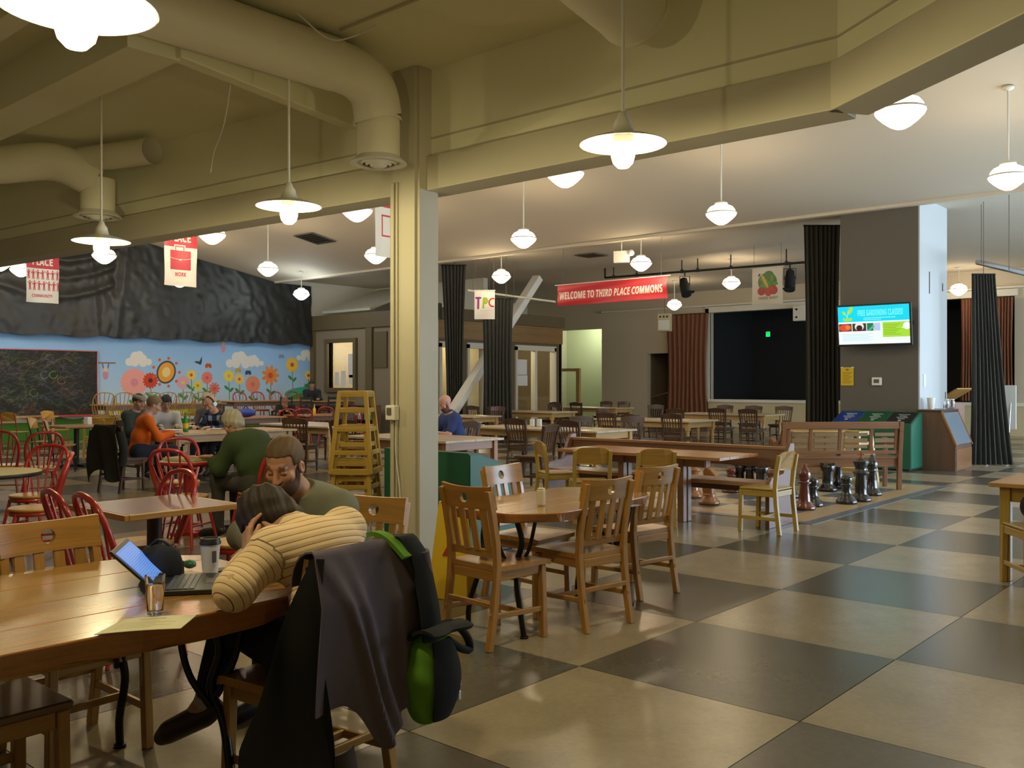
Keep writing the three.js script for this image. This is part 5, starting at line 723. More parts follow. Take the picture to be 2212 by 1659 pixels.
// ================================================================ floor chess set
{
  const t = T('chess_board', 'giant chess board with a tan border set into the floor', 'chess board', R(12.0, -6.55, 0)), n = 8, s = 0.5, tan = M({ color: L(0.42, 0.3, 0.16), roughness: 0.3 }), g = new THREE.BoxGeometry(s - 0.004, 0.004, s - 0.004), lt = M({ color: L(0.5, 0.4, 0.24), roughness: 0.3 }), dk = M({ color: L(0.12, 0.14, 0.16), roughness: 0.3 });
  const e = n * s / 2; P(t, 'border', [bx(2 * e + 0.8, 0.003, 0.4, 0, 0.0015, e + 0.2, { r: 0 }), bx(2 * e + 0.8, 0.003, 0.4, 0, 0.0015, -e - 0.2, { r: 0 }), bx(0.4, 0.003, 2 * e, e + 0.2, 0.0015, 0, { r: 0 }), bx(0.4, 0.003, 2 * e, -e - 0.2, 0.0015, 0, { r: 0 })], tan); const o = e + 0.47; P(t, 'edge_strip', [bx(2 * o, 0.004, 0.14, 0, 0.002, o - 0.07 + 0.0, { r: 0 }), bx(2 * o, 0.004, 0.14, 0, 0.002, -o + 0.07, { r: 0 }), bx(0.14, 0.004, 2 * o - 0.28, o - 0.07, 0.002, 0, { r: 0 }), bx(0.14, 0.004, 2 * o - 0.28, -o + 0.07, 0.002, 0, { r: 0 })], dk);
  for (let i = 0; i < n; i++) for (let j = 0; j < n; j++) { const m = P(t, 'square_tile', g, (i + j) & 1 ? lt : dk); m.position.set(-e + (i + 0.5) * s, 0.002, -e + (j + 0.5) * s); }
  const base = [[0, 0], [0.125, 0], [0.13, 0.02], [0.125, 0.045], [0.105, 0.055], [0.1, 0.075], [0.07, 0.1]];
  const prof = { pawn: [...base, [0.055, 0.16], [0.048, 0.21], [0.075, 0.225], [0.05, 0.24], [0.062, 0.265], [0.072, 0.3], [0.06, 0.34], [0.03, 0.358], [0, 0.362]], bishop: [...base, [0.06, 0.2], [0.05, 0.3], [0.085, 0.32], [0.05, 0.335], [0.07, 0.37], [0.075, 0.42], [0.05, 0.48], [0.02, 0.52], [0.025, 0.54], [0, 0.555]], king: [...base, [0.075, 0.2], [0.065, 0.33], [0.1, 0.355], [0.105, 0.375], [0.065, 0.39], [0.075, 0.44], [0.1, 0.5], [0.085, 0.52], [0.03, 0.545], [0, 0.55]], rook: [...base, [0.075, 0.16], [0.07, 0.27], [0.1, 0.29], [0.1, 0.36], [0.075, 0.36], [0.075, 0.335], [0, 0.335]], knight: [...base, [0.08, 0.12], [0.07, 0.14], [0, 0.14]] };
  const gloss = (r, g_, b) => new THREE.MeshPhysicalMaterial({ color: L(r, g_, b), roughness: 0.22, clearcoat: 0.8, clearcoatRoughness: 0.1 }), cm = { black: gloss(0.014, 0.014, 0.015), red: gloss(0.15, 0.035, 0.015), brown: gloss(0.36, 0.14, 0.045) };
  const piece = (k, c, px, py, lab, y = 1) => {
    const d = 3000 / (py - 829.5), p = T(`chess_${k}`, lab, 'chess piece', fl(px, d).setY(0.004), rr(0, 6)); P(p, 'body', lathe(prof[k], 26), cm[c]);
    if (k === 'king') P(p, 'cross', [bx(0.03, 0.1, 0.03, 0, 0.59, 0), bx(0.08, 0.03, 0.03, 0, 0.6, 0)], c === 'black' ? cm.brown : cm[c]); if (k === 'pawn' || k === 'bishop') P(p, 'collar', lathe([[0.05, 0.225], [0.085, 0.235], [0.05, 0.245]].map(q => [q[0], q[1] + (k === 'bishop' ? 0.09 : 0)]), 24), cm[c]); if (k === 'rook') for (let i = 0; i < 4; i++) P(p, 'battlement', bx(0.05, 0.04, 0.03, Math.cos(i * 1.57) * 0.08, 0.375, Math.sin(i * 1.57) * 0.08), cm[c]);
    if (k === 'knight') { const h = poly([[-0.07, 0.13], [0.07, 0.13], [0.085, 0.22], [0.06, 0.33], [0.07, 0.41], [0.02, 0.47], [-0.04, 0.44], [-0.13, 0.36], [-0.12, 0.3], [-0.05, 0.32], [-0.02, 0.3], [-0.065, 0.22]], 0.09, { bevel: 0.012 }); h.translate(0, 0, -0.045); P(p, 'horse_head', h, cm[c]); }
  };
  piece('king', 'black', 1860, 1083, 'tall black chess king with a brown cross, tallest piece on the board'); piece('rook', 'black', 1788, 1061, 'black chess rook left of the tall black bishop'); piece('bishop', 'black', 1811, 1055, 'black chess bishop shining beside the rook'); piece('pawn', 'black', 1829, 1088, 'small black chess pawn before the black king'); piece('bishop', 'black', 1884, 1070, 'slim dark chess bishop just right of the black king'); piece('pawn', 'black', 1756, 1094, 'black chess pawn right of the red brown piece'); piece('bishop', 'red', 1738, 1101, 'red brown chess bishop right of the school chair');
  piece('knight', 'brown', 1532, 1090, 'large brown chess knight seen under the pew table'); piece('king', 'brown', 1498, 1075, 'brown chess king under the pew table beside the knight'); piece('pawn', 'red', 1580, 1064, 'red chess pawn with a round head seen under the pew back'); piece('rook', 'black', 1597, 1062, 'black chess rook seen under the pew back'); piece('bishop', 'black', 1620, 1064, 'black chess bishop glinting blue under the pew back'); piece('rook', 'black', 1645, 1066, 'second black chess rook seen under the pew back'); piece('pawn', 'red', 1668, 1072, 'red chess pawn near the pew end panel'); piece('knight', 'black', 1705, 1075, 'black chess knight by the pew end panel');
}
// ================================================================ things on the tables
const topAt = (px, py, h = 0.755) => { const d = 2000 * (1.5 - h) / (py - 829.5); return V((px - 1106) / 2000 * d, d, h); };
function shaker(label, p, m = mat.white, w = 0.045, h = 0.09, group) { const t = T('shaker', label, 'shaker', p, 0.3, group); P(t, 'body', bx(w, h, w, 0, h / 2, 0, { r: 0.006 }), m); P(t, 'cap', bx(w * 0.9, 0.012, w * 0.9, 0, h + 0.004, 0), m); return t; }
shaker('cream square shaker on the shorter slab table', topAt(1169, 1091), mat.offwhite, 0.045, 0.095);
shaker('left one of two white shakers with a dark holder on the middle pine table', topAt(1150, 921), mat.white, 0.07, 0.12); shaker('right one of two white shakers with a dark holder on the middle pine table', topAt(1158, 921).add(V(0.06, 0)), mat.white, 0.07, 0.12);
{ const p = topAt(1154, 921), t = T('menu_holder', 'dark holder between the two white shakers', 'holder', p.add(V(0, 0.1))); P(t, 'plate', bx(0.03, 0.13, 0.06, 0, 0.065, 0), mat.black); P(t, 'foot', bx(0.09, 0.012, 0.08, 0, 0.006, 0), mat.black); }
shaker('small white cup shaped shaker on the table before the chalkboard', topAt(190, 917, 0.752), mat.white, 0.1, 0.13);
{ const p = topAt(438, 1239), t = T('coffee_cup', 'tall white paper coffee cup with a dark lid behind the laptop', 'cup', topAt(454, 1240)); P(t, 'body', lathe([[0, 0], [0.027, 0], [0.0285, 0.004], [0.0385, 0.122], [0.0365, 0.122], [0.026, 0.006], [0, 0.006]], 28), mat.white); P(t, 'lid', lathe([[0.0405, 0.118], [0.0415, 0.124], [0.038, 0.13], [0.037, 0.142], [0.033, 0.142], [0.031, 0.136], [0, 0.136]], 28), mat.black); const e = sheet(6, 4, (s, v) => { const a = 0.25 + s * 0.5; const r = 0.0365 - 0.0 + 0.0008; return [Math.sin(a) * r, 0.095 - v * 0.045, Math.cos(a) * r]; }); P(t, 'logo', plain(e), mat.charcoal); t.rotation.y = faceV(0.6, -0.8) - 0.4; }
{ const t = T('drinking_glass', 'ridged glass tumbler of water on the slab table before the laptop', 'glass', topAt(335, 1327)); P(t, 'body', lathe([[0, 0], [0.022, 0], [0.0245, 0.004], [0.0325, 0.128], [0.0305, 0.128], [0.0225, 0.012], [0, 0.01]], 24), mat.solidGlass); P(t, 'water', lathe([[0, 0.0105], [0.0222, 0.0125], [0.028, 0.095], [0, 0.095]], 24), new THREE.MeshPhysicalMaterial({ color: 0xffffff, transmission: 1, roughness: 0.02, thickness: 0.03, ior: 1.33 })); }
{ // sheet of paper with faint print
  const q = [topAt(203, 1371), topAt(390, 1358), topAt(426, 1328), topAt(268, 1338)], c = q[0].clone().add(q[1]).add(q[2]).add(q[3]).multiplyScalar(0.25), t = T('paper_sheet', 'folded cream paper leaflet at the front edge of the slab table', 'paper', c.clone().setY(0.7515)), l = q.map(p => p.clone().sub(c));
  P(t, 'sheet', sheet(8, 6, (s, v) => { const a = l[3].clone().lerp(l[2], s), b = l[0].clone().lerp(l[1], s), r = a.lerp(b, v); return [r.x, 0.003 + 0.003 * Math.sin(s * 3), r.z]; }, 0.002), printed(canvasTex(256, 160, (k, w, h) => { k.fillStyle = '#d9d3b2'; k.fillRect(0, 0, w, h); k.fillStyle = 'rgba(110,105,80,.5)'; k.fillRect(70, 24, 90, 9); for (let i = 0; i < 5; i++) k.fillRect(30, 56 + i * 16, 120 + (i % 2) * 60, 4); })));
}
{ // laptop
  const t = T('laptop', 'open black laptop with a pale blue screen on the slab table', 'laptop', topAt(420, 1266, 0.752), faceV(0.97, 0.22)), w = 0.3;
  P(t, 'base', bx(w, 0.018, 0.215, 0, 0.009, 0, { r: 0.004 }), mat.black); const kb = P(t, 'keyboard', new THREE.PlaneGeometry(0.27, 0.1).rotateX(-Math.PI / 2).translate(0, 0.0186, -0.035), mat.charcoal); const kg = []; for (let r = 0; r < 5; r++) for (let c = 0; c < 14; c++) kg.push(bx(0.0165, 0.003, 0.0165, -0.126 + c * 0.0194, 0.0195, -0.075 + r * 0.02, { r: 0 })); P(kb, 'keys', join(kg), M({ color: L(0.09, 0.1, 0.11), roughness: 0.4 })).userData.kind = 'stuff'; P(t, 'touch_pad', bx(0.09, 0.002, 0.05, 0, 0.0185, 0.065, { r: 0.001 }), mat.charcoal);
  const ax = (g) => { g.rotateX(-0.80); g.translate(0, 0.016, -0.106); return g; };
  P(t, 'lid', ax(bx(w, 0.215, 0.01, 0, 0.108, -0.006, { r: 0.003 })), mat.black); const sc = ax(new THREE.PlaneGeometry(0.272, 0.17).translate(0, 0.113, 0.0005)); P(t, 'screen', sc, lit(canvasTex(256, 160, (c, W, H) => { c.fillStyle = '#5c8fe0'; c.fillRect(0, 0, W, H); c.fillStyle = 'rgba(230,240,255,.35)'; for (let i = 0; i < 18; i++) c.fillRect(18, 12 + i * 8, 190 + (i * 37) % 40, 2); }), 0.75)); P(t, 'hinge', rod([-0.1, 0.014, -0.108], [0.1, 0.014, -0.108], 0.006), mat.black);
  const l = new THREE.RectAreaLight(0x6a9cff, 0.35, 0.27, 0.17); l.position.set(0, 0.1, -0.17); l.rotation.set(0.8 * 0 - 0.8, Math.PI, 0, 'YXZ'); t.add(l);
}
{ const t = T('black_pouch', 'rounded black bag standing behind the laptop screen', 'bag', topAt(345, 1250)); const g = lathe([[0, 0], [0.075, 0], [0.085, 0.02], [0.085, 0.07], [0.075, 0.105], [0.05, 0.125], [0, 0.132]], 24); g.scale(1, 1, 0.6); P(t, 'body', g, mat.matte); P(t, 'strap', tube([[-0.04, 0.12, 0], [0, 0.15, 0.01], [0.05, 0.12, 0]], 0.006), mat.black); t.rotation.y = 0.7; }
{ const t = T('card_box', 'small grey upright box between the black bag and the green ball', 'box', topAt(386, 1246), 0.5); P(t, 'body', bx(0.035, 0.062, 0.03, 0, 0.031, 0), mat.charcoal); P(t, 'label', bx(0.028, 0.03, 0.002, 0, 0.035, 0.016, { r: 0 }), mat.palegrey); }
{ const t = T('green_ball', 'small green cloth ball beside the coffee cup', 'ball', topAt(410, 1228)); const g = new THREE.SphereGeometry(0.024, 20, 14); g.scale(1.2, 0.75, 1); g.translate(0, 0.018, 0); P(t, 'body', plain(g), mat.greenLit); P(t, 'tag', bx(0.012, 0.002, 0.02, 0.026, 0.012, 0, { r: 0 }), mat.red); }
{ const t = T('phone', 'dark phone lying by the woman elbow on the slab table', 'phone', topAt(505, 1232), faceV(0.8, 0.5)); P(t, 'body', bx(0.07, 0.01, 0.14, 0, 0.005, 0, { r: 0.004 }), mat.black); P(t, 'screen', bx(0.06, 0.001, 0.12, 0, 0.0105, 0, { r: 0 }), M({ color: L(0.01, 0.02, 0.02), roughness: 0.1 })); }
{ const t = T('napkin', 'folded pale brown napkin under the coffee cup side', 'napkin', topAt(415, 1243), 0.4); P(t, 'fold', bx(0.11, 0.006, 0.06, 0, 0.003, 0), mat.beige); P(t, 'fold', bx(0.1, 0.004, 0.055, 0.003, 0.008, 0.002), mat.beige); }
// group table
const PT = (x, d, h = 0.752) => V(x, d, h);
{ const p = topAt(401, 932, 0.752), t = T('green_bottle', 'green glass bottle with a yellow label on the pine group table', 'bottle', p); P(t, 'body', lathe([[0, 0], [0.04, 0], [0.042, 0.02], [0.042, 0.16], [0.018, 0.23], [0.016, 0.3], [0, 0.3]], 18), new THREE.MeshPhysicalMaterial({ color: L(0.05, 0.28, 0.04), roughness: 0.15 })); P(t, 'label', lathe([[0.043, 0.05], [0.0435, 0.05], [0.0435, 0.13], [0.043, 0.13]], 18), mat.yellow); }
[[372, 930, 'white papers before the person in orange'], [405, 922, 'white papers behind the green bottle'], [455, 927, 'open white notebook under the hands of the man in plaid']].forEach(([x, y, l], i) => { const t = T('paper_stack', l, 'papers', topAt(x, y, 0.752), 0.4 + i * 0.5); P(t, 'sheet', bx(0.24, 0.012, 0.32, 0, 0.006, 0, { r: 0.002 }), mat.paper); P(t, 'sheet', bx(0.22, 0.006, 0.3, 0.03, 0.016, 0.03, { r: 0.002, ry: 0.2 }), mat.paper); });
{ const t = T('serving_tray', 'pale tray with food scraps on the small round table', 'tray', V(-3.22, 9.2, 0.742), 0.3); P(t, 'plate', bx(0.38, 0.012, 0.28, 0, 0.008, 0, { r: 0.004 }), mat.offwhite); P(t, 'rim', [bx(0.38, 0.022, 0.012, 0, 0.02, 0.136), bx(0.38, 0.022, 0.012, 0, 0.02, -0.136), bx(0.012, 0.022, 0.26, 0.186, 0.02, 0), bx(0.012, 0.022, 0.26, -0.186, 0.02, 0)], mat.beige); P(t, 'food', lathe([[0, 0.014], [0.05, 0.014], [0.06, 0.035], [0.03, 0.05], [0, 0.05]], 12, 0.07, 0, 0.02), mat.redwood); }
{ const t = T('blue_bag', 'blue cloth bag lying on the orange table in the corner', 'bag', V(-6.0, 20.9, 0.752), 0.3); const g = new THREE.SphereGeometry(0.2, 20, 14); g.scale(1.25, 0.5, 0.6); g.translate(0, 0.1, 0); P(t, 'body', plain(g), mat.blue); P(t, 'handle', tube([[-0.1, 0.17, 0], [0, 0.24, 0.02], [0.1, 0.17, 0]], 0.012), mat.blue); }
{ const t = T('mustard_bottle', 'small yellow squeeze bottle on the corner tables', 'bottle', V(-4.95, 23.2, 0.752)); P(t, 'body', lathe([[0, 0], [0.04, 0], [0.042, 0.12], [0.02, 0.15], [0.016, 0.16], [0, 0.16]], 14), mat.yellow); P(t, 'nozzle', lathe([[0, 0.16], [0.014, 0.16], [0.005, 0.24], [0, 0.24]], 12), mat.white); }
{ const t = T('black_backpack', 'dark bag hanging on the school chair at the right edge', 'bag', V(3.9, 6.8, 0.47), 0.3); const g = new THREE.SphereGeometry(0.15, 20, 14); g.scale(1.0, 0.85, 0.7); g.translate(0, 0.125, 0); P(t, 'body', plain(g), mat.matte); P(t, 'pocket', bx(0.18, 0.1, 0.05, 0, 0.08, 0.1, { r: 0.02 }), mat.black); P(t, 'strap', tube([[-0.08, 0.22, 0.02], [0, 0.29, 0.02], [0.08, 0.22, 0.02]], 0.01), mat.black); }
// low shelf with game boxes by the brown wall
{
  const t = T('low_bookcase', 'low brown shelf of coloured game boxes seen under the pale farmhouse table', 'bookcase', R(17.95, -22.6), 0), w = 3.2; for (const q of [-w / 2, w / 2, 0]) P(t, 'side', bx(0.03, q ? 0.85 : 0.8, q ? 0.32 : 0.3, q, q ? 0.425 : 0.42, 0), mat.brown); P(t, 'top', bx(w + 0.06, 0.03, 0.34, 0, 0.86, 0), mat.brown); for (const y of [0.06, 0.44]) P(t, 'shelf', bx(w, 0.025, 0.3, 0, y, 0), mat.brown); P(t, 'back', bx(w, 0.8, 0.01, 0, 0.43, -0.155), mat.dark);
  const cols = [L(0.45, 0.03, 0.03), L(0.05, 0.12, 0.35), L(0.6, 0.58, 0.5), L(0.03, 0.03, 0.04), L(0.12, 0.35, 0.5), L(0.5, 0.25, 0.03), L(0.1, 0.3, 0.12)].map(c => M({ color: c })); let x = -w / 2 + 0.06, i = 0;
  while (x < w / 2 - 0.15) { const bw = rr(0.06, 0.14), bh = rr(0.24, 0.33); if (!(x < 0.02 && x + bw > -0.02)) { const g = T('game_box', `${['first', 'second', 'third', 'fourth', 'fifth'][Math.floor(i / 7)]} ${['red', 'navy', 'cream', 'black', 'light blue', 'orange', 'green'][i % 7]} game box from the left on the low shelf`, 'game box', R(17.95 - 0.01, -22.6 + x + bw / 2, 0.453), 0, 'game boxes on the low shelf'); P(g, 'box', bx(bw, bh, 0.24, 0, bh / 2, 0, { r: 0.004 }), cols[i % cols.length]); P(g, 'spine_label', bx(bw * 0.6, bh * 0.3, 0.004, 0, bh * 0.6, 0.121, { r: 0 }), i % 3 ? mat.paper : mat.yellow); } x += bw + 0.012; i++; }
}
// ================================================================ people: distance fields of joined tapered bones, meshed by surface nets
function nets(f, lo, hi, h) {
  const n = [0, 1, 2].map(k => Math.ceil((hi[k] - lo[k]) / h) + 2), [nx, ny, nz] = n, G = new Float32Array(nx * ny * nz).fill(1), id = (i, j, k) => (k * ny + j) * nx + i, B = 4, reach = B * h * 0.95 + 0.012;
  for (let k = 0; k < nz; k += B) for (let j = 0; j < ny; j += B) for (let i = 0; i < nx; i += B) {
    const c = f(lo[0] + (i + B / 2) * h, lo[1] + (j + B / 2) * h, lo[2] + (k + B / 2) * h), far = Math.abs(c) > reach * 1.3;
    for (let c2 = k; c2 < Math.min(k + B, nz); c2++) for (let b = j; b < Math.min(j + B, ny); b++) for (let a = i; a < Math.min(i + B, nx); a++) G[id(a, b, c2)] = far ? c : f(lo[0] + a * h, lo[1] + b * h, lo[2] + c2 * h);
  }
  const V_ = new Int32Array(nx * ny * nz).fill(-1), pos = [], ix = [];
  const E8 = [[0, 0, 0], [1, 0, 0], [0, 1, 0], [1, 1, 0], [0, 0, 1], [1, 0, 1], [0, 1, 1], [1, 1, 1]], ED = [[0, 1], [2, 3], [4, 5], [6, 7], [0, 2], [1, 3], [4, 6], [5, 7], [0, 4], [1, 5], [2, 6], [3, 7]];
  for (let k = 0; k < nz - 1; k++) for (let j = 0; j < ny - 1; j++) for (let i = 0; i < nx - 1; i++) {
    const g = E8.map(e => G[id(i + e[0], j + e[1], k + e[2])]); let m = 0; for (const q of g) if (q < 0) m++; if (m === 0 || m === 8) continue;
    let x = 0, y = 0, z = 0, c = 0; for (const [a, b] of ED) if ((g[a] < 0) !== (g[b] < 0)) { const t = g[a] / (g[a] - g[b]), p = E8[a], q = E8[b]; x += p[0] + (q[0] - p[0]) * t; y += p[1] + (q[1] - p[1]) * t; z += p[2] + (q[2] - p[2]) * t; c++; }
    V_[id(i, j, k)] = pos.length / 3; pos.push(lo[0] + (i + x / c) * h, lo[1] + (j + y / c) * h, lo[2] + (k + z / c) * h);
  }
  const quad = (a, b, c, d, flip) => { if (a < 0 || b < 0 || c < 0 || d < 0) return; flip ? ix.push(a, b, c, a, c, d) : ix.push(a, c, b, a, d, c); };
  for (let k = 1; k < nz - 1; k++) for (let j = 1; j < ny - 1; j++) for (let i = 1; i < nx - 1; i++) {
    const s = G[id(i, j, k)] < 0;
    if (s !== G[id(i + 1, j, k)] < 0) quad(V_[id(i, j - 1, k - 1)], V_[id(i, j, k - 1)], V_[id(i, j, k)], V_[id(i, j - 1, k)], s);
    if (s !== G[id(i, j + 1, k)] < 0) quad(V_[id(i - 1, j, k - 1)], V_[id(i - 1, j, k)], V_[id(i, j, k)], V_[id(i, j, k - 1)], s);
    if (s !== G[id(i, j, k + 1)] < 0) quad(V_[id(i - 1, j - 1, k)], V_[id(i, j - 1, k)], V_[id(i, j, k)], V_[id(i - 1, j, k)], s);
  }
  const nor = new Float32Array(pos.length), e = h * 0.5;
  for (let i = 0; i < pos.length; i += 3) { const [x, y, z] = [pos[i], pos[i + 1], pos[i + 2]]; let a = f(x + e, y, z) - f(x - e, y, z), b = f(x, y + e, z) - f(x, y - e, z), c = f(x, y, z + e) - f(x, y, z - e); const l = Math.hypot(a, b, c) || 1; nor[i] = a / l; nor[i + 1] = b / l; nor[i + 2] = c / l; }
  const g = new THREE.BufferGeometry(); g.setAttribute('position', new THREE.Float32BufferAttribute(pos, 3)); g.setAttribute('normal', new THREE.BufferAttribute(nor, 3)); g.setAttribute('uv', new THREE.BufferAttribute(new Float32Array(pos.length / 3 * 2), 2)); g.setIndex(ix); return g;
}
const smin = (a, b, k) => { const h = Math.max(k - Math.abs(a - b), 0) / k; return Math.min(a, b) - h * h * k * 0.25; };
const smax = (a, b, k) => -smin(-a, -b, k);
function capT(b, x, y, z) { const px = x - b.a[0], py = y - b.a[1], pz = z - b.a[2]; return Math.max(0, Math.min(1, (px * b.d[0] + py * b.d[1] + pz * b.d[2]) / b.l2)); }
function cap(b, x, y, z) { const t = capT(b, x, y, z), px = x - b.a[0] - b.d[0] * t, py = y - b.a[1] - b.d[1] * t, pz = z - b.a[2] - b.d[2] * t; return Math.sqrt(px * px + py * py + pz * pz) - (b.ra + (b.rb - b.ra) * t); }
const bone = (a, b, ra, rb, tag_, s0 = 0) => { const d = [b[0] - a[0], b[1] - a[1], b[2] - a[2]]; return { a, b, d, l2: d[0] ** 2 + d[1] ** 2 + d[2] ** 2 || 1e-9, ra, rb, tag: tag_, s0 }; };
const field = (bs, k, grow = 0) => (x, y, z) => { let d = 9; for (const b of bs) d = smin(d, cap(b, x, y, z), k); return d - grow; };
const ell = (x, y, z, rx, ry, rz) => { const k0 = Math.hypot(x / rx, y / ry, z / rz), k1 = Math.hypot(x / rx ** 2, y / ry ** 2, z / rz ** 2); return k1 < 1e-6 ? -Math.min(rx, ry, rz) : k0 * (k0 - 1) / k1; };
const Bn = { nose: bone([0, 0.006, 0.088], [0, -0.034, 0.107], 0.0095, 0.0145), nl: bone([-0.013, -0.036, 0.095], [0.013, -0.036, 0.095], 0.009, 0.009), brow: bone([-0.036, 0.024, 0.078], [0.036, 0.024, 0.078], 0.012, 0.012), lip1: bone([-0.019, -0.064, 0.086], [0.019, -0.064, 0.086], 0.006, 0.006), lip2: bone([-0.016, -0.073, 0.085], [0.016, -0.073, 0.085], 0.0068, 0.0068) };
const cranium = (x, y, z, g = 0) => ell(x, y - 0.035, z + 0.014, 0.076 + g, 0.09 + g, 0.098 + g);
function headF(x, y, z) {
  const ax = Math.abs(x); let d = smin(cranium(x, y, z), ell(x, y + 0.045, z - 0.022, 0.058, 0.085, 0.068), 0.035);
  d = smin(d, Math.hypot(x, y + 0.102, z - 0.07) - 0.02, 0.025); d = smin(d, cap(Bn.brow, x, y, z), 0.014); d = smin(d, ell(ax - 0.044, y + 0.028, z - 0.06, 0.024, 0.022, 0.02), 0.02);
  d = smax(d, -(Math.hypot(ax - 0.032, y - 0.002, z - 0.098) - 0.017), 0.014); d = smin(d, Math.hypot(ax - 0.032, y, z - 0.074) - 0.0135, 0.003);
  d = smin(d, cap(Bn.nose, x, y, z), 0.012); d = smin(d, cap(Bn.nl, x, y, z), 0.008); d = smin(d, cap(Bn.lip1, x, y, z), 0.005); d = smin(d, cap(Bn.lip2, x, y, z), 0.005);
  let e = ell(ax - 0.079, y + 0.012, z + 0.005, 0.011, 0.032, 0.02); e = smax(e, -ell(ax - 0.089, y + 0.01, z - 0.002, 0.006, 0.02, 0.011), 0.004); return smin(d, e, 0.006);
}
function handBones(w, dir, pal, s, curl) {     // wrist, pointing direction, palm normal, side, curl
  const D = v3(dir).normalize(), N = v3(pal).normalize(), W = D.clone().cross(N).normalize().multiplyScalar(s), o = v3(w), P3 = (a, b, c) => o.clone().addScaledVector(D, a).addScaledVector(W, b).addScaledVector(N, c).toArray(), out = [];
  for (const b of [-0.027, -0.009, 0.009, 0.027]) out.push(bone(P3(0.005, b * 0.6, 0), P3(0.085, b, 0), 0.014, 0.0125));
  [[0.027, 0.068], [0.009, 0.078], [-0.009, 0.073], [-0.027, 0.056]].forEach(([b, l]) => { const c1 = curl, c2 = curl * 2.1, A = P3(0.085, b, 0), B = [0.085 + l * 0.52 * Math.cos(c1), b * 1.08, l * 0.52 * Math.sin(c1)], E = [B[0] + l * 0.5 * Math.cos(c2), b * 1.1, B[2] + l * 0.5 * Math.sin(c2)]; out.push(bone(A, P3(...B), 0.0092, 0.0085), bone(P3(...B), P3(...E), 0.0085, 0.007)); });
  out.push(bone(P3(0.02, 0.025, 0.004), P3(0.055, 0.052, 0.014), 0.0125, 0.0105), bone(P3(0.055, 0.052, 0.014), P3(0.088, 0.056, 0.024), 0.0105, 0.008)); return out;
}
function seatedJoints(o = {}) {
  const L_ = o.lean ?? 0.3, hy = o.hip ?? 0.53, sp = 0.47, sl = Math.sin(L_), cl = Math.cos(L_), j = { hip: [0, hy, -0.06], mid: [0, hy + sp * 0.45 * Math.cos(L_ * 0.5), -0.06 + sp * 0.42 * Math.sin(L_ * 0.5)] };
  j.chest = [0, j.mid[1] + sp * 0.42 * cl, j.mid[2] + sp * 0.42 * sl]; j.neck = [0, j.chest[1] + 0.13 * Math.cos(L_ * 1.2), j.chest[2] + 0.13 * Math.sin(L_ * 1.2)]; j.head = [0, j.neck[1] + 0.13 * cl + 0.02, j.neck[2] + 0.13 * sl + 0.05];
  for (const [n, s] of [['L', 1], ['R', -1]]) { j['sh' + n] = [s * 0.175, j.chest[1] + 0.055 * cl, j.chest[2] + 0.03]; j['el' + n] = [s * 0.23, j.chest[1] - 0.2, j.chest[2] + 0.17]; j['wr' + n] = [s * 0.12, (o.table ?? 0.79), j.chest[2] + 0.38]; j['hp' + n] = [s * 0.09, hy, -0.05]; j['kn' + n] = [s * 0.12, hy + 0.01, 0.4]; j['an' + n] = [s * 0.12, hy - 0.44, 0.4 + (o.foot ?? 0)]; j['to' + n] = [s * 0.14, hy - 0.49, 0.56 + (o.foot ?? 0)]; }
  return { ...j, ...(o.joints ?? {}) };
}
const skinM = (r, g, b) => new THREE.MeshPhysicalMaterial({ color: L(r, g, b), vertexColors: true, roughness: 0.5, sheen: 0.2 });
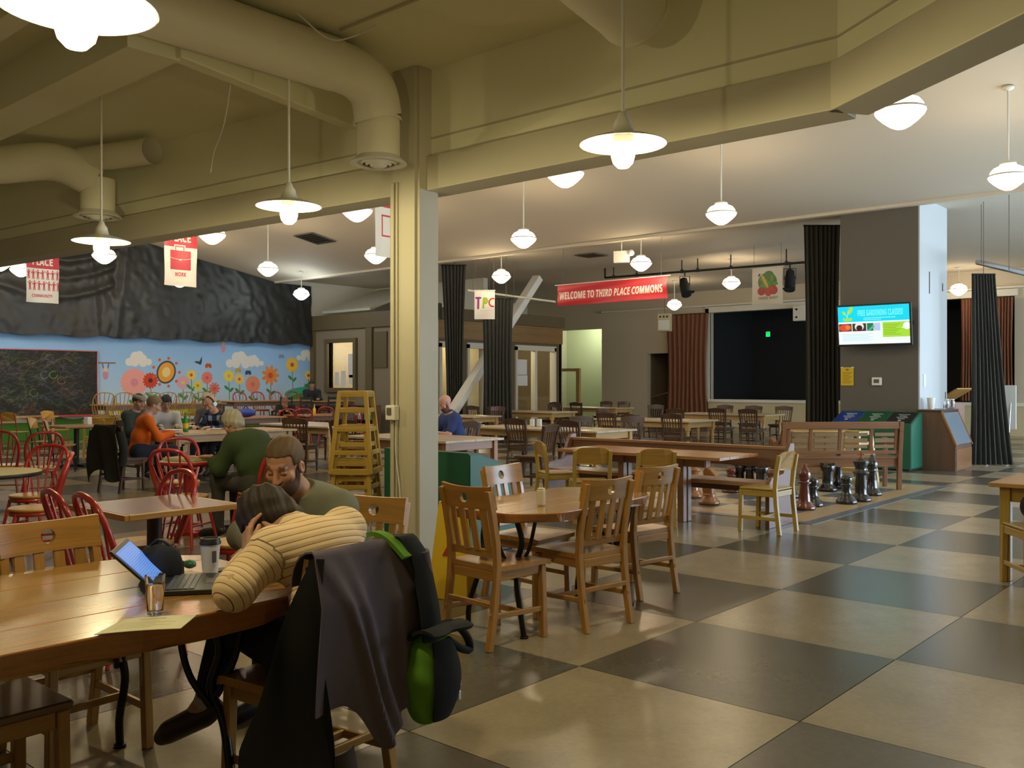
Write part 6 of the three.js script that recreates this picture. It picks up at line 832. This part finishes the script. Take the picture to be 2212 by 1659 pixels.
function person(label, pos, turn, o) {
  const t = T('person', label, 'person', pos, turn), j = seatedJoints(o), c = o.cell ?? 0.018, hs = o.headCell ?? 0.009, bulk = o.bulk ?? 1;
  const spine = [bone(j.hip, j.mid, 0.115 * bulk, 0.105 * bulk, 'torso', 0), bone(j.mid, j.chest, 0.105 * bulk, 0.1 * bulk, 'torso', 0.22), bone([-0.075, j.chest[1], j.chest[2]], [0.075, j.chest[1], j.chest[2]], 0.095 * bulk, 0.095 * bulk, 'torso', 0.36), bone([-0.06, j.mid[1], j.mid[2]], [0.06, j.mid[1], j.mid[2]], 0.1 * bulk, 0.1 * bulk, 'torso', 0.22), bone(j.chest, j.shL, 0.08 * bulk, 0.062, 'torso', 0.4), bone(j.chest, j.shR, 0.08 * bulk, 0.062, 'torso', 0.4), bone(j.chest, j.neck, 0.075, 0.058, 'torso', 0.42)];
  const neck = [bone(j.neck, [j.head[0], j.head[1] - 0.05, j.head[2] - 0.03], 0.056, 0.052, 'neck')];
  const arms = ['L', 'R'].flatMap(n => [bone(j['sh' + n], j['el' + n], 0.054, 0.042, 'arm', 0), bone(j['el' + n], j['wr' + n], 0.042, 0.027, 'fore', 0.29)]);
  const pelvis = [bone(j.hpL, j.hpR, 0.11 * bulk, 0.11 * bulk, 'hip'), bone(j.hip, j.hpL, 0.115 * bulk, 0.1, 'hip'), bone(j.hip, j.hpR, 0.115 * bulk, 0.1, 'hip')], legs = ['L', 'R'].flatMap(n => [bone(j['hp' + n], j['kn' + n], 0.085, 0.058, 'leg'), bone(j['kn' + n], j['an' + n], 0.056, 0.04, 'leg')]), feet = ['L', 'R'].map(n => bone(j['an' + n], j['to' + n], 0.036, 0.03, 'foot'));
  const box = (bs, m) => { const lo = [9, 9, 9], hi = [-9, -9, -9]; for (const b of bs) for (const p of [b.a, b.b]) for (let k = 0; k < 3; k++) { lo[k] = Math.min(lo[k], p[k] - m - Math.max(b.ra, b.rb)); hi[k] = Math.max(hi[k], p[k] + m + Math.max(b.ra, b.rb)); } return [lo, hi]; };
  const q = new THREE.Quaternion().setFromEuler(new THREE.Euler(o.pitch ?? 0.3, o.yaw ?? 0, o.roll ?? 0, 'YXZ')), qi = q.clone().invert(), tmp = new THREE.Vector3(), H = o.headScale ?? 1;
  const inHead = (f) => (x, y, z) => { tmp.set(x - j.head[0], y - j.head[1], z - j.head[2]).applyQuaternion(qi).divideScalar(H); return f(tmp.x, tmp.y, tmp.z) * H; };
  const hb = (m) => [j.head.map(v => v - m), j.head.map(v => v + m)];
  // the body, one skin
  const all = [...spine, ...neck, ...arms, ...pelvis, ...legs, ...feet], gs = [nets(field(all, 0.05, -0.004), ...box(all, 0.05), c * 1.15)];
  const [h0, h1] = hb(0.165), hf = inHead(headF), nf = field([...neck, spine[6]], 0.03); const hg = nets((x, y, z) => smin(hf(x, y, z), Math.max(nf(x, y, z), -(y - h0[1] - 0.015)), 0.03), h0, h1, hs); gs.push(hg);
  for (const n of ['L', 'R']) if (o['hand' + n]) { const [dir, pal, curl] = o['hand' + n], bs = handBones(j['wr' + n], dir, pal, n === 'L' ? -1 : 1, curl ?? 0.45); gs.push(nets(field(bs, 0.008), ...box(bs, 0.012), o.handCell ?? 0.006)); }
  const sk = o.skin ?? [0.46, 0.25, 0.16];
  gs.forEach((g) => { const p = g.attributes.position, col = new Float32Array(p.count * 3).fill(1); if (g === hg) for (let i = 0; i < p.count; i++) { tmp.set(p.getX(i) - j.head[0], p.getY(i) - j.head[1], p.getZ(i) - j.head[2]).applyQuaternion(qi).divideScalar(H); const { x, y, z } = tmp, ax = Math.abs(x); let k = null; if (z > 0.06 && Math.hypot((ax - 0.034) / 1.9, y - 0.031) < 0.0085) k = [0.35, 0.28, 0.24]; else if (z > 0.05 && Math.hypot(ax - 0.032, (y + 0.002) * 1.6) < 0.0125) k = o.eyesShut ? [0.92, 0.85, 0.8] : (Math.hypot(ax - 0.032, y) < 0.007 ? [0.12, 0.1, 0.1] : [1.25, 1.5, 1.7]); else if (z > 0.06 && ax < 0.024 && y < -0.058 && y > -0.08) k = [0.95, 0.6, 0.56]; else if (z > 0.07 && ax < 0.02 && y < 0 && y > -0.05) k = [1.08, 0.93, 0.88]; if (o.eyesShut && z > 0.05 && ax > 0.018 && ax < 0.046 && Math.abs(y + 0.0075) < 0.003) k = [0.3, 0.22, 0.2]; if (k) col.set(k, i * 3); } g.setAttribute('color', new THREE.BufferAttribute(col, 3)); });
  const body = mergeGeometries(gs); P(t, 'body', body, skinM(...sk));
  // clothes
  const wear = (name, bs, k, grow, m, cell, trim, uvk) => {
    const f0 = field(bs, k, grow), f = trim ? (x, y, z) => Math.max(f0(x, y, z), trim(x, y, z)) : f0, g = nets(f, ...box(bs, grow + 0.03), cell);
    const p = g.attributes.position, uv = g.attributes.uv; for (let i = 0; i < p.count; i++) { const x = p.getX(i), y = p.getY(i), z = p.getZ(i); let best = 9, bb = bs[0]; for (const b of bs) { const d = cap(b, x, y, z); if (d < best) { best = d; bb = b; } } let s = bb.s0 + ((x - bb.a[0]) * bb.d[0] + (y - bb.a[1]) * bb.d[1] + (z - bb.a[2]) * bb.d[2]) / Math.sqrt(bb.l2); if (bb.tag === 'torso') { const v = [j.neck[0] - j.hip[0], j.neck[1] - j.hip[1], j.neck[2] - j.hip[2]], l = Math.hypot(...v); s = ((x - j.hip[0]) * v[0] + (y - j.hip[1]) * v[1] + (z - j.hip[2]) * v[2]) / l; } uv.setXY(i, uvk === 'plaid' ? (bb.tag === 'torso' ? x : z + x) * 6 : x * 20, uvk === 'plaid' ? s * 6 : s * 39); }
    return P(t, name, g, m);
  };
  const sleeve = o.sleeve ?? 'long', top = [...spine, ...(sleeve === 'long' ? arms : arms.filter(b => b.tag === 'arm').map(b => bone(b.a, b.b.map((v, k) => b.a[k] + (v - b.a[k]) * 0.72), b.ra * 1.12, b.rb * 1.18, 'arm')))].map(b => b.tag === 'fore' ? bone(b.a, b.b.map((v, k) => b.a[k] + (v - b.a[k]) * 0.93), b.ra, b.rb * 1.1, 'fore', b.s0) : b);
  const nk = j.neck, nd = v3(j.head).sub(v3(nk)).normalize();
  wear(o.topName ?? 'shirt', [...top, bone(j.hip, j.hip.map((v, k) => v + [0, -0.06, 0][k]), 0.13 * bulk, 0.125 * bulk, 'torso')], 0.055, o.loose ?? 0.012, o.top, c, (x, y, z) => (x - nk[0]) * nd.x + (y - nk[1]) * nd.y + (z - nk[2]) * nd.z - 0.005, o.uv);
  if (o.collar) wear('collar', [bone(nk, nk.map((v, k) => v + nd.toArray()[k] * 0.035), 0.066, 0.062, 'c')], 0.02, 0.004, o.collar, c * 0.7, (x, y, z) => 0.054 - Math.hypot(x - nk[0], z - nk[2] - 0.01));
  wear('trousers', [...pelvis, ...legs.map(b => bone(b.a, b.b.map((v, k) => b.rb < 0.05 ? b.a[k] + (v - b.a[k]) * (o.cuff ?? 0.96) : v), b.ra, b.rb, 'leg'))], 0.05, 0.013, o.trousers ?? M({ color: L(0.02, 0.022, 0.03), roughness: 0.9 }), c);
  if (o.socks) wear('sock', legs.filter(b => b.rb < 0.05).map(b => bone(b.b.map((v, k) => v + (b.a[k] - v) * 0.17), b.b, 0.037, 0.04, 's')), 0.01, 0.006, o.socks, c * 0.8);
  for (const n of ['L', 'R']) { const a = j['an' + n], b = j['to' + n], dn = [0, -0.032, 0]; wear('shoe', [bone(a.map((v, k) => v + dn[k] - (b[k] - a[k]) * 0.28), b.map((v, k) => v + dn[k] * 0.1 + (b[k] - a[k]) * 0.25), 0.036, 0.026, 'f'), bone(a.map((v, k) => v + dn[k]), b, 0.042, 0.037, 'f')], 0.03, 0.004, o.shoes ?? mat.black, c * 0.8); }
  // hair, beard, hat, headphones
  if (o.hair) {
    const st = o.hairStyle ?? 'short', g_ = st === 'full' ? 0.016 : st === 'buzz' ? 0.006 : 0.013, line = st === 'buzz' ? 0.075 : 0.066;
    const full = st === 'full', f = inHead((x, y, z) => {
      const ax = Math.abs(x); let d = cranium(x, y, z, g_); if (full) d = smin(d, ell(x, y + 0.03, z + 0.045, 0.075, 0.085, 0.07), 0.03) + 0.005 * Math.sin(x * 75 + z * 45 + 1) * Math.sin(y * 70 + x * 35) + 0.003 * Math.sin(z * 130 + y * 90); else d += 0.0015 * Math.sin(x * 160) * Math.sin(y * 140 + z * 90);
      const face = smin((full ? 0.06 : line - 0.008 * ax / 0.07) - y, z - (full ? 0.035 : 0.038), 0.012), ear = full ? -1 : smin(0.012 - y, z + 0.035, 0.015), low = (full ? -0.105 : -0.05) - y - (full ? 0 : Math.max(0, z) * 0.3);
      const bald = st === 'balding' ? Math.min(y - 0.05 + z * 0.4, 1) : -1; return smax(d, Math.max(face, ear, low, bald), 0.008); });
    P(t, 'hair', nets(f, ...hb(0.17), hs), o.hair);
  }
  if (o.beard) { const f = inHead((x, y, z) => { let d = ell(x, y + 0.068, z - 0.03, 0.066, 0.077, 0.076); d = smin(d, ell(Math.abs(x) - 0.062, y + 0.03, z - 0.015, 0.012, 0.04, 0.018), 0.012); d = smin(d, ell(x, y + 0.055, z - 0.09, 0.026, 0.007, 0.012), 0.01); const top_ = y + 0.046 - Math.max(0, Math.abs(x) - 0.03) * 1.3 - (Math.abs(x) > 0.055 ? 0.03 : 0), mouth = ell(x, y + 0.068, z - 0.1, 0.018, 0.006, 0.03); return smax(smax(d, top_, 0.01), -mouth, 0.004); }); P(t, 'beard', nets(f, ...hb(0.18), hs), o.beard); }
  if (o.cap) { const f = inHead((x, y, z) => smin(smax(ell(x, y - 0.075, z + 0.004, 0.098, 0.05, 0.118), 0.052 - y, 0.01), smax(ell(x, y - 0.062, z - 0.1, 0.065, 0.012, 0.06), -1, 0.01), 0.02)); P(t, 'flat_cap', nets(f, ...hb(0.19), hs), o.cap); }
  if (o.phones) { const Q = (p) => new THREE.Vector3(...p).multiplyScalar(H).applyQuaternion(q).add(v3(j.head)); const pts = []; for (let i = 0; i <= 12; i++) { const a = i / 12 * Math.PI; pts.push(Q([Math.cos(a) * 0.093, Math.sin(a) * 0.125 + 0.012, -0.01])); } const hp = P(t, 'headphones', tube(pts, 0.011, 30, 8), mat.black); for (const s of [-1, 1]) P(hp, 'ear_cup', rod(Q([s * 0.08, -0.008, -0.008]), Q([s * 0.108, -0.008, -0.008]), 0.038, 0.034, 18), o.phones); }
  return t;
}
const cloth = (r, g, b, o = {}) => M({ color: L(r, g, b), roughness: 0.95, bumpMap: weave, bumpScale: 0.0008, ...o });
const hairM = (r, g, b) => M({ color: L(r, g, b), roughness: 0.7, bumpMap: grain, bumpScale: 0.002 });
const stripes = dataTex(64, (x, y) => { const w = 0.5 + 0.5 * Math.cos(y * 6.283); return y > 0.44 && y < 0.54 ? [0.6, 0.27, 0.18] : [0.93, 0.83, 0.66]; }, [1, 1], true), stripeBump = dataTex(64, (x, y) => 0.5 - 0.5 * Math.cos((y - 0.49) * 6.283));
const plaid = dataTex(64, (x, y) => { const a = x < 0.5, b = y < 0.5; return a && b ? [0.05, 0.07, 0.1] : !a && !b ? [0.62, 0.66, 0.72] : (a ? [0.16, 0.22, 0.34] : [0.2, 0.24, 0.32]); }, [1, 1], true);
// the woman in stripes, bent over the table with her head on her left hand
person('dark haired woman in a cream striped sweater bent over the slab table', R(2.03, -2.8).add(V(0.045, 0.0)), faceR(-0.05, -1), {
  cell: 0.009, headCell: 0.005, handCell: 0.004, headScale: 0.98, bulk: 0.95, skin: [0.5, 0.28, 0.19], topName: 'sweater', top: new THREE.MeshPhysicalMaterial({ map: stripes, roughness: 0.95, bumpMap: stripeBump, bumpScale: 0.0016, sheen: 0.3 }), loose: 0.017, trousers: cloth(0.012, 0.016, 0.03), cuff: 0.78, socks: cloth(0.6, 0.58, 0.52), shoes: M({ color: L(0.035, 0.014, 0.012), roughness: 0.45 }), hair: hairM(0.028, 0.018, 0.013), hairStyle: 'full', pitch: 1.05, yaw: 0.35, roll: -0.15, eyesShut: true,
  handL: [[-0.35, 0.85, 0.4], [-0.8, -0.1, -0.3], 0.35],
  joints: { hip: [0, 0.55, -0.09], mid: [0, 0.74, -0.13], chest: [0, 0.885, -0.03], neck: [0.01, 0.958, 0.1], head: [0.012, 0.985, 0.235], shL: [0.165, 0.915, 0.01], shR: [-0.175, 0.945, 0.03], elL: [0.345, 0.81, -0.02], wrL: [0.16, 0.885, 0.17], elR: [-0.22, 0.8, 0.22], wrR: [-0.04, 0.8, 0.38], hpL: [0.09, 0.54, -0.05], hpR: [-0.09, 0.53, -0.05], knL: [0.1, 0.6, 0.36], anL: [0.12, 0.25, 0.5], toL: [0.19, 0.15, 0.62], knR: [-0.1, 0.53, 0.38], anR: [-0.08, 0.1, 0.32], toR: [-0.1, 0.045, 0.46] },
});
// the bearded man opposite
person('bearded man in a grey shirt looking down beside the column', R(2.86, -3.62), faceV(-0.45, -0.9), {
  cell: 0.009, headCell: 0.004, headScale: 1.0, bulk: 1.08, skin: [0.5, 0.265, 0.165], topName: 'shirt', top: cloth(0.2, 0.2, 0.15), loose: 0.02, trousers: cloth(0.03, 0.03, 0.035), hair: hairM(0.12, 0.07, 0.035), hairStyle: 'buzz', beard: hairM(0.1, 0.045, 0.02), pitch: 0.42, yaw: 0.22, roll: 0.0, eyesShut: true,
  joints: { hip: [0, 0.55, -0.06], mid: [0, 0.74, 0.04], chest: [0, 0.9, 0.2], neck: [-0.01, 1.01, 0.31], head: [0.0, 1.137, 0.405], shL: [0.185, 0.93, 0.25], shR: [-0.185, 0.93, 0.24], elL: [0.25, 0.8, 0.42], wrL: [0.06, 0.79, 0.58], elR: [-0.25, 0.8, 0.4], wrR: [-0.05, 0.79, 0.56] }, handL: [[-0.8, 0, 0.5], [0, -1, 0], 0.3], handR: [[0.8, 0, 0.5], [0, -1, 0], 0.3],
});
person('grey haired man in a dark green jacket hunched with his back to us', V(-2.46, 8.98), faceV(-0.9, 0.45), { cell: 0.014, headCell: 0.008, bulk: 1.28, lean: 0.62, top: cloth(0.035, 0.06, 0.018), topName: 'jacket', loose: 0.035, collar: cloth(0.03, 0.05, 0.015), trousers: cloth(0.04, 0.038, 0.03), hair: hairM(0.36, 0.32, 0.24), hairStyle: 'full', pitch: 0.7, handL: [[0.2, 0, 1], [0, -1, 0], 0.3], handR: [[-0.2, 0, 1], [0, -1, 0], 0.3] });
person('person in a bright orange top leaning on the pine group table', V(-5.32, 13.35), faceV(0.9, 0.45), { lean: 0.28, top: cloth(0.72, 0.13, 0.008), skin: [0.5, 0.3, 0.22], hair: hairM(0.2, 0.13, 0.06), hairStyle: 'short', pitch: 0.45, trousers: cloth(0.02, 0.025, 0.05), handL: [[0, 0, 1], [0, -1, 0], 0.3], handR: [[0, 0, 1], [0, -1, 0], 0.3] });
person('bald man with white headphones in a blue plaid shirt writing', V(-4.98, 15.75), faceV(-0.3, -0.95), { lean: 0.42, bulk: 1.15, top: M({ map: plaid, roughness: 0.9 }), uv: 'plaid', skin: [0.55, 0.3, 0.21], phones: M({ color: L(0.5, 0.75, 0.75), roughness: 0.3 }), pitch: 0.55, yaw: -0.35, handL: [[-0.3, 0, 1], [0, -1, 0], 0.35], handR: [[0.3, 0, 1], [0, -1, 0], 0.35] });
person('person in a grey flat cap and dark jacket behind the orange top', V(-6.1, 15.0), faceV(0.8, -0.4), { lean: 0.15, top: cloth(0.03, 0.04, 0.035), topName: 'jacket', loose: 0.025, cap: cloth(0.22, 0.2, 0.15), hair: hairM(0.04, 0.03, 0.02), pitch: 0.3, handL: [[0, 0, 1], [0, -1, 0], 0.3] });
person('dark haired child with a pale collar beside the grey flat cap', V(-6.0, 16.0), faceV(0.5, -0.85), { lean: 0.2, hip: 0.5, top: cloth(0.5, 0.5, 0.5), hair: hairM(0.02, 0.016, 0.014), hairStyle: 'full', pitch: 0.5, handL: [[0, 0, 1], [0, -1, 0], 0.3] });
person('blond person half hidden left of the man in headphones', V(-5.6, 17.2), faceV(-0.2, -0.98), { lean: 0.25, top: cloth(0.1, 0.07, 0.05), hair: hairM(0.42, 0.3, 0.13), hairStyle: 'full', pitch: 0.4, handR: [[0, 0, 1], [0, -1, 0], 0.3] });
person('person in a black jacket and purple shirt on a stool in the far corner', V(-6.05, 28.0), faceV(0.35, -0.93), { cell: 0.022, headCell: 0.012, hip: 0.8, lean: 0.1, table: 1.06, top: cloth(0.015, 0.018, 0.025), topName: 'jacket', loose: 0.03, collar: cloth(0.15, 0.09, 0.16), hair: hairM(0.03, 0.018, 0.012), pitch: 0.45, handL: [[0, 0, 1], [0, -1, 0], 0.3], handR: [[0, 0, 1], [0, -1, 0], 0.3] });
person('person in dark clothes slumped on an arm by the black stools', V(-5.95, 24.4), faceV(0.15, -0.98), { cell: 0.022, headCell: 0.012, lean: 0.85, top: cloth(0.015, 0.018, 0.016), hair: hairM(0.22, 0.1, 0.05), skin: [0.55, 0.27, 0.15], pitch: 0.9, yaw: 0.5, handL: [[-0.3, 0.3, 0.8], [0, -1, 0], 0.4], handR: [[0.3, 0.3, 0.8], [0, -1, 0], 0.4] });
person('bald man in a blue polo shirt reading behind the near pine table', R(10.05, -10.0), faceV(-0.85, -0.5), { cell: 0.016, headCell: 0.007, bulk: 1.22, lean: 0.22, sleeve: 'short', top: cloth(0.035, 0.06, 0.2), topName: 'polo_shirt', collar: cloth(0.03, 0.05, 0.17), skin: [0.6, 0.32, 0.25], beard: hairM(0.16, 0.07, 0.035), pitch: 0.5, handL: [[-0.4, 0, 1], [0, -1, 0], 0.3], handR: [[0.4, 0, 1], [0, -1, 0], 0.3] });
// seats under those who sit beyond the tables
dup(dk0, V(-5.0, 15.95), faceV(-0.3, -0.95), 'dark slat chair under the man in headphones'); dup(dk0, V(-6.05, 15.05), faceV(0.8, -0.4), 'dark slat chair under the person in the flat cap'); dup(dk0, V(-5.97, 16.1), faceV(0.5, -0.85), 'dark slat chair under the dark haired child'); dup(dk0, V(-5.6, 17.3), faceV(-0.2, -0.98), 'dark slat chair under the blond person'); dup(dk0, V(-5.95, 24.5), faceV(0.15, -0.98), 'dark slat chair under the slumped person'); dup(bs0, V(-6.05, 28.05), faceV(0.35, -0.93), 'natural hoop back bar stool under the person in the far corner');
// ================================================================ garments and bags hung on chairs
{
  const t = T('grey_jacket', 'mauve grey jacket with black lining draped over the oak chair back', 'jacket', R(2.03, -2.8), faceR(-0.08, -1));       // chair frame: back at -z
  const grey = new THREE.MeshPhysicalMaterial({ color: L(0.14, 0.112, 0.132), roughness: 0.9, bumpMap: weave, bumpScale: 0.001, side: THREE.DoubleSide }), lining = cloth(0.008, 0.008, 0.009, { side: THREE.DoubleSide });
  const fold = (s, v) => 0.02 * Math.sin(s * 9 + v * 2.5) * v + 0.03 * Math.exp(-(((s - 0.55 + v * 0.25) / 0.07) ** 2)) * v + 0.014 * Math.sin(s * 23 + v * 5) * v * v;
  // back panel: over the crest rail and down behind the chair
  P(t, 'back_panel', sheet(54, 48, (s, v) => { const k = v * 1.15, w = Math.max(0, k - 0.15); const x = (s - 0.5) * (0.46 + 0.05 * w) + 0.02 * w * Math.sin(s * 6); if (k < 0.15) { const a = k / 0.15; return [x, 0.83 + 0.125 * Math.sin(a * 1.571), -0.225 - 0.11 * a * a]; } const hem = 0.5 + 0.17 * Math.exp(-(((s - 0.45) / 0.27) ** 2)) + 0.02 * Math.sin(s * 14); const g = (c, q) => Math.exp(-(((s - c) / q) ** 2)); return [x, 0.955 - w * hem, -0.335 - 0.05 * Math.min(1, w * 3) - 0.05 * w * (g(0.75 - 0.42 * w, 0.06) + 0.8 * g(0.95 - 0.5 * w, 0.05) + 0.7 * g(0.3 - 0.1 * w, 0.05)) - 0.02 * Math.sin(s * 9 + w * 2.5) * w - 0.03 * w * w * g(0.45, 0.25)]; }, 0.006), grey);
  P(t, 'front_lining', sheet(26, 36, (s, v) => { const w = 0.03 + 0.2 * Math.min(1, v * 1.3) - 0.05 * Math.max(0, v - 0.7); return [0.21 + s * w * 0.75 + 0.015 * Math.sin(v * 7), 0.935 - v * (0.9 - 0.1 * s), -0.365 + s * w * 1.1 + 0.02 * Math.sin(s * 8 + v * 6) * v - 0.03 * v]; }, 0.006), lining, 'black jacket lining');
  P(t, 'sleeve', sheet(10, 24, (s, v) => [-0.225 - 0.03 * Math.sin(v * 3) + (s - 0.5) * 0.11, 0.9 - v * 0.46, -0.36 - 0.05 * Math.sin(s * 3.14) - 0.02 * v], 0.012), grey);
  P(t, 'hood_flap', sheet(14, 14, (s, v) => [0.09 + s * 0.16, 0.3 - v * 0.28 - 0.05 * s, -0.37 - 0.03 * Math.sin(s * 5 + v * 3) + 0.1 * s], 0.006), grey);
  const b = T('green_backpack', 'black and lime green bag hanging by its strap from the oak chair corner', 'bag', R(2.31, -2.41, 0.29), faceR(0.1, 1));
  const lime = cloth(0.14, 0.34, 0.02), blk = cloth(0.01, 0.011, 0.012);
  P(b, 'body', nets((x, y, z) => { const k = 1 + 0.22 * Math.sin(Math.max(0, Math.min(1, y / 0.32)) * 3.1); return smax(ell(x / k, y - 0.16, z / k, 0.1, 0.19, 0.07), -y, 0.03) + 0.004 * Math.sin(y * 50 + x * 40); }, [-0.17, -0.04, -0.13], [0.17, 0.38, 0.13], 0.009), lime, 'lime green bag body');
  P(b, 'front_panel', sheet(10, 20, (s, v) => { const y = 0.02 + v * 0.28, a = (s - 0.5) * 1.2, q = Math.sqrt(Math.max(0, 1 - ((y - 0.16) / 0.2) ** 2)) * (1 + 0.22 * Math.sin(y / 0.32 * 3.1)); return [Math.sin(a) * 0.105 * q, y, Math.cos(a) * 0.075 * q + 0.006]; }, 0.008), blk, 'black centre panel');
  P(b, 'top_flap', sheet(12, 10, (s, v) => [(s - 0.5) * 0.21, 0.28 + 0.07 * Math.sin(v * 2.2), -0.06 + v * 0.17 + 0.01 * Math.sin(s * 9)], 0.012), blk); P(b, 'carry_loop', tube([[-0.02, 0.33, 0.02], [0.08, 0.34, 0.03], [0.165, 0.27, 0.04], [0.175, 0.225, 0.045], [0.12, 0.24, 0.05], [0.04, 0.29, 0.05]], 0.015, 30, 8), blk);
  P(b, 'buckle', bx(0.016, 0.045, 0.01, 0.105, 0.13, 0.05), mat.steel); P(b, 'buckle', bx(0.016, 0.035, 0.01, 0.11, 0.07, 0.045), mat.steel);
  P(b, 'strap', sheet(6, 34, (s, v) => { const pts = [[-0.02, 0.3, 0.03], [-0.03, 0.42, 0.02], [-0.035, 0.52, 0.0], [-0.04, 0.6, -0.02], [-0.06, 0.665, -0.06], [-0.09, 0.66, -0.13], [-0.1, 0.58, -0.17]], f = v * 6, k = Math.min(5, Math.floor(f)), e = f - k, p = pts[k].map((q, m) => q + (pts[k + 1][m] - q) * e); return [p[0] + (s - 0.5) * (0.1 - 0.03 * v), p[1], p[2] + 0.014 * Math.sin(s * 3.14)]; }, 0.012), blk); P(b, 'strap_edge', sheet(4, 20, (s, v) => { const a = v * 1.9; return [-0.1 + (s - 0.5) * 0.04 - 0.05 * v, 0.6 + 0.08 * Math.sin(a), -0.02 - 0.13 * v]; }, 0.016), lime);
  const cp = dk0.position, c = T('black_coat', 'black coat hung over the dark chair behind the orange top', 'coat', cp.clone(), dk0.rotation.y); P(c, 'back_panel', sheet(26, 26, (s, v) => { const x = (s - 0.5) * (0.36 + 0.2 * Math.min(1, v * 2.2)), k = v * 1.1; if (k < 0.15) return [x, 0.88 + 0.06 * Math.sin(k / 0.15 * 1.57), -0.25 - 0.08 * k / 0.15]; return [x, 0.94 - (k - 0.15) * (0.72 + 0.08 * Math.sin(s * 7)) - 0.25 * (s - 0.5) ** 2, -0.34 - 0.045 * Math.sin(s * 12 + v * 4) * v - 0.02]; }, 0.012), cloth(0.02, 0.02, 0.017)); P(c, 'sleeve', tube([[0.24, 0.85, -0.3], [0.29, 0.62, -0.28], [0.27, 0.4, -0.26]], 0.06, 16, 12), cloth(0.02, 0.02, 0.017)); P(c, 'sleeve', tube([[-0.24, 0.85, -0.3], [-0.28, 0.6, -0.27], [-0.25, 0.38, -0.28]], 0.06, 16, 12), cloth(0.02, 0.02, 0.017));
}
renderer.render(scene, camera);
